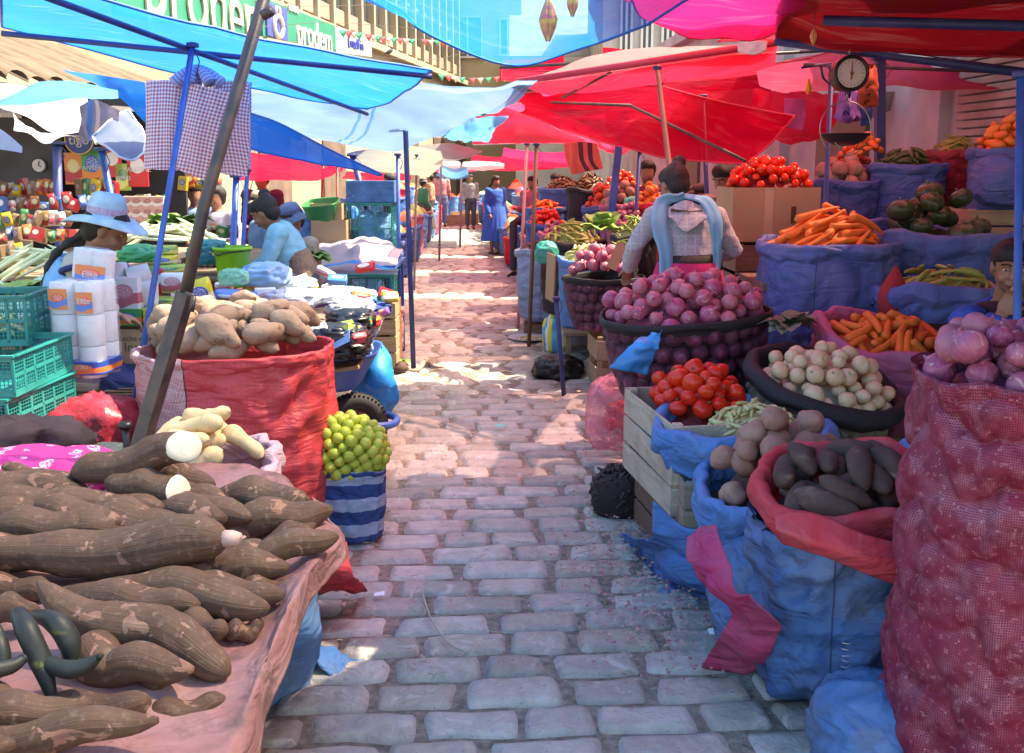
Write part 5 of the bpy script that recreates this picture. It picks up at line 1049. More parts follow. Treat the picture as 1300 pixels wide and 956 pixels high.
m=MB(); q=at(1027,80,5.0); m.tube([at(1018,86,5.0),at(1055,80,5.3)],.006,6); m.tube([at(1042,82,5.1),at(1045,98,5.1),at(1053,106,5.2)],.006,6,smooth=3); tag(m.build('bracket',m_dblue),'dark bracket holding the scale post to the canopy','bracket')
def flower(label,px,py,Y,s,seed):
    t=thing('dried_charm',label,'charm',at(px,py,Y)); rs=random.Random(seed); m=MB()
    for k in range(6):
        a=k/6*6.28; m.tube([(0,0,.05*s),(.02*s*math.cos(a),.02*s*math.sin(a),-.03*s),(.006*s*math.cos(a),.006*s*math.sin(a),-.10*s)],[.004*s,.014*s,.002*s],6,smooth=3)
    m.build('petals',prodmat('dried_petal',(.62,.50,.10),(.52,.16,.22),None,.6,(1,1,4),10,.4,40),t); m=MB(); m.tube([(0,0,.05*s),(0,0,.3*s)],.002,5); m.build('string',m_rust,t)
flower('wilted yellow and pink flower charm hanging from the central blue tarpaulin',696,14,3.0,.85,3); flower('smaller wilted flower charm to the right of the larger one',727,-4,3.0,.55,4); flower('yellow charm hanging at the left end of the dark red canopy',1033,42,4.5,.5,5)
cloth('white_rag','white rag tied round the end of the long pole by the crimson tarpaulin','rag',[[at(934,56,5.9),at(955,52,5.8),at(972,52,5.7)],[at(936,66,5.9),at(955,70,5.8),at(970,64,5.7)]],plain('white_rag',(.62,.5,.5),.9,.3,9,.3),.02,9,6,thick=.01)
# R18 onion bag B on crate, and neighbours
crate('wooden crate under the smaller onion bag at the edge of the street',(.86,7.25,0),.52,.42,.40,R(4),2,wood('crate_warm'),gap=.3)
cB=np.array([.68,7.35,.41]); kw=dict(bulge=.10,bottom=.72,top=1.,e=.9)
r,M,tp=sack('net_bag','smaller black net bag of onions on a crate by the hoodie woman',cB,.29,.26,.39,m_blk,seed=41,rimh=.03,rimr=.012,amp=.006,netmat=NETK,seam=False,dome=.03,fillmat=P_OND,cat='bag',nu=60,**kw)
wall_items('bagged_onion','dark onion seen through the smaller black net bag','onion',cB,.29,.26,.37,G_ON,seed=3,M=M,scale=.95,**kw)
heap('purple_onion','onion in the heap on the smaller black net bag','onion',tp,.25,.22,.15,90,G_ON,seed=13,scale=.9)
m=MB(); m.box((0,0,0),(.075,.006,.20),rot=(R(-15),R(25),0),bev=.001); tag(m.build('cardboard_sign',m_card,smooth=False,loc=at(783,325,6.9)),'piece of cardboard stuck upright into the smaller onion heap','cardboard')
m=MB(); m.box((0,0,0),(.012,.11,.36),rot=(R(10),R(-4),R(30)),bev=.001); tag(m.build('cardboard_piece',m_card,smooth=False,loc=at(699,352,7.4)),'folded cardboard standing left of the smaller onion bag','cardboard')
post('thin dark blue table leg left of the smaller onion bag',(706,378),(714,478),6.9,6.9,6,m_dblue)
hsack('pale blue sack of thin yellowish pods behind the smaller onion bag',742,328,7.9,62,.4,POLYLB,'pale_pod','thin yellowish pod in the pale blue sack','bean pod',90,43,.10,'pods in the pale blue sack',z0=.3,scale=1.5)
hsack('black bag of long green pods behind the pale blue sack',728,306,8.7,80,.45,m_blk,'green_pod','long green pod in the black bag','bean pod',100,44,.16,'pods in the black bag',z0=.3,name='black_bag',scale=1.1)
hsack('black net bag of green beans left of the hoodie woman',806,300,7.7,50,.5,m_blk,'green_bean','thin green bean in the black net bag','bean',110,45,.14,'green beans in the net bag',z0=.3,name='black_bag',scale=1.1)
hsack('dark bag of second green beans under the first',790,322,7.4,34,.4,m_blk,'green_bean','green bean hanging over the lower dark bag','bean',60,46,.08,'green beans in the lower bag',z0=.3,name='black_bag')
hsack('tall pale blue sack on a pallet at the street edge in the middle distance',686,318,9.5,56,.5,poly('sack_pale_worn',(.26,.38,.58),.4,.5),'dark_tuber','tuber at the mouth of the pale blue sack','sweet potato',22,47,.02,'tubers in the pale blue sack',z0=.13)
crate('low pallet under the tall pale blue sack',(at(692,400,9.6)[0]+.08,9.6,0),.55,.4,.125,0,1,wood('crate_dark'))
EXTRA=[('blue sack of red tomatoes in the middle distance of the right row',694,283,10.,48,POLYB,'boxed_tomato','tomato in the middle distance blue sack','tomato',40,.10),
('blue sack of orange carrots farther back in the right row',692,266,11.2,46,POLYB,'short_carrot','carrot in the farther blue sack','carrot',30,.08),
('blue sack of red peppers near the coral cloth',764,262,9.6,44,POLYV,'red_pepper','red pepper in the sack near the coral cloth','pepper',36,.16),
('sack of pinkish potatoes behind the green pods',790,262,9.3,50,POLYP,'pink_potato','potato behind the green pods','potato',30,.14),
('sack of orange peppers left of the hoodie woman',826,258,8.6,40,POLYR,'orange_pepper','orange pepper near the hoodie woman','pepper',30,.12),
('pink sack of small pink onions behind the green beans',800,282,8.5,52,POLYP,'pink_onion','small pink onion behind the green beans','onion',46,.12),
('blue sack of dark chilies at the back of the right row',716,240,11.5,60,POLYB,'dark_chili','dark chili at the back of the right row','chili',50,.14),
('dark bag of dried chilies under the coral cloth',748,240,10.5,52,m_blk,'dark_chili','dried chili under the coral cloth','chili',46,.16),
('blue sack of small peppers at the far right back',790,240,10.2,50,POLYB,'red_pepper','small pepper at the far right back','pepper',34,.14),
('pink sack of onions in the far right row',704,296,9.4,34,POLYP,'pink_onion','pink onion in the far right row','onion',26,.08),
('violet sack of mixed roots right behind the hoodie woman',932,258,8.2,50,POLYV,'orange_pepper','mixed orange root right behind the hoodie woman','pepper',30,.14),
('violet sack with dark roots at the foot of the blue post',880,262,8.8,50,POLYV,'dark_tuber','dark root behind the hoodie woman','root',24,.12)]
for k,(lb,px,py,Y,w,mm,kn,kl,ct,n,dm) in enumerate(EXTRA):
    hsack(lb,px,py,Y,w,.5,mm,kn,kl,ct,n,60+k,dm,kl.split(' in ')[0]+' group',z0=.35,name='market_sack',d=.9)
leafy('leafy_greens','pale green cabbage leaves standing among the right row sacks',at(764,292,8.2),22,.26,m_leafg,5,up=1.1)
blob('teal_bag','teal knotted plastic bag at the end of the green pod stall','bag',at(694,318,8.)-[0,0,.1],(.17,.15,.18),plain('teal_plastic',(.03,.30,.24),.4,.3,8,.4),seed=9,wr=.25)
blob('green_bag','mint green plastic bag on top of the far sacks','bag',at(806,262,8.9),(.18,.12,.09),plain('teal_plastic2',(.10,.42,.32),.4,.3,8,.4),seed=8,wr=.25)
# long table under the mid right produce
def table(label,c,w,d,h,rz=0,mat=None,name='market_table',skirt=None):
    mat=mat or wood('table_wood',(.28,.2,.13),(.16,.11,.08)); t=thing(name,label,'table',c,rz); m=MB(); m.box((0,0,h-.015),(w,d,.03),bev=.003); m.build('tabletop',mat,t,smooth=False)
    for i in(-1,1):
        for j in(-1,1): m=MB(); m.box((i*(w/2-.04),j*(d/2-.04),(h-.03)/2),(.04,.04,h-.032)); m.build('leg',mat,t,smooth=False)
    return t
table('low wooden table under the right row sacks in the middle distance',(1.15,9.2,0),1.5,3.2,.34)
# plastic and litter at the street edge
def plasticbag():
    n=NT('striped_plastic'); s=n.sep(n.uv()); f=n.math('FRACT',n.math('MULTIPLY',s[0],9.)); c=n.mix(n.math('GREATER_THAN',f,.36),(.75,.65,.08),(.05,.38,.62)); c=n.mix(n.math('GREATER_THAN',f,.72),c,(.75,.75,.72)); return n.done(n.bsdf(c,.4).outputs[0])
blob('striped_bag','yellow, white and turquoise striped plastic bag on the cobbles below the onions','bag',gr(707,446)-[0,0,0],(.24,.2,.36),plasticbag(),seed=3,wr=.2)
blob('black_bag','crumpled black plastic bag on the cobbles beside the crate','bag',gr(708,479),(.34,.26,.17),plain('black_plastic',(.012,.012,.014),.28,.3,8,.6,14,.02),seed=5,wr=.35,ws=2.4)
m=MB(); m.lathe([(.01,.012),(.12,.012),(.19,.03),(.20,.034),(.19,.026),(.12,.006),(.01,.006)],30); tag(m.build('plate',plain('plate_white',(.55,.6,.68),.4,.2),loc=gr(672,432)),'shallow pale plastic tray of peels on the cobbles at the street edge','tray')
heap('pale_pod','shrivelled peel on the pale tray','peel',gr(674,434)+[0,0,.03],.13,.1,.02,20,'peels on the pale tray',seed=6,scale=.8)

blob('blue_sack','slumped faded blue sack sagging beside the sack of pinkish potatoes','sack',(.86,3.14,0),(.36,.44,.46),poly('sack_denim_faded',(.09,.22,.47),.6,.5),seed=23,wr=.16,ws=1.3,nu=70,nv=40)
blob('blue_sack','low slumped blue sack end at the right front beside the net sack','sack',(1.02,2.44,0),(.40,.34,.26),poly('sack_denim_faded',(.16,.34,.62)),seed=26,wr=.22,ws=1.5,nu=70,nv=40)
# ================= LEFT ROW =================
def cassmat():
    n=NT('cassava_bark'); v=n.tc(); r=n.rand(); cm=n.n('ShaderNodeCombineXYZ'); n.l(n.math('MULTIPLY',r,31.),cm.inputs[0]); va=n.n('ShaderNodeVectorMath',operation='ADD'); n.l(v,va.inputs[0]); n.l(cm.outputs[0],va.inputs[1]); v=va.outputs[0]
    uv=n.uv(); rings=n.noise(n.mapv(uv,(1.2,70,1)),1.,4,.8); f=n.noise(v,9,5,.5)
    c=n.mix(n.rampf(f,.3,.7),(.085,.038,.020),(.150,.076,.042)); c=n.mix(n.math('MULTIPLY',rings,.45),c,(.07,.038,.022))
    g=n.noise(v,17,3,.6); pk=n.rampf(g,.625,.64); pc=n.mix(n.rampf(n.noise(v,30,3),.3,.7),(.26,.115,.07),(.35,.19,.125)); c=n.mix(n.math('MULTIPLY',pk,.85),c,pc)
    d=n.noise(v,60,4); c=n.mix(n.math('MULTIPLY',n.rampf(d,.55,.75),.35),c,(.33,.24,.18))
    b=n.bsdf(c,.72); fibr=n.noise(n.mapv(uv,(46,5,1)),1.,5,1.); c_=n.math('MULTIPLY',n.rampf(fibr,.5,.75),.4); nb=n.bump(rings,.4,.004); nb=n.bump(fibr,.7,.006,nb); nb=n.bump(n.math('MULTIPLY',pk,-1.),.6,.002,nb); n.l(n.bump(d,.3,.002,nb),b.inputs['Normal']); return n.done(b.outputs[0])
M_CS=cassmat(); M_CUT=prodmat('cassava_flesh',(.66,.62,.50),(.60,.54,.40),None,.6,(1,1,1),14,.2,60,((.60,.42,.32),30,.66,.5)); M_STUB=plain('cassava_stub',(.66,.42,.34),.7,.3,20,.4,60,.003)
def cass(pts,radpx,cut=None,stub=None,seed=0,label='cassava root in the heap at the left front',own=False):
    """pts: list of (px,py,Y); radpx list of radii in photo pixels"""
    W_=[at(*p) for p in pts]; rr=[r*mpp(p[1],p[2]) for r,p in zip(radpx,pts)]
    Q=catmull(np.array(W_),12); t=np.linspace(0,1,len(Q)); rad=np.interp(t,np.linspace(0,1,len(rr)),rr); rad=np.convolve(np.pad(rad,3,'edge'),np.ones(7)/7,'valid')
    nu=26; m=len(Q); T=np.gradient(Q,axis=0); T/=np.linalg.norm(T,axis=1)[:,None]; u=np.cross(T[0],[0,0,1.]);u/=np.linalg.norm(u); th=np.arange(nu)/nu*2*PI
    e_=np.array([.28,.55,.74,.86,.94,.98])
    if cut is None: rad[-6:]*=e_[::-1]
    rad[:6]*=e_
    P=[];o0=Q[m//2]
    for k in range(m):
        u=u-T[k]*np.dot(u,T[k]);u/=np.linalg.norm(u);w=np.cross(T[k],u); P.append(Q[k]-o0+rad[k]*(np.cos(th)[:,None]*u+np.sin(th)[:,None]*w))
    P=np.array(P); L=np.linalg.norm(Q[-1]-Q[0]); N=P-(Q-o0)[:,None,:]
    P=P+N*(.20*fbm(P*11+seed*5,seed,3)+.05*fbm(P*55+seed,seed+2,2))[...,None]; P[...,2]+=(.012*np.sin(t*9+seed)*np.sin(t*PI))[:,None]
    if cut is not None:  # shear the last rings so that the cut faces a given way
        cd=np.array(cut,float); cd/=np.linalg.norm(cd)
        for k in range(1,8):
            s_=(8-k)/7.; rel=P[-k]-(Q[-1]-o0); tt=-(rel@cd)/(T[-1]@cd)*s_; P[-k]=P[-k]+tt[:,None]*T[-1]
    me=MB(); me.grid(P,True,np.stack([np.tile(th/(2*PI),(m,1)),np.linspace(0,L,m)[:,None]*np.ones((1,nu))],-1)); me.f.append(tuple(range(nu))[::-1]); me.mi.append(0)
    if cut is None: me.f.append(tuple((m-1)*nu+i for i in range(nu))); me.mi.append(0)
    o=me.build('cassava',M_CS,loc=o0); tag(o,label,'cassava','cassavas in the left front heap' if not own else None)
    if cut is not None:
        R_=[P[-1]+ (P[-1].mean(0)-P[-1])*s_+cd*b_ for s_,b_ in ((0,.0005),(.06,.004),(.35,.007),(.7,.008),(.98,.008))]; k=MB(); k.grid(np.array(R_),True); k.build('cut_face',M_CUT,o)
    if stub is not None:
        k=MB(); e=Q[-1]-o0; s0=rad[-5]*.42; k.tube([e-T[-1]*.015,e+T[-1]*stub*.5,e+T[-1]*stub],[s0,s0*.9,s0*.6],10); 
        rs=random.Random(seed)
        for j in range(9): k.tube([e+T[-1]*stub*.8,e+T[-1]*stub*1.15+np.array([rs.uniform(-1,1) for _ in range(3)])*.012],.0014,4)
        k.build('stem_stub',M_STUB,o)
    return o
cass([(92,602,2.80),(150,590,2.78),(205,574,2.75),(232,567,2.72)],[19,23,22,20],cut=(.55,-.80,.42),seed=1,label='cassava with a big round white cut end, topmost of the heap by the leaning pole',own=True)
cass([(3,592,2.85),(40,606,2.83),(80,620,2.8),(112,628,2.8)],[9,15,17,15],seed=2,label='greyish cassava pointing left behind the topmost cut one',own=True)
cass([(134,612,2.72),(180,619,2.70),(228,625,2.66)],[17,24,22],cut=(.9,-.40,.25),seed=3,label='short thick cassava with an oblique narrow cut face below the topmost one',own=True)
cass([(-20,690,2.66),(40,678,2.64),(110,662,2.6),(158,646,2.55)],[8,14,17,15],cut=(.35,-.8,.5),seed=4,label='slender cassava with an oval white cut end in the middle of the heap',own=True)
cass([(130,668,2.62),(190,660,2.64),(250,664,2.6)],[14,18,12],seed=5)
cass([(-60,708,2.36),(40,706,2.34),(130,698,2.32),(220,688,2.30),(288,684,2.28)],[20,25,31,33,27],stub=.035,seed=6,label='very large cassava with a pink stem stub lying across the heap',own=True)
cass([(40,765,2.28),(130,758,2.22),(220,742,2.2),(290,768,2.12),(342,772,2.1)],[12,20,29,24,12],seed=7,label='large humped cassava lying under the largest one',own=True)
cass([(47,737,2.02),(85,772,2.0),(150,790,1.98),(210,808,1.96),(262,838,1.92),(291,856,1.9)],[7,20,31,31,24,13],seed=8,label='large cassava with a thin curved tip lying across the front of the heap',own=True)
cass([(88,838,1.98),(120,834,1.92),(138,850,1.84)],[20,30,24],seed=9,label='thick cassava end with a bare pink patch beside the dark plantains',own=True)
cass([(148,842,1.92),(185,848,1.88),(214,856,1.84)],[20,24,16],seed=10)
cass([(226,782,2.1),(255,795,2.06),(287,802,2.03)],[14,19,15],seed=11); cass([(284,804,2.06),(312,800,2.08),(335,790,2.1)],[14,15,9],seed=12)
cass([(238,650,2.9),(300,640,2.92),(366,622,2.95)],[10,15,8],seed=13); cass([(200,664,2.7),(262,660,2.7),(318,662,2.7)],[13,18,11],seed=14)
cass([(240,745,2.36),(310,718,2.36),(375,693,2.4),(430,680,2.45)],[12,18,20,11],seed=15,label='long cassava pointing right over the pink sheet',own=True)
cass([(280,735,2.3),(325,748,2.28),(376,738,2.3)],[9,14,7],seed=16); cass([(335,690,2.55),(375,676,2.6),(400,664,2.66)],[10,14,8],seed=17)
cass([(235,700,2.5),(290,716,2.46),(330,705,2.46)],[15,18,10],seed=18); cass([(270,690,2.62),(330,684,2.62),(370,690,2.6)],[12,15,10],seed=19)
cass([(-30,735,2.3),(30,748,2.26),(70,756,2.24)],[14,18,12],seed=20); cass([(-30,650,2.8),(40,645,2.8),(110,650,2.8)],[10,14,10],seed=21)
cass([(-40,770,2.1),(10,776,2.08),(50,775,2.1)],[18,20,14],seed=22); cass([(20,900,1.8),(110,905,1.78),(190,890,1.78)],[20,26,20],seed=23); cass([(-60,880,1.75),(0,900,1.7),(40,940,1.66)],[20,26,20],seed=24)
cass([(180,915,1.8),(240,900,1.82),(290,890,1.86)],[16,20,12],seed=25); cass([(60,690,2.6),(120,702,2.6),(180,690,2.6)],[12,16,12],seed=26)
rs=random.Random(5)
for k in range(44):
    x=rs.uniform(-1.75,-.66); y=rs.uniform(1.45,2.85); z=.56+.05*(y-1.5)+.07*max(0,1-abs(x+1.2)/.7); a=rs.uniform(-.5,.4); L=rs.uniform(.13,.2)
    c=np.array([x,y,z]); dv=np.array([math.cos(a),math.sin(a),.05])*L
    def inv(p): # world to photo
        d=p-np.array([0,0,H]); dep=d[1]*CT-d[2]*ST; up=d[1]*ST+d[2]*CT; return (650+F*d[0]/dep,433-F*up/dep,p[1])
    cass([inv(c-dv),inv(c),inv(c+dv)],[16,28,15],seed=30+k)
# dark plantains
m_plt=prodmat('dark_plantain',(.014,.016,.018),(.03,.036,.03),None,.5,(2,2,2),6,.3,30,((.30,.30,.05),6,.66,.6),.3)
def plantain(label,pts,radpx,seed):
    W_=np.array([at(*p) for p in pts]); Q=catmull(W_,8); o0=Q[len(Q)//2]; rr=[r*mpp(p[1],p[2]) for r,p in zip(radpx,pts)]
    m=MB(); m.tube(Q-o0,np.interp(np.linspace(0,1,len(Q)),np.linspace(0,1,len(rr)),rr),5); 
    o=m.build('plantain',[m_plt],loc=o0); md=o.modifiers.new('s','SUBSURF'); md.levels=1; md.render_levels=1; m=MB(); e=(Q[-1]-Q[-3]); m.tube([Q[-1]-o0-e*.3,Q[-1]-o0+e*.9],[rr[-1]*.9,rr[-1]*.5],6); m.build('stalk',m_plt,o); tag(o,label,'plantain')
plantain('dark plantain curving down at the left of the bunch by the cassavas',[(22,775,1.86),(34,800,1.82),(52,840,1.8),(66,885,1.78)],[12,19,19,9],1)
plantain('dark plantain curving behind the first, second of the bunch',[(44,780,1.9),(70,790,1.86),(88,815,1.85),(90,845,1.84)],[10,18,19,10],2)
plantain('dark plantain with a blunt tip pointing right at the bottom left',[(60,842,1.8),(85,850,1.78),(108,846,1.78),(126,834,1.78)],[14,16,14,6],3)
plantain('dark plantain cut by the left border beside the bunch',[(-12,790,1.84),(-2,815,1.8),(2,840,1.78),(-6,860,1.76)],[12,15,15,8],4)
plantain('yellow green plantain lowest at the left border',[(-30,842,1.74),(-10,850,1.72),(14,846,1.74),(30,836,1.76)],[12,15,13,8],5)
# support, pink sheet and blue sacks below
m=MB(); m.box((-1.42,2.2,.27),(1.4,1.75,.54),bev=.02); tag(m.build('storage_box',plain('box_brown',(.22,.15,.09),.8,.2),smooth=False),'big low box carrying the cassava heap under the pink sheet','box')
PWS=poly('sack_dirty_pink',(.36,.17,.165),.9,.5,(.12,.08,.065))
cloth('pink_sheet','dirty pink and white sacking spread under the cassavas and hanging down on the street side','cloth',
 [[(-2.15,3.25,.45),(-1.6,3.2,.64),(-1.0,3.15,.66),(-.72,3.05,.63),(-.60,2.95,.56),at(392,640,2.95)],
  [(-2.15,2.7,.5),(-1.6,2.7,.60),(-1.0,2.7,.62),(-.66,2.7,.60),at(432,672,2.62),at(450,694,2.62)],
  [(-2.1,2.2,.5),(-1.5,2.2,.58),(-.95,2.2,.60),(-.62,2.2,.585),at(395,720,2.32),at(400,768,2.32)],
  [(-2.1,1.75,.5),(-1.5,1.75,.56),(-.9,1.8,.57),(-.6,1.85,.555),at(352,805,2.0),at(372,835,2.05)],
  [(-2.1,1.3,.45),(-1.5,1.3,.5),(-.9,1.3,.52),(-.6,1.4,.50),(-.50,1.45,.42),(-.48,1.5,.30)],
  [(-2.1,1.15,.2),(-1.5,1.15,.22),(-.9,1.15,.22),(-.6,1.2,.22),(-.5,1.3,.2),(-.47,1.4,.12)]],PWS,.03,3.2,5,n=14,stretch=(1.2,.8,1),thick=.003)
cloth('red_sack_end','bright red sack end poking out on the cobbles below the pink sheet','cloth',[[at(395,700,3.2),at(425,690,3.2),at(441,688,3.22)],[at(385,735,3.15),at(425,730,3.15),at(446,728,3.2)],[gr(385,765,.03),gr(430,758,.05),gr(468,756,.012)]],poly('sack_bright_red',(.7,.05,.07)),.03,5,5,thick=.004)
cloth('blue_cloth','worn blue sacking hanging to the cobbles under the cassava heap','cloth',[[at(350,760,2.7),at(385,745,2.72),at(405,770,2.75)],[at(330,820,2.6),at(385,810,2.64),at(410,815,2.72)],[gr(320,905,.02),gr(390,872,.02),gr(412,850,.012)],[gr(325,920,.01),gr(395,880,.01),gr(440,850,.01)]],poly('sack_denim',(.10,.24,.50),.4,.4),.03,4,6,thick=.004)
cloth('blue_cloth','pleated blue sack corner spread flat on the cobbles','cloth',[[gr(400,812,.10),gr(425,820,.05)],[gr(408,840,.06),gr(446,830,.03)],[gr(420,858,.02),gr(480,842,.01)]],POLYLB,.02,9,7,thick=.004)
blob('blue_sack','full blue sack standing under the cassava table','sack',(-.86,3.05,0),(.42,.5,.5),poly('sack_denim',(.10,.24,.50)),seed=3,wr=.12)
# floral bundle and dark cloths at left
def floral():
    n=NT('floral_cloth'); uv=n.tc('Object'); vo=n.n('ShaderNodeTexVoronoi'); n.l(uv,vo.inputs['Vector']); vo.inputs['Scale'].default_value=15.; d=vo.outputs['Distance']; 
    r=n.math('LESS_THAN',d,.33); ring=n.math('LESS_THAN',n.math('ABSOLUTE',n.math('SUBTRACT',d,.36)),.045); f=n.noise(uv,120,1); pet=n.math('MULTIPLY',r,n.math('GREATER_THAN',f,.47))
    c=n.mix(pet,(.60,.03,.22),(.80,.50,.60)); return n.done(n.bsdf(c,.75).outputs[0])
blob('floral_bundle','magenta bundle printed with small white flowers at the left edge','bundle',at(52,655,3.0)-[0,0,.02],(.50,.35,.24),floral(),seed=6,wr=.25)
blob('dark_bundle','dark brown bundled jacket beside the green crates','bundle',at(30,600,3.35)-[0,0,.02],(.42,.3,.22),plain('dark_cloth',(.05,.03,.035),.9,.5,7,.4),seed=7,wr=.35,ws=2.4)
blob('grey_bundle','dark grey cloth bundle at the very left behind the floral one','bundle',at(-5,640,3.2)-[0,0,.02],(.3,.3,.16),plain('grey_cloth',(.05,.06,.08),.9,.4,7,.4),seed=8,wr=.3)
blob('knit_cap','ribbed grey green knitted hat lying by the foot of the leaning pole','hat',at(135,592,3.4)-[0,0,.06],(.21,.18,.15),plain('knit_green',(.10,.13,.12),.95,.4,90,.6,120,.006),seed=2,wr=.08)
blob('red_bag','crimson plastic bag stuffed under the table','bag',at(120,560,3.9)-[0,0,.1],(.34,.28,.30),plain('crimson_plastic',(.42,.03,.05),.35,.4,8,.5,16,.02),seed=5,wr=.3)
blob('teal_bag','small teal bag under the table beside the crimson one','bag',at(84,580,3.7)-[0,0,.05],(.2,.2,.14),plain('teal_cloth',(.03,.22,.26),.6,.4,8,.4),seed=4,wr=.3)
t=thing('umbrella_base','dark screw clamp stand rising beside the leaning pole foot','stand',at(162,580,3.3)); m=MB(); m.tube([(0,0,-.1),(0,0,.12)],.012,10); cyl(m,(0,0,.1),.021,.022,'z'); m.build('handle',m_black,t); m=MB(); m.tube([(-.04,0,-.03),(0,-.03,-.03),(.04,0,-.03),(.04,.02,0)],.009,8,smooth=4); m.build('clamp',m_black,t)
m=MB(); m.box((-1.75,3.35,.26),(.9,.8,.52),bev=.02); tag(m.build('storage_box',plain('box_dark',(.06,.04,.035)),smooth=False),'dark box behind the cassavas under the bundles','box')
# yellow roots sack
cy_=at(288,585,3.35); r,M,tp=sack('pink_sack','pink and white sack of pale yellow roots behind the cassavas',(cy_[0],3.35,.12),.18,.17,cy_[2]-.12,POLYPW,seed=51,rimh=.09,rimr=.03,amp=.02,wav=.05,tilt=(R(8),R(-3)),dome=0,fillmat=P_YE)
heap('yellow_root','pale yellow knobbly root in the pink and white sack','root',tp-[.03,0,.03],.17,.15,.12,40,'pale yellow roots',seed=5,yaw=(.3,.6),scale=1.05)
# red and pink sack with sweet potatoes
def twotone():
    base=poly('sack_red_big',(.66,.055,.07),.2,.25); 
    n=NT('sack_two_tone'); v=n.tc(); uv=n.uv(); s=n.sep(v); f=n.noise(v,5,5); 
    hatch=n.math('GREATER_THAN',n.math('FRACT',n.math('MULTIPLY',n.math('ADD',n.sep(uv)[0],n.sep(uv)[1]),110.)),.55); hatch=n.math('MULTIPLY',hatch,n.math('GREATER_THAN',n.math('FRACT',n.math('MULTIPLY',n.math('SUBTRACT',n.sep(uv)[0],n.math('MULTIPLY',n.sep(uv)[1],.3)),80.)),.3))
    pk=n.mix(hatch,(.70,.42,.42),(.52,.10,.12)); rd=n.mix(n.rampf(f,.3,.7),(.66,.018,.03),(.56,.04,.055)); fb=n.noise(n.mapv(uv,(200,14,1)),1,2); rd=n.mix(n.math('MULTIPLY',fb,.3),rd,(.72,.25,.24))
    edge=n.math('ADD',s[0],n.math('MULTIPLY',s[2],.04)); c=n.mix(n.math('LESS_THAN',edge,-.09),rd,pk); c=n.mix(n.math('LESS_THAN',n.math('ABSOLUTE',n.math('ADD',edge,.09)),.003),c,(.1,.02,.02))
    b=n.bsdf(c,.5); nb=n.bump(n.noise(n.mapv(v,(5,5,20)),1,4,.8),.6,.03); n.l(n.bump(n.noise(v,24,5,1.),.4,.006,nb),b.inputs['Normal']); tr=n.n('ShaderNodeBsdfTranslucent'); n.val(tr.inputs[0],c); mx=n.n('ShaderNodeMixShader'); mx.inputs[0].default_value=.15; n.l(b.outputs[0],mx.inputs[1]); n.l(tr.outputs[0],mx.inputs[2]); return n.done(mx.outputs[0])
TT=twotone(); cr=np.array([at(302,500,4.1)[0],4.12,0]); r,M,tp=sack('red_sack','large sack, pink hatched left and red right, full of brown sweet potatoes',cr,.365,.30,.86,TT,seed=53,rimh=.05,rimr=.014,amp=.024,bulge=.05,bottom=.95,wav=.03,dome=.02,fillmat=P_SP,nu=130,seam=False)
heap('brown_sweet_potato','brown sweet potato heaped in the large red and pink sack','sweet potato',tp-[.02,0,.0],.33,.29,.08,110,'brown sweet potatoes in the red and pink sack',seed=7,yaw=(-.2,.8))
# lime bag
cl=gr(432,700); r,M,tp=sack('striped_bag','blue and white striped woven bag of limes standing on the cobbles','%s'%'' or cl+[0,.14,0],.165,.13,.33,poly('sack_stripe',(.02,.07,.24),.1,.1,stripe=(9.,(.34,.46,.62),1)),seed=55,rimh=.02,rimr=.008,amp=.012,bulge=.04,bottom=.9,cat='bag',dome=0,fillmat=P_LI,seam=False) if False else sack('striped_bag','blue and white striped woven bag of limes standing on the cobbles',cl+[0,.14,0],.165,.13,.33,poly('sack_stripe',(.02,.07,.24),.1,.1,stripe=(9.,(.34,.46,.62),1)),seed=55,rimh=.02,rimr=.008,amp=.012,bulge=.04,bottom=.9,cat='bag',dome=0,fillmat=P_LI,seam=False)
rs=random.Random(4); lc=tp+np.array([0,-.01,.075]); blob('lime_net','pale net holding the limes above the striped bag','net',lc-[0,0,.0],(.30,.22,.26),P_LI,seed=3,wr=.05,flatb=False)
for k in range(150):
    z=1-1.75*(k+.5)/150; a=k*2.39996; q=math.sqrt(max(0,1-z*z)); p=lc+np.array([.185*q*math.cos(a),.14*q*math.sin(a),.145*z])*rs.uniform(.93,1.04)
    o=link('lime',rs.choice(K['lime'][0])); o.location=tuple(p); o.rotation_euler=(rs.random()*6,rs.random()*6,0); s_=rs.uniform(.85,1.1); o.scale=(s_,)*3; tag(o,'yellow green lime heaped in the striped bag','lime','limes in the striped bag')
# wheelbarrow
wc=at(450,522,5.35); wb=thing('wheelbarrow','blue wheelbarrow with a treaded black tyre carrying black bags beside the red and pink sack','wheelbarrow',(wc[0],wc[1],0)); R0=.185; wz=.19
wh=thing('tmp','x','x'); bpy.data.objects.remove(wh)
m=MB(); a=np.linspace(0,2*PI,49)[:-1]; b_=np.linspace(0,2*PI,17)[:-1]; A,B=np.meshgrid(a,b_,indexing='ij'); tr_=.048
rad=R0-tr_+tr_*np.cos(B); P=np.stack([rad*np.cos(A),tr_*.95*np.sin(B),rad*np.sin(A)],-1); 
m.grid(np.concatenate([P,P[:1]]),True)
rm=np.array(rot_m((0,0,R(22)))); m.v[0]=m.v[0]@rm.T+[0,0,wz]; tyre=m.build('wheel',plain('tyre_rubber',(.018,.017,.017),.8,.4,30,.3),wb)
m=MB()
for k in range(44):
    for s in(-1,0,1):
        an=(k+.5*(s==0))/44*2*PI; bb=s*.62; rr=R0-tr_+tr_*math.cos(bb)+.001; p=np.array([rr*math.cos(an),tr_*.95*math.sin(bb),rr*math.sin(an)]); m.box(p@rm.T+[0,0,wz],(.012,.020,.006),rot=(0,PI/2-an,R(22)) ,bev=.001)
m.build('tread',plain('tyre_rubber'  ,(.018,.017,.017)),tyre,smooth=False)
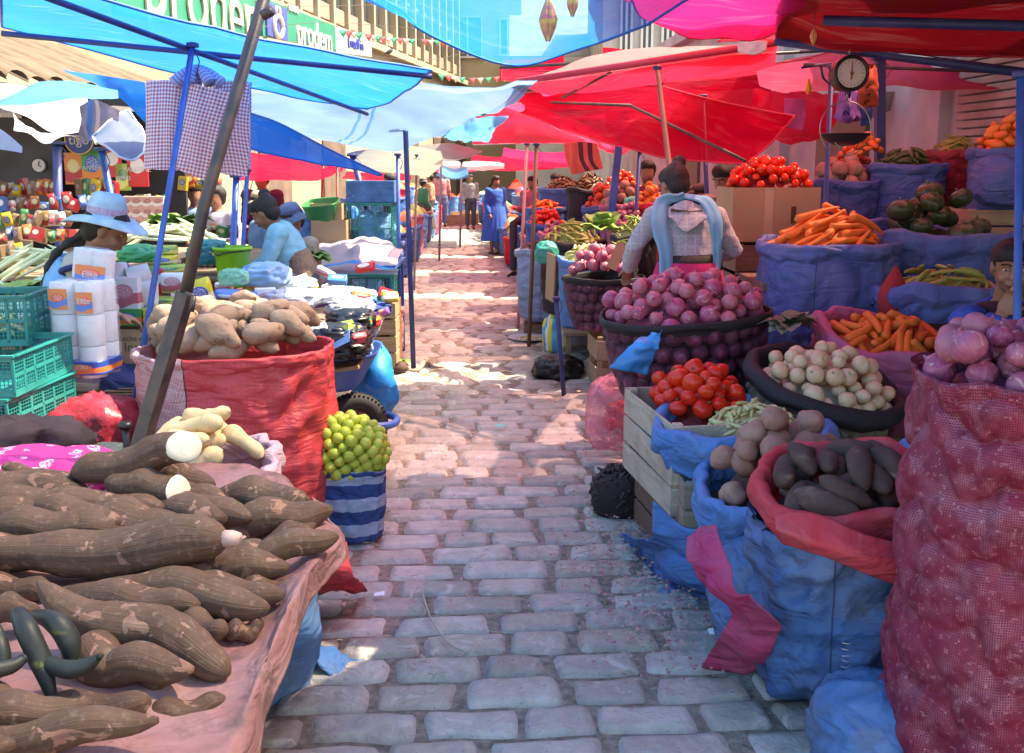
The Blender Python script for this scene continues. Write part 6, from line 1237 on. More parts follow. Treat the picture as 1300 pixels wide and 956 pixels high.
m=MB(); cyl(m,(0,-.012,0),.10,.024); cyl(m,(0,-.045,0),.03,.09)
for k in range(5):
    an=k/5*2*PI; m.box((.065*math.cos(an),-.02,.065*math.sin(an)),(.05,.02,.022),rot=(0,-an,0),bev=.004)
m.v=[v@rm.T+[0,0,wz] for v in m.v]; m.build('rim',plain('rim_rust',(.20,.08,.05),.6,.5,14,.3),tyre,auto=40)
bf=lambda pts:[at(*p)-np.array([wc[0],wc[1],0]) for p in pts]
m=MB(); m.tube(bf([(330,512,5.1),(405,527,5.1),(445,536,5.08),(480,541,5.1),(500,538,5.2),(502,530,5.35),(480,525,5.5),(430,518,5.6),(380,508,5.7)]),.021,10,smooth=6); m.build('frame_bar',m_blue,wb)
m=MB(); m.tube(bf([(424,476,5.15),(424,528,5.12)]),.008,8); m.tube(bf([(395,476,5.25),(330,512,5.1)]),.012,8); m.build('tray_support',m_blue,wb)
tx=np.array([.36,.02,.0]); V=[]
m=MB(); 
for (z,k,dz) in ((.42,.80,0),(.55,1.,0),(.555,1.02,0),(.43,.78,0)):
    pass
def tray(m,cx,cy,z0,z1,w,d):
    P=[]
    for (z,k) in ((z0,.02),(z0,.72),(z0+.03,.80),(z1,1.),(z1+.008,1.03),(z1,1.02),(z0+.02,.78),(z0+.008,.70),(z0+.008,.02)):
        th=np.arange(40)/40*2*PI; c,s=superell(th,.5); P.append(np.stack([cx+c*w/2*k,cy+s*d/2*k,np.full(40,z)],-1))
    m.grid(np.array(P),True)
tray(m,-.30,.1,.40,.60,.85,.6); m.build('tray',m_blue,wb)
m=MB(); m.tube([(-.1,.38,.52),(-.9,.42,.40),(-1.2,.44,.42)],.016,8); m.tube([(-.1,-.18,.52),(-.9,-.22,.40),(-1.2,-.24,.42)],.016,8); m.build('handle_bar',m_blue,wb)
for j in(-1,1): m=MB(); m.tube([(-.55,.1+j*.24,.42),(-.62,.1+j*.26,.0)],.012,8); m.build('leg',m_blue,wb)
# --- goods tables ---
table('long low wooden table of household goods on the left',(-1.85,5.9,0),1.5,2.9,.60)
cloth('blue_cloth','dark blue cloth hanging from the front edge of the goods table','cloth',[[at(118,478,4.4),at(160,486,4.38),at(200,492,4.36)],[at(118,520,4.4),at(160,525,4.36),at(200,530,4.36)],[at(120,570,4.35),at(160,575,4.3),at(200,580,4.3)]],plain('navy_cloth',(.02,.06,.22),.8,.3,6,.3),.02,4,4)
m=MB()
for k in range(4): m.box((-1.62+.02*k,4.46+.03*k,.592+.008*k),(.62-.06*k,.35,.006),rot=(0,0,.05*k-.1),bev=.001)
o=m.build('cardboard_sheets',plain('brown_board',(.20,.13,.08),.85,.3,6,.3),smooth=False); tag(o,'stack of weathered cardboard sheets on the front edge of the goods table','cardboard')
def place(o,px,py,Y,dz=0): p=at(px,py,Y); o.location=(p[0],p[1],p[2]+dz); return o
def packet(label,px,py,Y,wpx,hpx,mat,dp=.05,rot=(0,0,0),kindn='packet',cat='packet',seed=0,group=None,soft=True,pw=4.):
    w=wpx*mpp(py,Y); h=hpx*mpp(py,Y); nu,nv=28,14; th=np.arange(nu)/nu*2*PI; z=np.linspace(-1,1,nv)
    if soft:
        k=(1-np.abs(z)**pw)**.6; c,s=superell(th,.55); P=np.stack([c[None,:]*(.5*w*(.94+.06*k))[:,None],s[None,:]*(.5*dp*np.maximum(k,.04))[:,None],z[:,None]*h/2*np.ones((1,nu))],-1)
        d=fbm(P*16+seed*3,seed,3); P[...,1]+=d*dp*.18; P[...,0]+=d*w*.03; m=MB(); m.grid(P,True); m.f.append(tuple(range(nu))[::-1]);m.mi.append(0); m.f.append(tuple((nv-1)*nu+i for i in range(nu)));m.mi.append(0); o=m.build(kindn,mat)
    else: m=MB(); m.box((0,0,0),(w,dp,h),bev=.002); o=m.build(kindn,mat,smooth=False)
    p=at(px,py-hpx/2,Y); o.location=tuple(p); o.rotation_euler=rot; return tag(o,label,cat,group)
PK={'yel':pack('wrap_yellow',(.72,.58,.03),(.05,.08,.40),(.75,.7,.5)),'grn':pack('wrap_green',(.05,.34,.08),(.04,.12,.50),(.80,.25,.05)),'red':pack('wrap_red',(.60,.03,.04),(.75,.72,.7),None),'wht':pack('wrap_white',(.78,.76,.76),(.65,.30,.32),(.6,.15,.18)),'org':pack('wrap_orange',(.75,.22,.03),(.7,.6,.2),(.5,.03,.05)),
 'blu':pack('wrap_blue',(.05,.20,.55),(.75,.75,.8),None),'pnk':pack('wrap_pink',(.70,.10,.28),(.8,.7,.7),(.8,.8,.75)),'lim':pack('wrap_lime',(.35,.48,.08),(.10,.30,.12),(.7,.7,.2)),'brn':pack('wrap_brown',(.30,.15,.07),(.7,.5,.2),(.5,.1,.05)),'pur':pack('wrap_purple',(.20,.08,.30),(.7,.4,.1),None)}
m_paper=plain('tissue_white',(.66,.66,.68),.9,.04,20,.25,50,.002); m_clear=clear('clear_wrap',(.88,.92,.97),.16)
def roll(label,px,py,Y,rpx,hpx,rot=(0,0,0),group=None,parent=None,locn=None):
    r=rpx*mpp(py,Y); h=hpx*mpp(py,Y); m=MB(); m.lathe([(r*.32,-h/2),(r*.97,-h/2),(r,-h/2+.004),(r,h/2-.004),(r*.97,h/2),(r*.32,h/2),(r*.32,-h/2)],32); m_core=m
    if parent is not None: o=m.build('roll',m_paper,parent,auto=50); o.location=locn; return o
    o=m.build('toilet_roll',m_paper,auto=50); o.location=tuple(at(px,py,Y)); o.rotation_euler=rot; k=MB(); k.lathe([(r*.31,-h/2),(r*.31,h/2),(r*.28,h/2),(r*.28,-h/2),(r*.31,-h/2)],24); k.build('core',m_card,o); return tag(o,label,'toilet roll',group)
Yr=4.12; u=mpp(420,Yr); p=at(105,478,Yr); rp=thing('roll_pack','tall clear pack of white toilet rolls with a blue band at its foot','toilet rolls',p,R(-6))
for i in(-1,1):
    for j in(0,1):
        for k in range(3): roll('',0,430,Yr,16.2,39.5,parent=rp,locn=(i*16.6*u,j*32*u,(21+k*40.5)*u))
def wrapper(w,d,h,z0,flare=.0,seed=0,mat=None,nm='wrapper'):
    nu,nv=60,26; th=np.arange(nu)/nu*2*PI; c,s=superell(th,.45); z=np.linspace(0,1,nv); k=1-.25*np.maximum(0,(.06-z)/.06)-.30*np.maximum(0,(z-.94)/.06)
    P=np.stack([c[None]*w/2*k[:,None],s[None]*d/2*k[:,None],z0+z[:,None]*h*np.ones((1,nu))],-1); P[...,:2]*=(1+.025*fbm(P*25,seed,3))[...,None]; m=MB(); m.grid(P,True); m.f.append(tuple((nv-1)*nu+i for i in range(nu)));m.mi.append(0); return m
o=wrapper(70*u,70*u,125*u,0,seed=2).build('wrapper',m_clear,rp); o.location=(0,16*u,0)
b=MB(); 
o=wrapper(70.5*u,70.5*u,20*u,4*u,seed=2).build('blue_band',pack('band_blue',(.03,.08,.35),(.60,.20,.10),(.72,.16,.05)),rp); o.location=(0,16*u,0)
for (bx,bz,bw,bh) in((-14,102,24,26),(20,98,22,26)):
    m=MB(); m.box((bx*u,-19.5*u,bz*u),(bw*u,.003,bh*u),bev=.001); q=m.build('printed_label',pack('label_orange',(.72,.22,.08),(.75,.10,.06),(.08,.2,.55)),rp,smooth=False)
text_part('Elite',10*u,m_white,rp,(20*u,-20.3*u,100*u),(PI/2,0,0))
m=MB(); m.tube([(-12*u,16*u,0),(0,14*u,-14*u),(5*u,10*u,-24*u)],[30*u,16*u,3*u],10,smooth=4); m.build('hanging_wrap',m_clear,rp)
p=at(118,356,4.25); u=mpp(340,4.25); rp=thing('roll_pack','small roll pack with an orange label tilted on top of the tall roll pack','toilet rolls',p,R(8))
rp.rotation_euler=(0,R(8),R(8))
for i in(-1,1): roll('',0,430,4.25,15,36,parent=rp,locn=(i*10*u,0,21*u))
o=wrapper(44*u,34*u,42*u,0,seed=4).build('wrapper',m_clear,rp); m=MB(); m.box((0,-17.6*u,10*u),(36*u,.003,21*u),bev=.001); m.build('printed_label',pack('label_orange',(.72,.22,.08),(.7,.1,.06)),rp,smooth=False); text_part('Elite',11*u,m_white,rp,(0,-18.4*u,9*u),(PI/2,0,0))
roll('white toilet roll standing between the tilted roll pack and the lying roll',148,348,4.75,13.5,28); roll('white toilet roll lying on its side with its grey core showing to the right',176,350,4.75,13,28,rot=(0,R(78),R(25)))
packet('cluster of white and pink tissue packs in clear wrap behind the tall roll pack',161,393,4.7,37,42,pack('tissue_print',(.78,.74,.75),(.62,.22,.24),(.6,.15,.18)),.09,soft=False,cat='tissues',kindn='tissue_pack')
packet('clear wrapped bundle of white napkins right of the pink tissue packs',188,390,4.75,24,36,m_paper,.08,cat='tissues',kindn='napkin_pack')
# printed carton
Yc=4.62; u=mpp(440,Yc); p=at(203,468,Yc); bw=134*u; bh=56*u
t=carton('brown carton with printed name and blue stripe, in front of the detergent packs',p,bw,.26,bh,R(-3),plain('carton_kraft',(.50,.35,.19),.8,.12,4,.15,60,.001))
m_ink=plain('ink_brown',(.13,.09,.08),.8,.1); m_inkb=plain('ink_blue',(.05,.11,.22),.7,.1)
m=MB(); m.box((0,-.1332,.032),(bw-.01,.0015,.034)); m.build('blue_stripe',m_inkb,t,smooth=False)
text_part('Leche entera en polvo',.038,m_ink,t,(.03,-.1336,bh*.80),(PI/2,0,0),.0004,sx=.9); text_part('Instantánea',.062,m_ink,t,(.035,-.1336,bh*.60),(PI/2,0,0),.0004); text_part('11 01 2018',.026,m_ink,t,(.0,-.1336,bh*.36),(PI/2,0,0),.0004)
m=MB(); a=np.linspace(0,2*PI,25); m.tube(np.stack([-bw*.39+.028*np.cos(a),np.full(25,-.1335),bh*.68+.026*np.sin(a)],1),.002,4)
for k in(-1,0,1): m.tube([(-bw*.39+.008*k,-.1335,bh*.60),(-bw*.39+.014*k,-.1335,bh*.72),(-bw*.39+.004*k,-.1335,bh*.80)],.004,5,smooth=3)
m.tube([(-bw*.39-.05,-.1335,bh*.46),(-bw*.39,-.1335,bh*.42),(-bw*.39+.05,-.1335,bh*.46)],.003,4,smooth=4); m.build('carton_logo',m_ink,t)
t=carton('plain beige carton behind the heap of brown sweet potatoes, right of the printed one',at(345,462,4.75),92*u,.26,54*u,R(4),plain('carton_beige',(.52,.42,.30),.8,.1,4,.1)); text_part('PIL',.04,m_inkb,t,(.08,-.1336,.03),(PI/2,0,0),.0004)
packet('green and blue detergent pack standing on the printed carton',161,413,4.68,44,22,PK['grn'],.07,soft=False,cat='detergent',kindn='detergent_pack'); packet('yellow detergent pack with a blue badge next to the green one',208,412,4.68,46,21,PK['yel'],.07,soft=False,cat='detergent',kindn='detergent_pack')
G1=[('bright yellow bag leaning right of the leaning pole',255,396,4.9,32,42,'yel',.08,(0,R(-14),.2)),('second yellow bag with a blue badge lying below the first',247,412,4.8,30,28,'yel',.08,(0,R(25),.1)),('pink and white packet left of the leaning pole',220,372,5.0,30,26,'wht',.05,(0,0,.1)),('red ended packet beside the pink and white one',201,374,5.0,12,34,'red',.03,(0,R(8),0)),
('flat yellow green packet, topmost of the pile behind the napkins',208,324,5.4,32,13,'lim',.1,(0,0,0)),('flat yellow green packet, second from the top of the pile',206,336,5.35,36,12,'yel',.12,(0,0,.1)),('flat green packet third in the pile',212,347,5.3,56,11,'lim',.12,(0,R(-3),0)),('flat pale green packet lowest in the pile',204,386,5.0,46,10,'lim',.12,(0,R(2),0)),
('red oblong box at the left of the red box group',348,410,5.2,24,12,'red',.07,(0,R(4),.2)),('red box with a white square on top of the red group',367,402,5.3,26,15,'red',.09,(0,R(6),-.2)),('flat red box at the right of the red group',374,412,5.2,27,8,'red',.07,(0,0,.1)),
('silver white box above the red boxes',337,386,5.6,26,20,'wht',.09,(0,0,.3)),('white box left of the red boxes',334,404,5.3,20,16,'wht',.09,(0,0,-.1)),('purple magazine lying flat on the packs',300,393,5.1,36,7,'pur',.12,(R(10),0,.2)),('orange magazine under the purple one',300,400,5.0,38,6,'org',.14,(R(8),R(3),-.1)),('flat blue packet in the middle of the goods table',312,382,5.5,30,10,'blu',.12,(R(12),0,.3)),('small blue and white flat packet in front of the bucket',290,378,5.4,30,10,'blu',.1,(R(10),R(5),0)),
('yellow and blue wafer packet on the clothes bags',452,406,5.8,30,14,'blu',.05,(R(50),R(6),.1)),('pale packet below the green bucket',285,368,5.7,22,10,'wht',.08,(0,0,0)),('brown packet beside the wire basket',268,330,6.0,24,14,'brn',.06,(0,0,0)),('tall white medicine box behind the red boxes',352,388,5.7,14,18,'wht',.06,(0,R(-6),0))]
for k,(lb,px,py,Y,w,h,c,dp,ro) in enumerate(G1): packet(lb,px,py,Y,w,h,PK[c],dp,ro,seed=k,soft=('box' not in lb and 'magazine' not in lb),kindn='box' if 'box' in lb else 'packet',cat='box' if 'box' in lb else 'packet')
# plastic bags & clothes on the table
mcb=clear('blue_clear',(.62,.78,.95),.45); mcw=clear('white_clear',(.55,.60,.68),.5)
for k,(lb,px,py,Y,w,d,h,mm,wr) in enumerate([('clear plastic bag of white goods behind the red boxes',372,388,5.6,62,.25,22,mcw,.3),('flat clear plastic bag spread right of the red boxes',408,382,5.8,60,.3,14,mcw,.35),('light blue bag next to the green bucket',338,362,6.0,56,.3,30,plain('pale_blue_bag',(.28,.50,.78),.5,.3,8,.5),.25),('rolled pale blue plastic in front of the woman in pale blue',372,364,6.2,50,.3,12,mcb,.3),('shiny blue and white plastic sheet right of the goods table',436,384,6.3,72,.35,20,mcb,.3),
('small green tinted bag in front of the bucket',297,362,5.6,34,.12,22,clear('green_clear',(.3,.75,.5),.5),.25),('bright green bag behind the napkins',176,332,5.3,40,.2,22,plain('green_plastic',(.03,.42,.16),.35,.3,8,.5,16,.02),.3),('blue bag right of the bright green one',194,330,5.5,26,.15,16,plain('blue_plastic2',(.05,.28,.72),.35,.3,8,.5,16,.02),.3),('dark teal cloth pile left of the green bucket',266,334,6.1,46,.25,30,plain('teal_dark',(.01,.18,.22),.8,.3,8,.4),.3),('crumpled silver plastic over the clothes bags',446,398,5.7,50,.3,18,mcw,.35),
('purple packet bag among the clear bags',420,388,6.,28,.15,10,plain('violet_bag',(.16,.12,.42),.5,.3,8,.5),.3),('dark blue folded cloth at the right end of the table',478,400,6.1,34,.2,16,plain('navy2',(.02,.07,.30),.8,.3,8,.4),.3),('orange and white packet bag at the table end',462,416,5.6,38,.2,18,PK['org'],.3),('white lace cloth falling from the wheelbarrow side','',0,0,0,0,0,None,0)][:-1]):
    u=mpp(py,Y); blob('plastic_bag' if 'cloth' not in lb else 'folded_cloth',lb,'bag' if 'cloth' not in lb else 'cloth',at(px,py,Y),(w*u,d,h*u),mm,seed=k+3,wr=wr,nu=48,nv=28,ws=2.2)
rs=random.Random(31)
for k in range(95):
    px=rs.uniform(236,500); py=rs.uniform(342,438)
    if px<330 and py>398: continue
    if px>400 and py>395+ (500-px)*.2 and px<440: continue
    q=rs.choice(['yel','wht','blu','wht','red','pur','grn','wht','org','lim','blu','wht']); Yk=4.9+(438-py)/96*2.1
    packet('small %s packet strewn among the household goods on the left table'%{'yel':'yellow','wht':'white','blu':'blue','red':'red','pur':'purple','grn':'green','org':'orange','lim':'lime green'}[q],px,py,Yk,rs.uniform(12,26),rs.uniform(7,15),PK[q],rs.uniform(.04,.09),(rs.uniform(-1.2,.1),rs.uniform(-.4,.4),rs.uniform(-.8,.8)),seed=k,group='small packets on the left table',soft=rs.random()<.6)
# black bags on barrow
for k,(px,py,Y,w,h,ro,lb) in enumerate([(425,452,5.15,76,16,0,'thick black plastic bag stack lowest on the wheelbarrow'),(432,440,5.2,70,14,-.1,'black plastic bag stack in the middle of the wheelbarrow pile'),(428,429,5.2,66,12,.1,'upper black plastic bag stack on the wheelbarrow'),(446,416,5.5,54,16,0,'folded black garment behind the black bags')]):
    u=mpp(py,Y); blob('black_bags',lb,'bags',at(px,py,Y),(w*u,.3,h*u*1.5),plain('black_plastic',(.012,.012,.014),.28,.3,8,.6,14,.02),seed=k,wr=.35,ws=2.8,rz=ro)
for k,(px,py,a) in enumerate([(412,446,-28),(420,440,-26),(430,438,-24)]):
    m=MB(); m.box((0,0,0),(.22,.2,.006),rot=(R(20),R(a),0),bev=.002); tag(m.build('folded_bag',[plain('black_sheet',(.02,.022,.03),.3,.3),plain('blue_sheet',(.05,.12,.3),.3,.3),plain('black_sheet',(.02,.02,.03))][k],smooth=False,loc=at(px,py-6,5.05)),['flat black folded bag leaning on the wheelbarrow pile, leftmost','flat blue folded bag between two black ones','flat black folded bag leaning, rightmost'][k],'bag')
packet('white printed pack tilted at the left of the black bags',402,440,5.1,34,26,PK['wht'],.03,(R(-20),R(-24),.1),soft=False,kindn='paper_pack',cat='packet')
m=MB(); m.box((0,0,0),(.26,.22,.02),rot=(R(4),R(-8),0),bev=.002); tag(m.build('cardboard_flat',plain('brown_board2',(.30,.20,.12),.85,.3),smooth=False,loc=at(428,464,5.15)),'folded cardboard under the black bags on the wheelbarrow','cardboard')
cloth('blue_bag','bright blue bag hanging from the wheelbarrow towards the street','bag',[[at(458,440,5.75),at(482,434,5.7),at(492,445,5.75)],[at(450,480,5.7),at(478,475,5.6),at(503,482,5.7)],[at(448,505,5.75),at(482,508,5.65),at(507,506,5.75)],[at(462,528,5.8),at(484,530,5.7),at(497,526,5.8)]],plain('blue_vivid',(.0,.24,.68),.6,.25,6,.4,14,.02),.03,5,7,thick=.02)
cloth('lace_plastic','crumpled white plastic hanging between the black bags and the blue bag','plastic',[[at(462,402,5.6),at(480,398,5.6),at(488,405,5.6)],[at(460,430,5.6),at(472,432,5.55),at(480,430,5.6)],[at(462,452,5.6),at(468,454,5.58),at(474,450,5.6)]],mcw,.04,9,8)
sack_=sack('pale_pink_sack','pale pink sack standing at the right end of the goods table',gr(490,458)+[-.02,.2,0],.13,.13,.42,poly('sack_palepink',(.74,.42,.38),.15,.4),seed=57,rimh=.04,rimr=.015,amp=.02,dome=.03,fillmat=plain('fill_cloth',(.3,.12,.12),.9))
sack_=sack('pale_pink_sack','pale pink sack behind the first, under the plastic covered table',gr(482,398)+[-.1,.0,0],.28,.16,.40,poly('sack_palepink',(.74,.42,.38)),seed=58,rimh=.04,rimr=.015,amp=.02,dome=.03,fillmat=plain('fill_cloth',(.3,.12,.12),.9))
tag((lambda:(ball_mesh('x',P_DP,.05,3)))() and link('fallen_tuber',ball_mesh('fallen_tuber',P_DP,.055,3,nz=.2)),'round brown tuber lying at the foot of the thin street pole','tuber').location=tuple(gr(509,476)+[0,0,.05])
m=MB(); m.tube([gr(516,474)+[0,0,.03],gr(530,473)+[0,0,.02],gr(541,466)+[0,0,.05],gr(550,468)+[0,0,.02],gr(562,470)+[0,0,.02]],[.006,.02,.024,.012,.006],6,smooth=4); tag(m.build('corn_husk',plain('husk',(.42,.27,.2),.8,.4,20,.5)),'dry twisted husk on the cobbles by the thin street pole','husk')
leafy('leaf_scraps','green leaf scraps at the foot of the pale pink sack',gr(505,462)+[0,0,.02],14,.13,m_leafg,4,up=.2)
# green bucket
u=mpp(340,6.); p=at(297,364,6.0); t=thing('green_bucket','lime green plastic bucket with a dark handle on the goods table','bucket',p); r0=18*u;r1=23*u;h=51*u
m=MB(); m.lathe([(.001,.003),(r0,0.003),(r0,.0),(r0*1.0,.01),(r1,h),(r1+.008,h),(r1+.008,h-.015),(r1+.001,h-.018)],40); m.lathe([(r1-.004,h),(r0-.003,.01),(.001,.01)],40); m.build('pail',plain('lime_plastic',(.22,.55,.02),.35,.1,4,.05),t)
m=MB(); m.tube([(-r1-.006,-.0,h-.02),(-r1*.6,-r1*.8,h-.045),(-.02,-r1-.01,h-.03),(r1*.6,-r1*.8,h*.9),(r1+.006,0,h-.02)],.004,6,smooth=6); m.build('handle',m_black,t)
# leeks and greens
P_LK=prodmat('leek_stalk',(.70,.74,.52),(.50,.60,.30),None,.5,(2,14,14),4,.2,30,None)
lk=[longmesh('leek',P_LK,.38,.014,lambda x:.8+.2*x,.02*(s-1),s,.03,8,8) for s in range(3)]; kind('leek',0,0,0); K['leek']=(lk,.28,.013)
heap('leek','long pale green leek stalk in the bundle left of the woman with the hat','leek',at(52,346,5.4),.24,.10,.09,26,'leeks in the left bundle',yaw=(.08,.1),seed=3)
heap('leek','white leek stalk in the pile right of the woman with the hat','leek',at(215,305,6.3),.30,.2,.08,28,'leeks in the middle pile',yaw=(.1,.2),seed=4)
leafy('leafy_greens','loose green leaves behind the leek pile',at(222,288,6.7),40,.26,m_leafg,7,up=.5); leafy('leafy_greens','green leaves below the cardboard box beside the bucket hat woman',at(395,326,7.6),30,.2,m_leafg,8,up=.4)
leafy('leafy_greens','green leaves in front of the round hat woman at the left',at(22,372,4.9),30,.25,m_leafg,9,up=.3)
cloth('green_sheet','pale mint green plastic sheet in front of the leeks at the far left','plastic sheet',[[at(-20,362,4.9),at(30,352,5.1),at(66,342,5.2)],[at(-20,385,4.6),at(30,378,4.6),at(66,372,4.7)],[at(20,400,4.4),at(50,400,4.4),at(70,398,4.5)]],clear('mint_clear',(.35,.75,.6),.7),.03,5,9)
table('table of leeks and packets behind the goods table',(-2.7,7.1,0),1.9,2.2,.95); table('narrow table under the leek bundle at the far left',(-2.85,5.2,0),1.1,1.2,.78)
# plastic crates
m_teal=plain('teal_plastic_crate',(.01,.26,.24),.4,.25,6,.1)
def pcrate(label,c,w,d,h,rz=0,mat=None,group=None,cols=7,rows=2,fine=False,tilt=(0,0)):
    mat=mat or m_teal; t=thing('plastic_crate',label,'crate',c,rz,group); t.rotation_euler=(*tilt,rz); b=.006
    def side(L,fx,nm):
        m=MB(); B_=lambda a,z,sa,sz:m.box((a,0,z) if fx=='x' else (0,a,z),(sa,b,sz) if fx=='x' else (b,sa,sz),bev=0)
        B_(0,h-.012,L,.024); B_(0,.012,L,.024)
        for k in range(1,rows): B_(0,h*k/rows,L,.012)
        n=cols if L==w else max(3,int(cols*L/w))
        for k in range(n+1): B_(-L/2+L*k/n*.998+.0005*L,h/2,.010,h-.03)
        if fine:
            for k in range(n*5): m.box(((-L/2+L*(k+.5)/(n*5)),.0015,h/2) if fx=='x' else (.0015,(-L/2+L*(k+.5)/(n*5)),h/2),(.0025,b*.4,h-.05) if fx=='x' else (b*.4,.0025,h-.05))
            for k in range(rows*6): m.box((0,.001,h*(k+.5)/(rows*6)) if fx=='x' else (.001,0,h*(k+.5)/(rows*6)),(L-.02,b*.35,.0025) if fx=='x' else (b*.35,L-.02,.0025))
        return m
    for s in(-1,1):
        o=side(w,'x','s').build('side_panel',mat,t,smooth=False); o.location=(0,s*d/2,0); o=side(d,'y','e').build('end_panel',mat,t,smooth=False); o.location=(s*w/2,0,0)
    m=MB(); m.box((0,0,h),(w+.03,.02,.012)) if False else None
    for s in(-1,1): m.box((0,s*(d/2+.004),h-.003),(w+.02,.02,.008)); m.box((s*(w/2+.004),0,h-.0035),(.02,d-.012,.007))
    m.build('rim',mat,t,smooth=False); m=MB(); m.box((0,0,.006),(w-.012,d-.012,.006)); m.build('base',mat,t,smooth=False); return t
xg=at(15,540,3.75)[0]-.10
for k in range(4):
    pcrate(['lowest teal plastic crate of the stack at the left edge','second teal plastic crate from the bottom of the stack','third teal plastic crate of the stack','fourth teal plastic crate, wide one under the small crate'][k],(xg+.01*(k%2),3.78,.30+.158*k),.44,.50,.155,R(4)*(k%2)-R(3),rows=2,cols=6,fine=True)
pcrate('small upper teal crate with yellow produce inside, on top of the stack',(at(18,430,4.1)[0]-.04,4.1,at(18,432,4.1)[2]),.28,.3,.205,R(8),rows=2,cols=4,fine=True)
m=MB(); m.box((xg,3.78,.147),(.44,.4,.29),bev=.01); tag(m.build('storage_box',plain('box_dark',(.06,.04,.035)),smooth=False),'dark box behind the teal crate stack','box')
heap('pale_pod','yellow piece in the small upper teal crate','produce',at(18,428,4.1)+[-.04,0,.02],.12,.12,.06,30,'pieces in the small teal crate',seed=4)
# --- mid left: mesh crate table etc ---
table('blue legged table covered with pinkish white plastic',(at(445,352,8.3)[0],8.3,0),.85,.8,at(445,336,8.0)[2],0,m_blue)
tz=at(445,336,8.0)[2]; x0=at(385,340,8.0)[0]; x1=at(503,340,8.0)[0]
cloth('white_plastic','pink and blue tinted white plastic covering the blue legged table','plastic sheet',[[(x0,8.6,tz+.14),((x0+x1)/2,8.65,tz+.20),(x1,8.6,tz+.10)],[(x0,8.2,tz+.06),((x0+x1)/2,8.2,tz+.12),(x1,8.2,tz+.06)],[(x0,7.85,tz+.01),((x0+x1)/2,7.85,tz+.02),(x1+.02,7.85,tz+.02)],[(x0,7.8,tz-.06),((x0+x1)/2,7.79,tz-.07),(x1+.03,7.8,tz-.04)]],tarp('plastic_pinkwhite',(.50,.42,.52),.3,.0,stripes=[(1,.75,.03,(.05,.3,.75))]),.05,4,4)
pt=pcrate('tall teal mesh crate standing behind the plastic covered table',(at(472,330,9.0)[0],9.0,.62),.42,.4,.0+at(472,257,9.0)[2]-.62,0,rows=3,cols=3,fine=True); 
blob('blue_bag','light blue bag inside the tall teal mesh crate','bag',(at(475,300,9.0)[0],9.0,.9),(.34,.3,.32),plain('blue_cloth_in',(.12,.35,.62),.7,.3,8,.4),seed=3,wr=.3)
pcrate('low teal mesh crate under the plastic covered table',(at(470,358,7.95)[0],8.0,.55),.38,.4,.22,0,rows=1,cols=3,fine=True); crate('low wooden crate holding up the teal mesh crate',(at(470,358,7.95)[0],8.05,.0),.4,.4,.54,0,4)
crate('blue painted wooden crate on top of the tall teal mesh crate',(at(474,258,9.0)[0],9.0,at(474,257,9.0)[2]+.004),.40,.36,.19,0,3,plain('blue_crate_paint',(.05,.16,.38),.7,.4,10,.3),gap=.05)
carton('brown cardboard box left of the tall teal mesh crate',at(422,322,8.8),.30,.3,.30); carton('lighter cardboard box on top of the brown one',at(418,300,8.8)+[0,.01,.15-.0],.27,.28,.14)
p=at(412,281,8.75); t=thing('green_basin','dark green rectangular plastic basin leaning on the boxes','basin',p); t.rotation_euler=(R(16),R(-5),R(-8)); m=MB(); tray(m,0,0,0,.17,.30,.24); m.build('tub',plain('green_tub',(.02,.20,.06),.4,.2,6,.1),t)
blob('blue_bag','bright blue bag between the green basin and the blue crate','bag',at(440,298,9.3)-[0,0,.05],(.22,.2,.35),plain('blue_vivid2',(.01,.18,.6),.5,.3,8,.4),seed=6,wr=.3)
blob('blue_sacking','steel blue sacking heaped behind the bucket hat woman','sacking',at(392,318,8.9)-[0,0,.0],(.34,.3,.36),POLYB2,seed=8,wr=.25)
pcrate('black wire basket of greens by the grey canvas','x' and at(262,342,6.6)-[0,0,.02],.25,.2,.10,0,m_rust,rows=2,cols=6)
# shop front far left
t=thing('shop_stall','grey canvas backed stall at the far left with round clock and blue disc','stall',(-3.9,8.2,0),R(3)); xo=-3.9;yo=8.2
def rel(px,py,Y): return at(px,py,Y)-np.array([xo,yo,0])
A=rel(20,170,8.2);B=rel(70,170,8.2); m=MB(); P,UV=patch([[rel(-30,150,8.2),rel(20,150,8.2),rel(76,160,8.2)],[rel(-30,225,8.2),rel(20,225,8.25),rel(76,225,8.2)],[rel(-30,300,8.2),rel(20,300,8.2),rel(76,300,8.2)]],8,.05,2,4); m.grid(P,False,UV); m.build('canvas',plain('grey_canvas',(.10,.10,.115),.9,.3,3,.3),t)
m=MB(); m.box(rel(135,245,8.4)+[0,.05,0],(1.3,.05,1.6)); m.build('back_board',plain('dark_board',(.03,.025,.03),.8,.3),t,smooth=False)
q=rel(48,210,8.1); m=MB(); cyl(m,q,.062,.03); ck=m.build('clock',m_black,t,auto=40); m=MB(); cyl(m,q-[0,.006,0],.05,.006); m.build('clock_dial',m_dial,ck,auto=40); m=MB(); m.tube([q-[0,.01,0],q+[.01,-.01,.035]],.003,4); m.tube([q-[0,.01,0],q+[.022,-.01,-.01]],.003,4); m.build('clock_hands',m_black,ck)
q=rel(97,178,8.0); m=MB(); cyl(m,q,.115,.02); ck=m.build('disc_sign',plain('disc_blue',(.02,.05,.28),.4,.1),t,auto=40); a=np.linspace(0,2*PI,33); m=MB(); m.tube(q+np.stack([.108*np.cos(a),np.full(33,-.004),.108*np.sin(a)],1),.006,5,cap=False); m.build('ring',plain('ring_yellow',(.7,.5,.1),.4,.1),ck); text_part('tigo',.105,m_white,ck,q+[0,-.006,.0],(PI/2,0,0),.002)
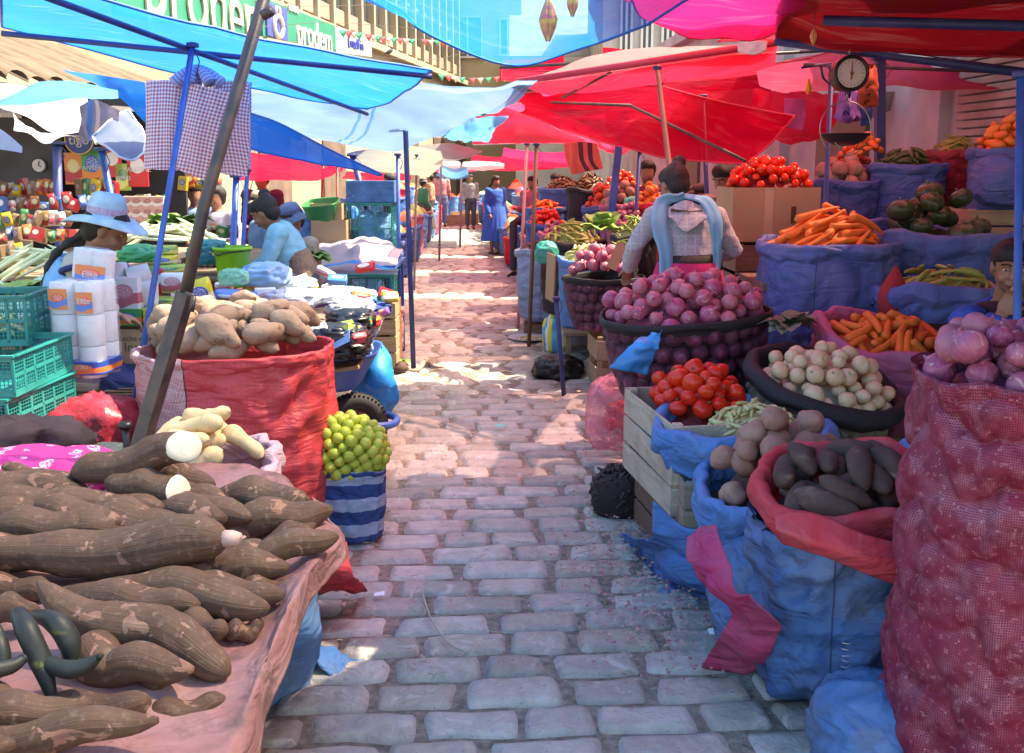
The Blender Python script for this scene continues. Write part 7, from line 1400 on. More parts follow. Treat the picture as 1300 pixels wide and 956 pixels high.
for k,(px,py,w,h,c,s) in enumerate([(116,212,28,50,'grn','PANTENE'),(92,214,22,40,'org',''),(140,205,24,40,'red',''),(154,225,18,34,'lim','OMO'),(172,214,26,46,'red','PANTENE'),(116,246,26,30,'brn','')]):
    q=rel(px,py,8.15); uu=mpp(py,8.15); m=MB(); m.box(q,(w*uu,.02,h*uu),bev=.003); b_=m.build('poster',PK[c],t,smooth=False)
    if s: text_part(s,.05,m_white,b_,q+[0,-.012,-.01],(PI/2,0,0),.001)
# goods of the far left shops : individually placed packets
rs=random.Random(11); cl_=list(PK.values())
PKD=[pack(nm,a_,b_,c_) for nm,a_,b_,c_ in (('dim_wrap_brown',(.10,.05,.025),(.3,.2,.08),(.2,.03,.02)),('dim_wrap_red',(.24,.015,.02),(.35,.3,.25),None),('dim_wrap_orange',(.32,.10,.02),(.3,.25,.1),(.2,.02,.02)),('dim_wrap_white',(.38,.36,.34),(.3,.1,.1),(.3,.05,.07)),('dim_wrap_yellow',(.35,.26,.02),(.03,.04,.18),None),('dim_wrap_green',(.02,.14,.05),(.3,.3,.1),None),('dim_wrap_brown2',(.16,.10,.06),(.10,.04,.02),None),('dim_wrap_blue',(.02,.07,.22),(.4,.4,.4),None))]  # darkened wrapper copies, the shop's shade put into their colours
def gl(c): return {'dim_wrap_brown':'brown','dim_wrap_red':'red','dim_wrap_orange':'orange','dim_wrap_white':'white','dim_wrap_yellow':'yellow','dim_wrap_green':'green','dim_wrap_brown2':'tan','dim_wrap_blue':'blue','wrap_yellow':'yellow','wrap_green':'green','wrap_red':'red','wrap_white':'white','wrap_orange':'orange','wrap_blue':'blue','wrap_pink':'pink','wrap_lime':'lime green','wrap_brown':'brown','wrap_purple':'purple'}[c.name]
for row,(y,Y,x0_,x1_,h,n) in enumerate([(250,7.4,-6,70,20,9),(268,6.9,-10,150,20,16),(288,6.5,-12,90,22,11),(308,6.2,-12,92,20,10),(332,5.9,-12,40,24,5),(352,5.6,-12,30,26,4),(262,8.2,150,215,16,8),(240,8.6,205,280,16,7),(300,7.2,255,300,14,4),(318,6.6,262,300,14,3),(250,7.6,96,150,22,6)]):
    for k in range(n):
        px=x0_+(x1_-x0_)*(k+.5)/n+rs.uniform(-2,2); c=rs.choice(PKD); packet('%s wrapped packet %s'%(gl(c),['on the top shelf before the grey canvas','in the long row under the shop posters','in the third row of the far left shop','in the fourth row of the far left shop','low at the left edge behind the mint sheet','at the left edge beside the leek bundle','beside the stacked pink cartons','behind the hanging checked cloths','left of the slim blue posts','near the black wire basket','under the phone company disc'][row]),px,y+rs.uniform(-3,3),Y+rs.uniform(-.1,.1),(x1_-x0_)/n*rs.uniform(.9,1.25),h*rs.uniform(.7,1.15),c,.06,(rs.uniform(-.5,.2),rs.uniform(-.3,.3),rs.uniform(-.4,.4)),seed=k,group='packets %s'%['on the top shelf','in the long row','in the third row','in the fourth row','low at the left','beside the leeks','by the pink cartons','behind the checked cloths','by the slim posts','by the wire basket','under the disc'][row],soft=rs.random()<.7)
for k,(w,z) in enumerate([(1.5,.90),(2.2,1.02),(1.9,1.15)]):
    m=MB(); m.box((-3.9+.1*k,6.3+.5*k,z-.03),(w,.45,.04)); t=thing('stepped_shelf',['lowest','middle','upper'][k]+' step of the shelf carrying the far left packets','shelf',(0,0,0)); m.build('board',wood('shelf_wood'),t,smooth=False)
    for s in(-1,1): m=MB(); m.box((-3.9+.1*k+s*(w/2-.06),6.3+.5*k,(z-.05)/2),(.05,.3,z-.052)); m.build('leg',wood('shelf_wood'),t,smooth=False)
for k in range(12):
    i,j=k%4,k//4; m=MB(); m.box((0,0,0),(.085,.1,.085),bev=.003); q=at(163+i*13.5,283-j*13.5,8.0); tag(m.build('small_carton',pack('carton_pink',(.62,.36,.32),(.35,.1,.08),(.75,.7,.66)),smooth=False,loc=q),'small pink and white carton in the square stack behind the woman with the hat','carton','small pink cartons')
# --- far rows of sacks on both sides ---
def bumpy(mat,rx,ry,h,seed):
    nu,nv=26,9; th=np.arange(nu)/nu*2*PI; s=np.linspace(1,0.02,nv); P=np.stack([np.cos(th)[None]*rx*s[:,None],np.sin(th)[None]*ry*s[:,None],(h*(1-s**2))[:,None]*np.ones((1,nu))],-1); P[...,2]+=.03*np.abs(vn(P*22,seed)); m=MB(); m.grid(P,True); return m
fm=[P_TO,P_CA,P_PD,P_PO,P_DR,P_YE,P_RC,P_OR,P_ON,P_BN,P_WO]; fs=[POLYB,POLYV,POLYLB,POLYP,POLYR,POLYB2]
fn={P_TO:'red tomatoes',P_CA:'carrots',P_PD:'green pods',P_PO:'potatoes',P_DR:'dried chilies',P_YE:'yellow roots',P_RC:'red peppers',P_OR:'orange peppers',P_ON:'onions',P_BN:'green beans',P_WO:'white onions'}
cn={POLYB:'blue',POLYV:'violet blue',POLYLB:'light blue',POLYP:'pink',POLYR:'red',POLYB2:'worn blue'}
rs=random.Random(21)
def farsack(x,y,side,k,z0=0):
    a=rs.choice(fs); b=rs.choice(fm); h=rs.uniform(.45,.75); r=rs.uniform(.2,.28)
    rt,M,tp=sack('market_sack','%s sack topped with %s in the far %s row'%(cn[a],fn[b],side),(x,y,z0),r,r,h,a,seed=k,rimh=.05,rimr=.02,amp=.02,nu=26,seam=False,dome=None,group='sacks in the far %s row'%side)
    o=bumpy(b,r*.92,r*.92,rs.uniform(.12,.26),k).build('heaped_produce',b,rt); o.location=(0,0,h-.04)
for k in range(30):
    y=10.2+k*.62; e=575-5.9*575/y if False else 0; xl=(np.interp(y,[10,14,20,29],[-1.42,-1.75,-1.9,-2.1])); farsack(xl-rs.uniform(0,.12),y,'left',100+k); 
    if k%2==0: farsack(xl-.6-rs.uniform(0,.2),y+.2,'left',200+k,.35)
for k in range(26):
    y=12.6+k*.62; xr=np.interp(y,[12,15,20,29],[.42,.22,-.15,-.75]); farsack(xr+rs.uniform(0,.12),y,'right',300+k)
    if k%2==0: farsack(xr+.6+rs.uniform(0,.2),y+.2,'right',400+k,.4)
for k in range(8):
    x=-2.0+.17*k if k<4 else -1.6+.1*k; y=31+k*.4; farsack(-2.6+k*.33,y,'left',500+k)
for k in range(5): crate('wooden crate of greens in the bright far end of the street',(-1.55+.35*(k%3),27.5+.7*k,0),.45,.35,.3,.1*k,3,wood('crate_warm'),group='crates at the far end')
# litter
rs=random.Random(8); m=MB()
for k in range(1500):
    r_=rs.random()
    if r_<.6: px=rs.gauss(800,50); py=rs.gauss(690,55)+.35*(px-800)
    elif r_<.85: px=rs.gauss(870,50); py=rs.gauss(795,40)
    else: px=rs.uniform(430,880); py=rs.uniform(480,860)
    if py<480 or px<420: continue
    p=gr(px,py)+[0,0,.036]; s=rs.uniform(.003,.010); a=rs.random()*6.28; d=np.array([math.cos(a),math.sin(a),0])*s; e=np.array([-math.sin(a),math.cos(a),0])*s*.7
    m.add([p-d-e,p+d-e*.5+[0,0,.003],p+d+e+[0,0,.007*rs.random()],p-d*.8+e+[0,0,.009*rs.random()],p+[0,0,.006]],[(0,1,4),(1,2,4),(2,3,4),(3,0,4)])
tag(m.build('onion_skins',prodmat('papery_skin',(.42,.20,.19),(.52,.34,.28),None,.7,(1,1,1),30,.2,60,((.30,.07,.11),25,.5,.8))),'papery pink onion skins scattered over the cobbles on the right','litter',kind='stuff')
m=MB()
for k in range(240):
    p=gr(rs.uniform(430,880),rs.uniform(470,900))+[0,0,.034]; a=rs.random()*6.28; L=rs.uniform(.01,.045); d=np.array([math.cos(a),math.sin(a),rs.uniform(-.1,.1)])*L; e=np.array([-d[1],d[0],0])*rs.uniform(-.4,.4); m.tube([p-d,p+e+[0,0,.004],p+d],.0013,4,smooth=2)
tag(m.build('straw_bits',plain('straw',(.50,.44,.30),.8,.4,30,.2)),'bits of straw and stalk strewn in the joints of the cobbles','litter',kind='stuff')
m=MB(); P=[gr(520,773),gr(530,758),gr(536,764),gr(548,800),gr(570,830),gr(594,842)]; m.tube([p+[0,0,.038] for p in P],.003,6,smooth=6); tag(m.build('string',plain('string_grey',(.42,.43,.38),.8,.2)),'curved piece of pale string on the cobbles','string')
for (px,py,lb,mm,s) in [(634,549,'small turquoise scrap of paper on the cobbles',plain('scrap_teal',(.2,.6,.55),.7,.1),.03),(912,816,'small white scrap of paper beside the pink sacking',plain('scrap_white',(.75,.78,.82),.7,.1),.035),(482,768,'white scrap near the bright red sack end',plain('scrap_white',(.75,.78,.82)),.02)]:
    m=MB(); p=gr(px,py)+[0,0,.04]; m.add([p+[-s,-s*.5,0],p+[s,-s*.6,.004],p+[s*.9,s*.6,.01],p+[-s,s*.5,.003]],[(0,1,2,3)]); tag(m.build('paper_scrap',mm),lb,'paper scrap')
# ================= PEOPLE =================
def remesh(mb,mats,voxel,name,sm=3,wr=0,ws=12,seed=0,st=(1,1,1)):
    me=mb.mesh(name,mats); o=bpy.data.objects.new('tmp',me); COL.objects.link(o)
    md=o.modifiers.new('r','REMESH'); md.mode='VOXEL'; md.voxel_size=voxel; md.use_smooth_shade=True
    s=o.modifiers.new('s','SMOOTH'); s.factor=.5; s.iterations=sm
    dg=bpy.context.evaluated_depsgraph_get(); dg.update(); m2=bpy.data.meshes.new_from_object(o.evaluated_get(dg)); bpy.data.objects.remove(o)
    m2.name=name; m2.materials.clear()
    for m in (mats if isinstance(mats,(list,tuple)) else [mats]): m2.materials.append(m)
    if wr:
        n=len(m2.vertices); co_=np.zeros(n*3); m2.vertices.foreach_get('co',co_); nn=np.zeros(n*3); m2.vertices.foreach_get('normal',nn); P=co_.reshape(-1,3); N=nn.reshape(-1,3)
        d=1-2*np.abs(fbm(P*ws*np.array(st),seed,3)); P=P+N*(d*wr)[:,None]; m2.vertices.foreach_set('co',P.ravel()); m2.update()
    return m2
def ell(m,c,r,rot=None,n=20):
    ph=np.linspace(-PI/2,PI/2,n//2+1); th=np.arange(n)/n*2*PI
    P=np.stack([np.cos(ph)[:,None]*np.cos(th),np.cos(ph)[:,None]*np.sin(th),np.sin(ph)[:,None]*np.ones((1,n))],-1)*np.array(r)
    if rot is not None: P=P@np.asarray(rot).T
    m.grid(P+np.asarray(c,float),True)
def loft(m,secs,side,n=24):
    """secs: (centre, half width along side, half depth)"""
    C=np.array([s[0] for s in secs],float); T=np.gradient(C,axis=0) if len(C)>1 else None; P=[]; th=np.arange(n)/n*2*PI; c_,s_=superell(th,.9)
    for k,(c,a,b) in enumerate(secs):
        t=T[k]/np.linalg.norm(T[k]); s=np.array(side,float); s-=t*np.dot(s,t); s/=np.linalg.norm(s); w=np.cross(t,s); P.append(np.array(c)+a*c_[:,None]*s+b*s_[:,None]*w)
    base=m.n; m.grid(np.array(P),True); m.f.append(tuple(base+i for i in range(n))[::-1]); m.mi.append(0); m.f.append(tuple(base+(len(secs)-1)*n+i for i in range(n))); m.mi.append(0)
m_skin=plain('brown_skin',(.30,.145,.085),.5,.12,14,.15,90,.001); m_hair=plain('black_hair',(.012,.010,.010),.62,.3,60,.9,150,.006); m_eye=plain('eye_white',(.55,.5,.47),.3,.05); m_iris=plain('eye_dark',(.012,.008,.006),.2,.05); m_lip=plain('lip',(.28,.09,.07),.5,.1)
def Rz(a): return np.array([[math.cos(a),-math.sin(a),0],[math.sin(a),math.cos(a),0],[0,0,1.]])
def Rx(a): return np.array([[1,0,0],[0,math.cos(a),-math.sin(a)],[0,math.sin(a),math.cos(a)]])
def Ry(a): return np.array([[math.cos(a),0,math.sin(a)],[0,1,0],[-math.sin(a),0,math.cos(a)]])
def J(h=1.55,**o):
    k=h/1.6; j=dict(hip=(0,0,.88*k),waist=(0,0,1.02*k),chest=(0,0,1.22*k),neck=(0,0,1.36*k),head=(0,.015,1.49*k),shL=(-.175*k,0,1.30*k),shR=(.175*k,0,1.30*k),elL=(-.215*k,-.02,1.03*k),elR=(.215*k,-.02,1.03*k),wrL=(-.21*k,.10,.82*k),wrR=(.21*k,.10,.82*k),
      kL=(-.09*k,.02,.47*k),kR=(.09*k,.02,.47*k),anL=(-.09*k,-.02,.07),anR=(.09*k,-.02,.07),hyaw=0.,hpitch=0.,hroll=0.,k=k); j.update(o); return {a:(np.array(b,float) if isinstance(b,(tuple,list,np.ndarray)) else b) for a,b in j.items()}
def hand(m,w,d,up,curl,s=1.,flip=1):
    """palm at w pointing along d; up = back of hand normal"""
    d=d/np.linalg.norm(d); up=up-d*np.dot(up,d); up/=np.linalg.norm(up); sd=np.cross(d,up)*flip
    Rm=np.stack([sd,d,up],1); ell(m,w+d*.045*s,(.040*s,.052*s,.016*s),Rm)
    for k,(x,L) in enumerate([(-.029,.062),(-.010,.073),(.010,.068),(.028,.052)]):
        p=w+d*.080*s+sd*x*s; a=0; pts=[p-d*.03*s]; q=p.copy(); pts.append(q.copy()); 
        for j in range(3): a+=curl*(.9,1.1,.9)[j]; q=q+(d*math.cos(a)-up*math.sin(a))*L*s*(.45,.32,.26)[j]; pts.append(q.copy())
        m.tube(pts,[.0095*s,.0095*s,.009*s,.0085*s,.007*s],8)
    p=w+d*.02*s+sd*-.034*s; q1=p+(-sd*.6+d*.7-up*.3)*.034*s; q2=q1+(d*.9-up*.5*curl-sd*.1)*.028*s; m.tube([p+sd*.015*s,p,q1,q2],[.012*s,.012*s,.010*s,.008*s],8)
def headparts(m,c,Rm,k=1.,detail=True):
    e=lambda o,r,rr=None: ell(m,c+Rm@(np.array(o)*k),np.array(r)*k,Rm if rr is None else Rm@rr)
    e((0,-.012,.022),(.074,.092,.088)); e((0,.018,-.035),(.060,.068,.075)); e((0,.050,-.082),(.027,.026,.022)); e((0,-.0,-.05),(.062,.06,.055))
    if detail:
        e((0,.088,-.012),(.012,.016,.028),Rx(-.25)); e((0,.100,-.028),(.017,.014,.011)); e((0,.083,-.056),(.026,.014,.007)); e((0,.080,-.066),(.022,.014,.008)); e((0,.072,.028),(.055,.022,.012))
        for s in(-1,1): e((s*.076,-.005,-.012),(.008,.020,.032)); e((s*.038,.062,-.035),(.022,.022,.024))
def person(name_label,loc,yaw,j,top,topmat,bottom='skirt',bottommat=None,hair='short',hat=None,vox=.012,detail=True,hands=(.5,.5),extra=None,name='person',sleeve=1.,sz=1.,group=None,torso=1.,shoes=True):
    t=thing(name,name_label,'person',loc,yaw,group); k=j['k']; side=j['shR']-j['shL']
    Rh=Rz(j['hyaw'])@Rx(j['hpitch'])@Ry(j['hroll'])
    m=MB()
    loft(m,[(j['hip']-[0,0,.07*k],.13*k,.10*k),(j['hip'],.155*k,.11*k),(j['waist'],.125*k,.095*k),(j['chest'],.150*k,.10*k),(j['chest']*.4+j['neck']*.6,.13*k,.085*k),(j['neck'],.05*k,.05*k)],side)
    m.tube([j['neck']-[0,0,.04],j['neck'],j['head']+Rh@np.array([0,-.02,-.05])],[.055*k,.05*k,.048*k],12)
    headparts(m,j['head'],Rh,k*1.02,detail)
    for s in 'LR':
        sh,el,wr=j['sh'+s],j['el'+s],j['wr'+s]; m.tube([(sh*.75+(j['chest']+[0,0,.06])*.25),sh,(sh+el)/2,el,(el+wr)/2,wr],[.05*k,.05*k,.043*k,.036*k,.034*k,.025*k],12)
        ell(m,sh,(.055*k,.055*k,.055*k)); d=(wr-el); c_=hands[0 if s=='L' else 1]
        if detail: hand(m,wr,d,np.array([0,.2,1.]) if abs(d[2])<.8*np.linalg.norm(d) else np.array([0,1.,0]),c_,k,1 if s=='L' else -1)
        else: ell(m,wr+d/np.linalg.norm(d)*.05*k,(.03*k,.04*k,.05*k))
        kn,an=j['k'+s],j['an'+s]; h0=j['hip']+(side/np.linalg.norm(side))*(.09*k)*(-1 if s=='L' else 1); m.tube([h0,(h0+kn)/2,kn,kn*.6+an*.4,an],[.088*k,.078*k,.055*k,.052*k,.036*k],12)
        m.tube([an+[0,-.05,-.02],an+[0,0,-.03],an+[0,.07,-.045],an+[0,.14,-.052]],[.025*k,.036*k,.032*k,.02*k],10)
    b=link('body',remesh(m,m_skin,vox,'body',2),t)
    if detail:
        for s in(-1,1):
            q=MB(); ell(q,j['head']+Rh@(np.array([s*.030,.079,.004])*k),(.0125*k,.007*k,.0045*k),Rh,14); q.build('eye',m_eye,t)
            q=MB(); ell(q,j['head']+Rh@(np.array([s*.030,.0845,.003])*k),(.0062*k,.0045*k,.0046*k),Rh,12); q.build('iris',m_iris,t)
            q=MB(); q.tube([j['head']+Rh@(np.array([s*x,y,z])*k) for x,y,z in((.012,.094,.026),(.030,.092,.033),(.050,.078,.026))],.004*k,6,smooth=3); q.build('eyebrow',m_hair,t)
        q=MB(); ell(q,j['head']+Rh@(np.array([0,.0935,-.061])*k),(.022*k,.006*k,.009*k),Rh,14); q.build('lips',m_lip,t)
    # top garment
    g=.014*k*torso
    m=MB(); loft(m,[(j['hip']+[0,0,.02],.160*k+g,.118*k+g),(j['waist'],.135*k+g,.105*k+g),(j['chest'],.157*k+g,.108*k+g),(j['chest']*.4+j['neck']*.6,.14*k+g,.09*k+g),(j['neck']-[0,0,.015],.062*k+g,.058*k+g)],side)
    for s in 'LR':
        sh,el,wr=j['sh'+s],j['el'+s],j['wr'+s]; pts=[sh*.7+(j['chest']+[0,0,.06])*.3,sh,(sh+el)/2,el]; rr=[.062,.062,.052,.046]
        if sleeve>.5: pts+=[(el+wr)/2,el+(wr-el)*(.92*sleeve)]; rr+=[.048,.040]
        m.tube(pts,[r*k+g*.4 for r in rr],14); ell(m,sh,(.070*k,.070*k,.068*k))
    link(top,remesh(m,topmat,max(vox,.011),top,3,.008*k,9,int(abs(loc[0])*100),(1,1,1.6)),t)
    if bottom=='skirt':
        hp=j['hip']; m=MB(); nu=72; th=np.arange(nu)/nu*2*PI; P=[]
        ctr=lambda z:(hp+(np.array([*((j['kL']+j['kR'])/2)[:2],hp[2]])-hp)*min(1,max(0,(hp[2]-z)/.3)))
        z1=.30*k if hp[2]>.7*k else .22
        for s_ in np.linspace(0,1,14):
            z=hp[2]+.10*k+(z1-hp[2]-.10*k)*s_; r=(.15+.03+.12*s_**.7)*k; c=ctr(z); w=1+.05*s_*np.sin(th*18+3*s_)+.02*np.sin(th*5); P.append(np.stack([c[0]+r*1.05*np.cos(th)*w,c[1]+r*np.sin(th)*w,np.full(nu,z)],-1))
        m.grid(np.array(P),True); m.build('skirt',bottommat,t)
    elif bottom=='trousers':
        m=MB(); loft(m,[(j['hip']+[0,0,.08*k],.15*k,.115*k),(j['hip'],.17*k,.125*k),(j['hip']-[0,0,.08*k],.16*k,.12*k)],side)
        for s in 'LR': kn,an=j['k'+s],j['an'+s]; h0=j['hip']+(side/np.linalg.norm(side))*(.085*k)*(-1 if s=='L' else 1); m.tube([h0,(h0+kn)/2,kn,an+[0,0,.03]],[.10*k,.088*k,.068*k,.056*k],14)
        link('trousers',remesh(m,bottommat,max(vox,.012),'trousers',2,.006*k,8,4),t)
    if shoes:
        for s in 'LR':
            an=j['an'+s]; q=MB(); q.tube([an+[0,-.06,-.03],an+[0,0,-.03],an+[0,.08,-.042],an+[0,.155,-.05]],[.033*k,.044*k,.038*k,.022*k],10,smooth=3); q.build('shoe',m_black,t)
    # hair
    m=MB(); e=lambda o,r: ell(m,j['head']+Rh@(np.array(o)*k),np.array(r)*k,Rh)
    e((0,-.030,.030),(.086,.092,.088)); e((0,-.05,-.02),(.074,.062,.07)); e((0,.012,.060),(.076,.076,.056))
    if hair=='bun': e((.035,-.055,.125),(.042,.042,.040)); e((0,-.055,.095),(.045,.045,.03))
    if hair in('low','braids','long'): e((0,-.075,-.03),(.05,.04,.06))
    link('hair',remesh(m,m_hair,max(vox*.8,.009),'hair',2,.004*k,30,3,(1,1,.4)),t)
    if hair in('braids','long'):
        for s in((-1,1) if hair=='braids' else (0,)):
            m=MB(); p0=j['head']+Rh@(np.array([s*.04,-.085,-.05])*k); pts=[p0,(p0+j['chest'])/2+[s*.05,-.13*k,0],j['chest']*.6+j['waist']*.4+[s*.05,-.15*k,0],j['waist']+[s*.04,-.155*k,-.05]]; P=catmull(np.array(pts),10); rr=[.020*k*(1+.25*math.sin(i*1.6)) for i in range(len(P))]; m.tube(P,rr,10); m.build('braid',m_hair,t)
    if hat: hat(t,j['head'],Rh,k)
    if extra: extra(t,j,Rh,k)
    return t
def brim_hat(mat,band,brim=.185,crown=.098,ch=.11,drop=.03,tilt=0.,roll=0):
    def f(t,c,Rh,k):
        th=np.arange(48)/48*2*PI; P=[]; Rm=Rh@Rx(tilt)@Ry(roll)
        for (r,z) in [(.001,ch),(crown*.55,ch*.98),(crown*.85,ch*.86),(crown*.97,ch*.55),(crown,.02),(crown*1.04,.004),(brim*.8,-.006),(brim,-drop),(brim*1.0,-drop-.005),(brim*.8,-.012),(crown*.98,-.004),(crown*.9,.01)]:
            w=1+.0*th; zz=z+(.018*np.cos(2*th+.5)*(r>crown*1.2)); P.append(np.stack([r*np.cos(th)*w*.92,r*np.sin(th)*w,zz],-1))
        P=np.array(P)*k; m=MB(); m.grid((P+np.array([0,-.01,.055])*k)@Rm.T+c,True); m.build('hat',mat,t)
        m=MB(); B=[]
        for (r,z) in((crown*1.012,.012),(crown*1.02,.03),(crown*1.0,.048),(crown*.985,.05)): B.append(np.stack([r*np.cos(th)*.92,r*np.sin(th),np.full(48,z)],-1)*k)
        m.grid((np.array(B)+np.array([0,-.01,.055])*k)@Rm.T+c,True); m.build('hat_band',band,t)
    return f
def cmat(n,c,r=.85,v=.25,s=14): return plain(n,c,r,v,s,.4,80,.003)
def plaid():
    n=NT('grey_plaid'); s=n.sep(n.tc('Object')); v=n.tc(); a=n.math('LESS_THAN',n.math('FRACT',n.math('MULTIPLY',s[0],18.)),.12); b=n.math('LESS_THAN',n.math('FRACT',n.math('MULTIPLY',s[2],18.)),.12); f=n.noise(v,160,2); c=n.mix(n.rampf(f,.35,.65),(.24,.25,.29),(.44,.45,.50)); c=n.mix(n.math('MULTIPLY',n.math('MAXIMUM',a,b),.4),c,(.55,.55,.6)); bs=n.bsdf(c,.95); n.l(n.bump(f,.4,.002),bs.inputs['Normal']); return n.done(bs.outputs[0])
# W1 woman in the hoodie, back to the camera
P0=at(878,350,5.55); base=np.array([P0[0],P0[1],0])
def L(px,py,Y): return at(px,py,Y)-base
j=J(1.46,hip=L(874,352,5.58),waist=L(872,326,5.58),chest=L(868,290,5.62),neck=L(862,262,5.68),head=L(855,234,5.75),shL=L(832,274,5.66),shR=L(908,276,5.62),elL=L(806,312,5.72),wrL=L(798,342,5.9),elR=L(932,318,5.66),wrR=L(912,322,5.85),hyaw=R(28),hpitch=R(-22),anL=(-.09,.0,.07),anR=(.09,.0,.07),kL=(-.08,.05,.45),kR=(.08,.05,.45))
m_scarf=plain('scarf_blue',(.16,.42,.62),.8,.15,9,.4,50,.004)
def x1(t,j,Rh,k):
    i=Matrix.Identity(4)
    def ribbon(pts,w,nm,th=.012,wd=(1,.15,0)):
        P=catmull(np.array([L(*p) for p in pts]),8); w=np.interp(np.linspace(0,1,len(P)),np.linspace(0,1,len(w)),w); T=np.gradient(P,axis=0); G=[]
        for q,tt,ww in zip(P,T,w):
            tt=tt/np.linalg.norm(tt); s=np.array(wd,float); s-=tt*(s@tt); s/=np.linalg.norm(s); nn=np.cross(tt,s); r=[]
            for a in np.linspace(0,2*PI,17)[:-1]: r.append(q+s*ww*math.cos(a)+nn*th*(math.sin(a)+.5*math.sin(3*math.cos(a)*2)))
            G.append(r)
        m=MB(); G=np.array(G); G+=.004*fbm(G*22,4,2)[...,None]; m.grid(G,True); m.f.append(tuple(range(16))); m.mi.append(0); m.f.append(tuple((len(P)-1)*16+q for q in range(16))); m.mi.append(0); m.build(nm,m_scarf,t)
    ribbon([(868,250,5.55),(842,258,5.54),(838,285,5.48),(846,320,5.46),(847,362,5.46)],[.03,.045,.05,.045,.042],'scarf')
    ribbon([(868,250,5.55),(896,256,5.53),(908,280,5.48),(910,315,5.47),(908,352,5.47)],[.03,.045,.042,.03,.028],'scarf')
    m=MB(); P=[]; th=np.linspace(0,2*PI,33)[:-1]; c=j['neck']+np.array([.0,-.01,.01])
    for k_,a in enumerate(np.linspace(0,2*PI,13)[:-1]): P.append(np.stack([c[0]+(.085+.028*math.cos(a))*np.cos(th),c[1]+(.075+.028*math.cos(a))*np.sin(th),c[2]+.026*math.sin(a)+.008*np.sin(th*5)-.02*np.sin(th)],-1))
    P=np.array(P+[P[0]]); m.grid(P,True); m.build('neck_scarf',plain('scarf_bright',(.05,.36,.75),.8,.2,9,.4),t)
    m=MB(); G,UV=patch([[L(848,262,5.53),L(870,254,5.50),L(896,262,5.52)],[L(850,276,5.47),L(872,292,5.43),L(898,276,5.47)],[L(856,284,5.5),L(873,297,5.47),L(893,283,5.5)]],8,.01,8,3); m.grid(G,False,UV); m.build('hood',j['_m'] if '_m' in j else PLD,t)
    m=MB(); G,UV=patch([[L(850,258,5.56),L(868,250,5.56),L(890,256,5.55)],[L(852,268,5.49),L(870,268,5.47),L(892,268,5.49)]],8,.006,8,3); m.grid(G,False,UV); m.build('hood_lining',m_hair,t)
    m=MB(); loft(m,[(L(876,322,5.58),.178,.148),(L(876,342,5.58),.180,.15)],(1,0,0)); m.build('waistband',m_hair,t)
PLD=plaid()
person('woman seen from behind in a grey plaid hoodie and pale blue scarf',base,0,j,'hoodie',PLD,'skirt',cmat('skirt_magenta',(.55,.02,.14)),'bun',vox=.009,extra=x1,hands=(.5,.5),torso=1.1)
# W2 seated woman with the round hat, profile to the right
P0=at(98,430,4.55); base=np.array([P0[0],P0[1],0]); yw=-PI/2+R(10); iR=Rz(-yw)
def L(px,py,Y): return iR@(at(px,py,Y)-base)
j=J(1.5,hip=L(96,436,4.62),waist=L(93,405,4.62),chest=L(98,358,4.62),neck=L(118,322,4.62),head=L(136,291,4.60),shL=L(104,334,4.80),shR=L(100,338,4.44),elL=L(128,392,4.85),wrL=L(168,400,4.8),elR=L(108,388,4.40),wrR=L(150,400,4.46),kL=(-.12,.40,.52),kR=(.12,.40,.52),anL=(-.12,.42,.07),anR=(.12,.42,.07),hyaw=0,hpitch=R(-26))
def x2(t,j,Rh,k):
    m=MB(); g=.06; loft(m,[(j['hip']-[0,0,.02],.175+g*.3,.135+g*.3),(j['waist'],.140+g*.5,.115+g*.5),(j['chest'],.150+g*.5,.115+g*.4),(j['chest']*.5+j['neck']*.5,.125+g*.3,.10+g*.3)],j['shR']-j['shL']); link('apron_vest',remesh(m,plain('apron_blue',(.16,.42,.70),.8,.2,9,.4,50,.004),.011,'apron_vest',2,.006,9,3),t)
    for s in 'LR':
        m=MB(); p=j['sh'+s]; a=np.linspace(0,2*PI,25); ax=(j['el'+s]-p); ax/=np.linalg.norm(ax); u=np.cross(ax,[0,0,1.]);u/=np.linalg.norm(u);w=np.cross(ax,u); m.tube([p+ax*.015+.074*(math.cos(q)*u+math.sin(q)*w) for q in a],.014,8,cap=False); m.build('armhole_trim',plain('navy_trim',(.02,.03,.14),.8,.1),t)
person('seated woman in profile with pale round brimmed hat and long black braid',base,yw,j,'blouse',cmat('blouse_cream',(.48,.44,.36)),'skirt',cmat('skirt_navy',(.03,.05,.20)),'long',brim_hat(cmat('hat_pale',(.42,.60,.66)),plain('flower_band',(.40,.44,.52),.8,.9,90,.3,col2=(.50,.18,.26)),.20,.092,.125,.035,tilt=R(16)),vox=.009,extra=x2)
t=thing('stool','low wooden stool under the woman with the round hat','stool',(*base[:2],0)); m=MB(); m.box((-.02,0,.62),(.36,.34,.04),bev=.008); m.build('seat',wood('stool_wood'),t,smooth=False)
for i in(-1,1):
    for q in(-1,1): m=MB(); m.box((-.02+i*.14,q*.13,.299),(.035,.035,.598)); m.build('leg',wood('stool_wood'),t,smooth=False)
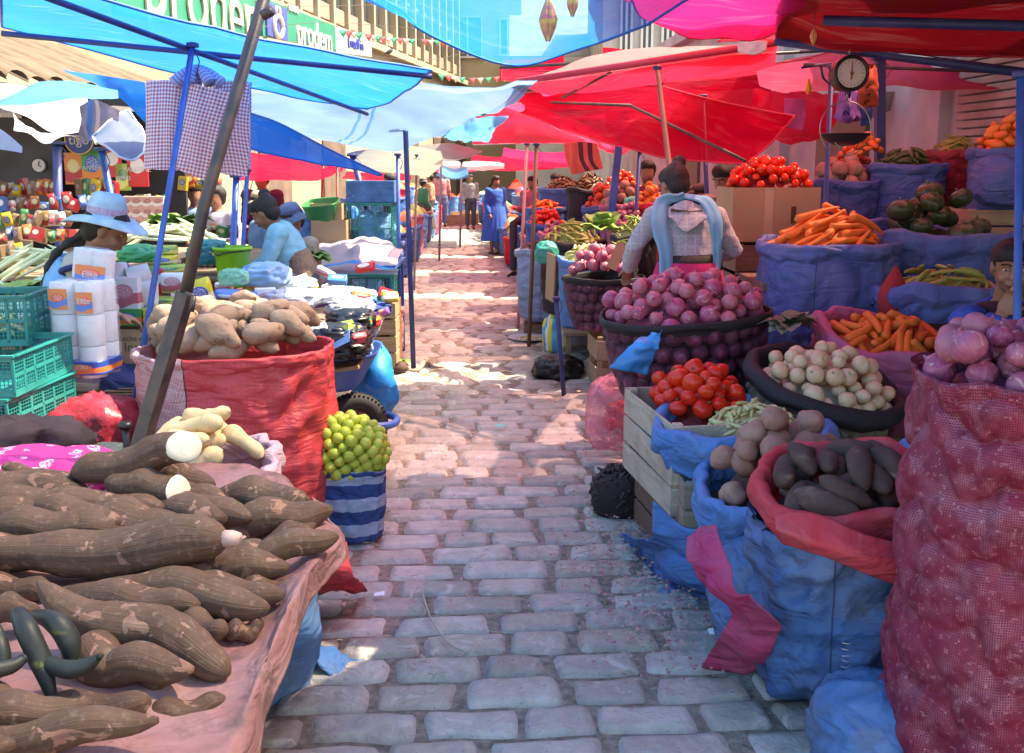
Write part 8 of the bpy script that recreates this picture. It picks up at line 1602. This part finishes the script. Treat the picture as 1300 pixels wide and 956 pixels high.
# W3 woman in pale blue, facing left
P0=at(362,352,6.9); base=np.array([P0[0],P0[1],0]); yw=PI/2-R(12); iR=Rz(-yw)
def L(px,py,Y): return iR@(at(px,py,Y)-base)
j=J(1.5,hip=L(380,358,6.95),waist=L(376,340,6.95),chest=L(360,306,6.95),neck=L(347,286,6.95),head=L(336,270,6.93),shL=L(352,296,6.74),shR=L(356,296,7.12),elL=L(340,330,6.70),wrL=L(322,344,6.8),elR=L(345,330,7.2),wrR=L(322,342,7.1),kL=(-.12,.40,.5),kR=(.12,.40,.5),anL=(-.12,.42,.07),anR=(.12,.42,.07),hyaw=0,hpitch=R(-30))
def x3(t,j,Rh,k):
    m=MB(); loft(m,[(j['hip']-[0,0.03,.03],.19,.15),(j['waist']-[0,.035,0],.17,.115),(j['chest']*.6+j['waist']*.4-[0,.05,0],.14,.09)],j['shR']-j['shL']); link('cardigan',remesh(m,plain('brown_knit',(.22,.15,.12),.95,.4,60,.6,50,.006),.012,'cardigan',2,.006,22,3,(.3,.3,2)),t)
person('seated woman in a pale blue top with black hair, bent over and facing left',base,yw,j,'top',cmat('top_paleblue',(.18,.48,.66)),'skirt',cmat('skirt_grey',(.2,.2,.26)),'bun',vox=.011,extra=x3,torso=1.6)
t=thing('stool','low wooden stool under the woman in pale blue','stool',(*base[:2],0)); m=MB(); m.box((.12,0,.52),(.36,.34,.04),bev=.008); m.build('seat',wood('stool_wood'),t,smooth=False)
for i in(-1,1):
    for q in(-1,1): m=MB(); m.box((.12+i*.14,q*.13,.249),(.035,.035,.498)); m.build('leg',wood('stool_wood'),t,smooth=False)
# W4 bucket hat
def simple(label,px,pyhead,Y,yaw,h,topmat,botmat,bottom='skirt',hair='low',hat=None,sit=False,vox=.018,dark=None,zbase=None,hp=0,**kw):
    p=at(px,pyhead,Y); hz=p[2]
    if sit:
        j=J(h); dz=hz-j['head'][2]
        for q in('hip','waist','chest','neck','head','shL','shR','elL','elR'): j[q]=j[q]+[0,0,dz]
        j['wrL']=np.array([-.08,.28,j['elL'][2]+.02]); j['wrR']=np.array([.08,.28,j['elR'][2]+.02]); j['kL']=np.array([-.11,.38,max(.3,j['hip'][2]-.05)]);j['kR']=np.array([.11,.38,max(.3,j['hip'][2]-.05)]);j['anL']=np.array([-.11,.38,.07]);j['anR']=np.array([.11,.38,.07])
    else: j=J(hz/ (1.49/1.6))
    for a,b in kw.items():
        if a in j: j[a]=np.array(b,float) if isinstance(b,(tuple,list)) else b
    j['hpitch']=hp
    return person(label,(p[0],p[1],0),yaw,j,'jacket',topmat,bottom,botmat,hair,hat,vox=vox,detail=vox<.016)
simple('person in a denim blue bucket hat sitting behind the woman in pale blue',372,280,7.7,R(150),1.5,cmat('blouse_sand',(.45,.38,.30)),cmat('skirt_steel',(.10,.18,.34)),hair='short',hat=brim_hat(cmat('hat_denim',(.12,.20,.36)),cmat('hat_denim2',(.08,.12,.25)),.125,.09,.09,.055),sit=True,vox=.014,hp=R(-20))
simple('person in a pale straw hat half hidden behind the woman in pale blue',332,262,8.3,R(120),1.5,cmat('blouse_blue',(.12,.25,.5)),cmat('skirt_steel',(.10,.18,.34)),hat=brim_hat(cmat('hat_straw',(.55,.46,.32)),cmat('hat_band_tan',(.35,.25,.15)),.14,.085,.085,.02),sit=True,vox=.02)
simple('bent person in a beige brown shirt seen behind the hanging checked cloths',222,238,9.0,R(25),1.5,cmat('shirt_taupe',(.32,.28,.24)),cmat('trouser_dark',(.05,.05,.07)),'trousers',hair='short',sit=True)
simple('child in a blue and white top right of the beige shirted person',247,246,8.8,R(200),1.3,cmat('top_bluewhite',(.15,.25,.55)),cmat('trouser_dark',(.05,.05,.07)),'trousers',sit=True)
simple('person in a pale top sitting between the checked cloths and the blue posts',275,250,8.6,R(160),1.4,cmat('top_lilac',(.45,.40,.52)),cmat('trouser_dark',(.05,.05,.07)),'trousers',sit=True)
simple('person in a dark purple jacket under the red awning at the left',332,226,10.5,R(170),1.5,cmat('jacket_purple',(.05,.035,.08)),cmat('trouser_dark',(.05,.05,.07)),'trousers',sit=True)
simple('man in a dark suit standing at the left edge of the street',495,229,15.,R(100),1.6,cmat('suit_black',(.02,.02,.03)),cmat('trouser_dark',(.05,.05,.07)),'trousers',hair='short',zbase=0)
simple('person in a green top left of the walking man',537,232,22.,R(-60),1.4,cmat('top_green',(.04,.20,.12)),cmat('skirt_brown',(.10,.07,.06)),hair='short',hat=brim_hat(cmat('hat_grey',(.2,.2,.22)),cmat('hat_grey2',(.1,.1,.1)),.12,.09,.07,.03))
simple('man in a pink shirt and blue jeans walking in the bright far street',560,221,27.,R(10),1.6,cmat('shirt_pink',(.45,.22,.22)),cmat('jeans',(.14,.24,.42)),'trousers',hair='short')
simple('woman in a bright blue dress standing at the right of the far street',629,230,18.4,R(215),1.5,cmat('dress_blue',(.02,.12,.52)),cmat('dress_blue',(.02,.12,.52)),hair='braids')
simple('person in a grey top far behind on the right of the walking man',597,226,26.,R(190),1.5,cmat('top_grey',(.25,.24,.25)),cmat('trouser_dark',(.05,.05,.07)),'trousers',hair='short')
simple('person in an orange top far behind at the stalls left of the walking man',546,226,24.,R(90),1.5,cmat('top_orange',(.5,.22,.14)),cmat('trouser_dark',(.05,.05,.07)),'trousers',hair='short')
simple('vendor with dark hair partly hidden behind the far chilies',706,230,13.,R(150),1.4,cmat('jacket_purple',(.05,.035,.08)),cmat('trouser_dark',(.05,.05,.07)),'trousers',sit=True)
simple('vendor in pink among the far right stalls beside the pinkish pole',676,232,15.,R(150),1.4,cmat('top_rose',(.5,.14,.2)),cmat('trouser_dark',(.05,.05,.07)),'trousers',sit=True)
simple('dark haired vendor sitting between the hoodie woman and the box of tomatoes',922,226,7.0,R(130),1.5,cmat('top_rust',(.25,.06,.05)),cmat('skirt_brown',(.10,.07,.06)),hair='low',sit=True,vox=.014,hp=R(-25))
simple('vendor half hidden in shade behind the red peppers',822,218,9.4,R(170),1.5,cmat('top_maroon',(.2,.03,.05)),cmat('skirt_brown',(.10,.07,.06)),sit=True)
# boy at the right edge
P0=at(1262,440,3.95); base=np.array([P0[0],P0[1],0]); yw=R(180-28); iR=Rz(-yw)
def L(px,py,Y): return iR@(at(px,py,Y)-base)
j=J(1.42,hip=L(1262,500,4.1),waist=L(1262,455,4.08),chest=L(1264,415,4.02),neck=L(1274,385,3.97),head=L(1284,338,3.90),shL=L(1318,400,3.98),shR=L(1226,408,3.9),elR=L(1236,450,3.78),wrR=L(1272,398,3.76),elL=L(1330,450,4.),wrL=L(1300,470,3.8),kL=(-.12,.3,.5),kR=(.12,.3,.5),anL=(-.12,.3,.07),anR=(.12,.3,.07),hyaw=R(8),hpitch=R(-10))
def x4(t,j,Rh,k):
    m=MB(); m.tube([j['head']+Rh@np.array([.0,.105,-.058]),j['head']+Rh@np.array([-.02,.125,-.075])],[.014,.012],8); m.build('snack',plain('bread',(.45,.27,.14),.8,.3,40,.4),t)
    m=MB(); c=j['neck']; a=np.linspace(0,2*PI,25); m.tube(np.stack([c[0]+.085*np.cos(a),c[1]+.08*np.sin(a),c[2]-.03+.02*np.sin(a)],1),.028,10,cap=False); m.build('collar',plain('collar_dark',(.05,.01,.02),.9,.2),t)
person('dark haired child in a blue top eating at the right edge',base,yw,j,'jumper',cmat('top_royal',(.02,.08,.42)),'trousers',cmat('trouser_dark',(.05,.05,.07)),'short',vox=.0065,extra=x4,hands=(.6,1.0))
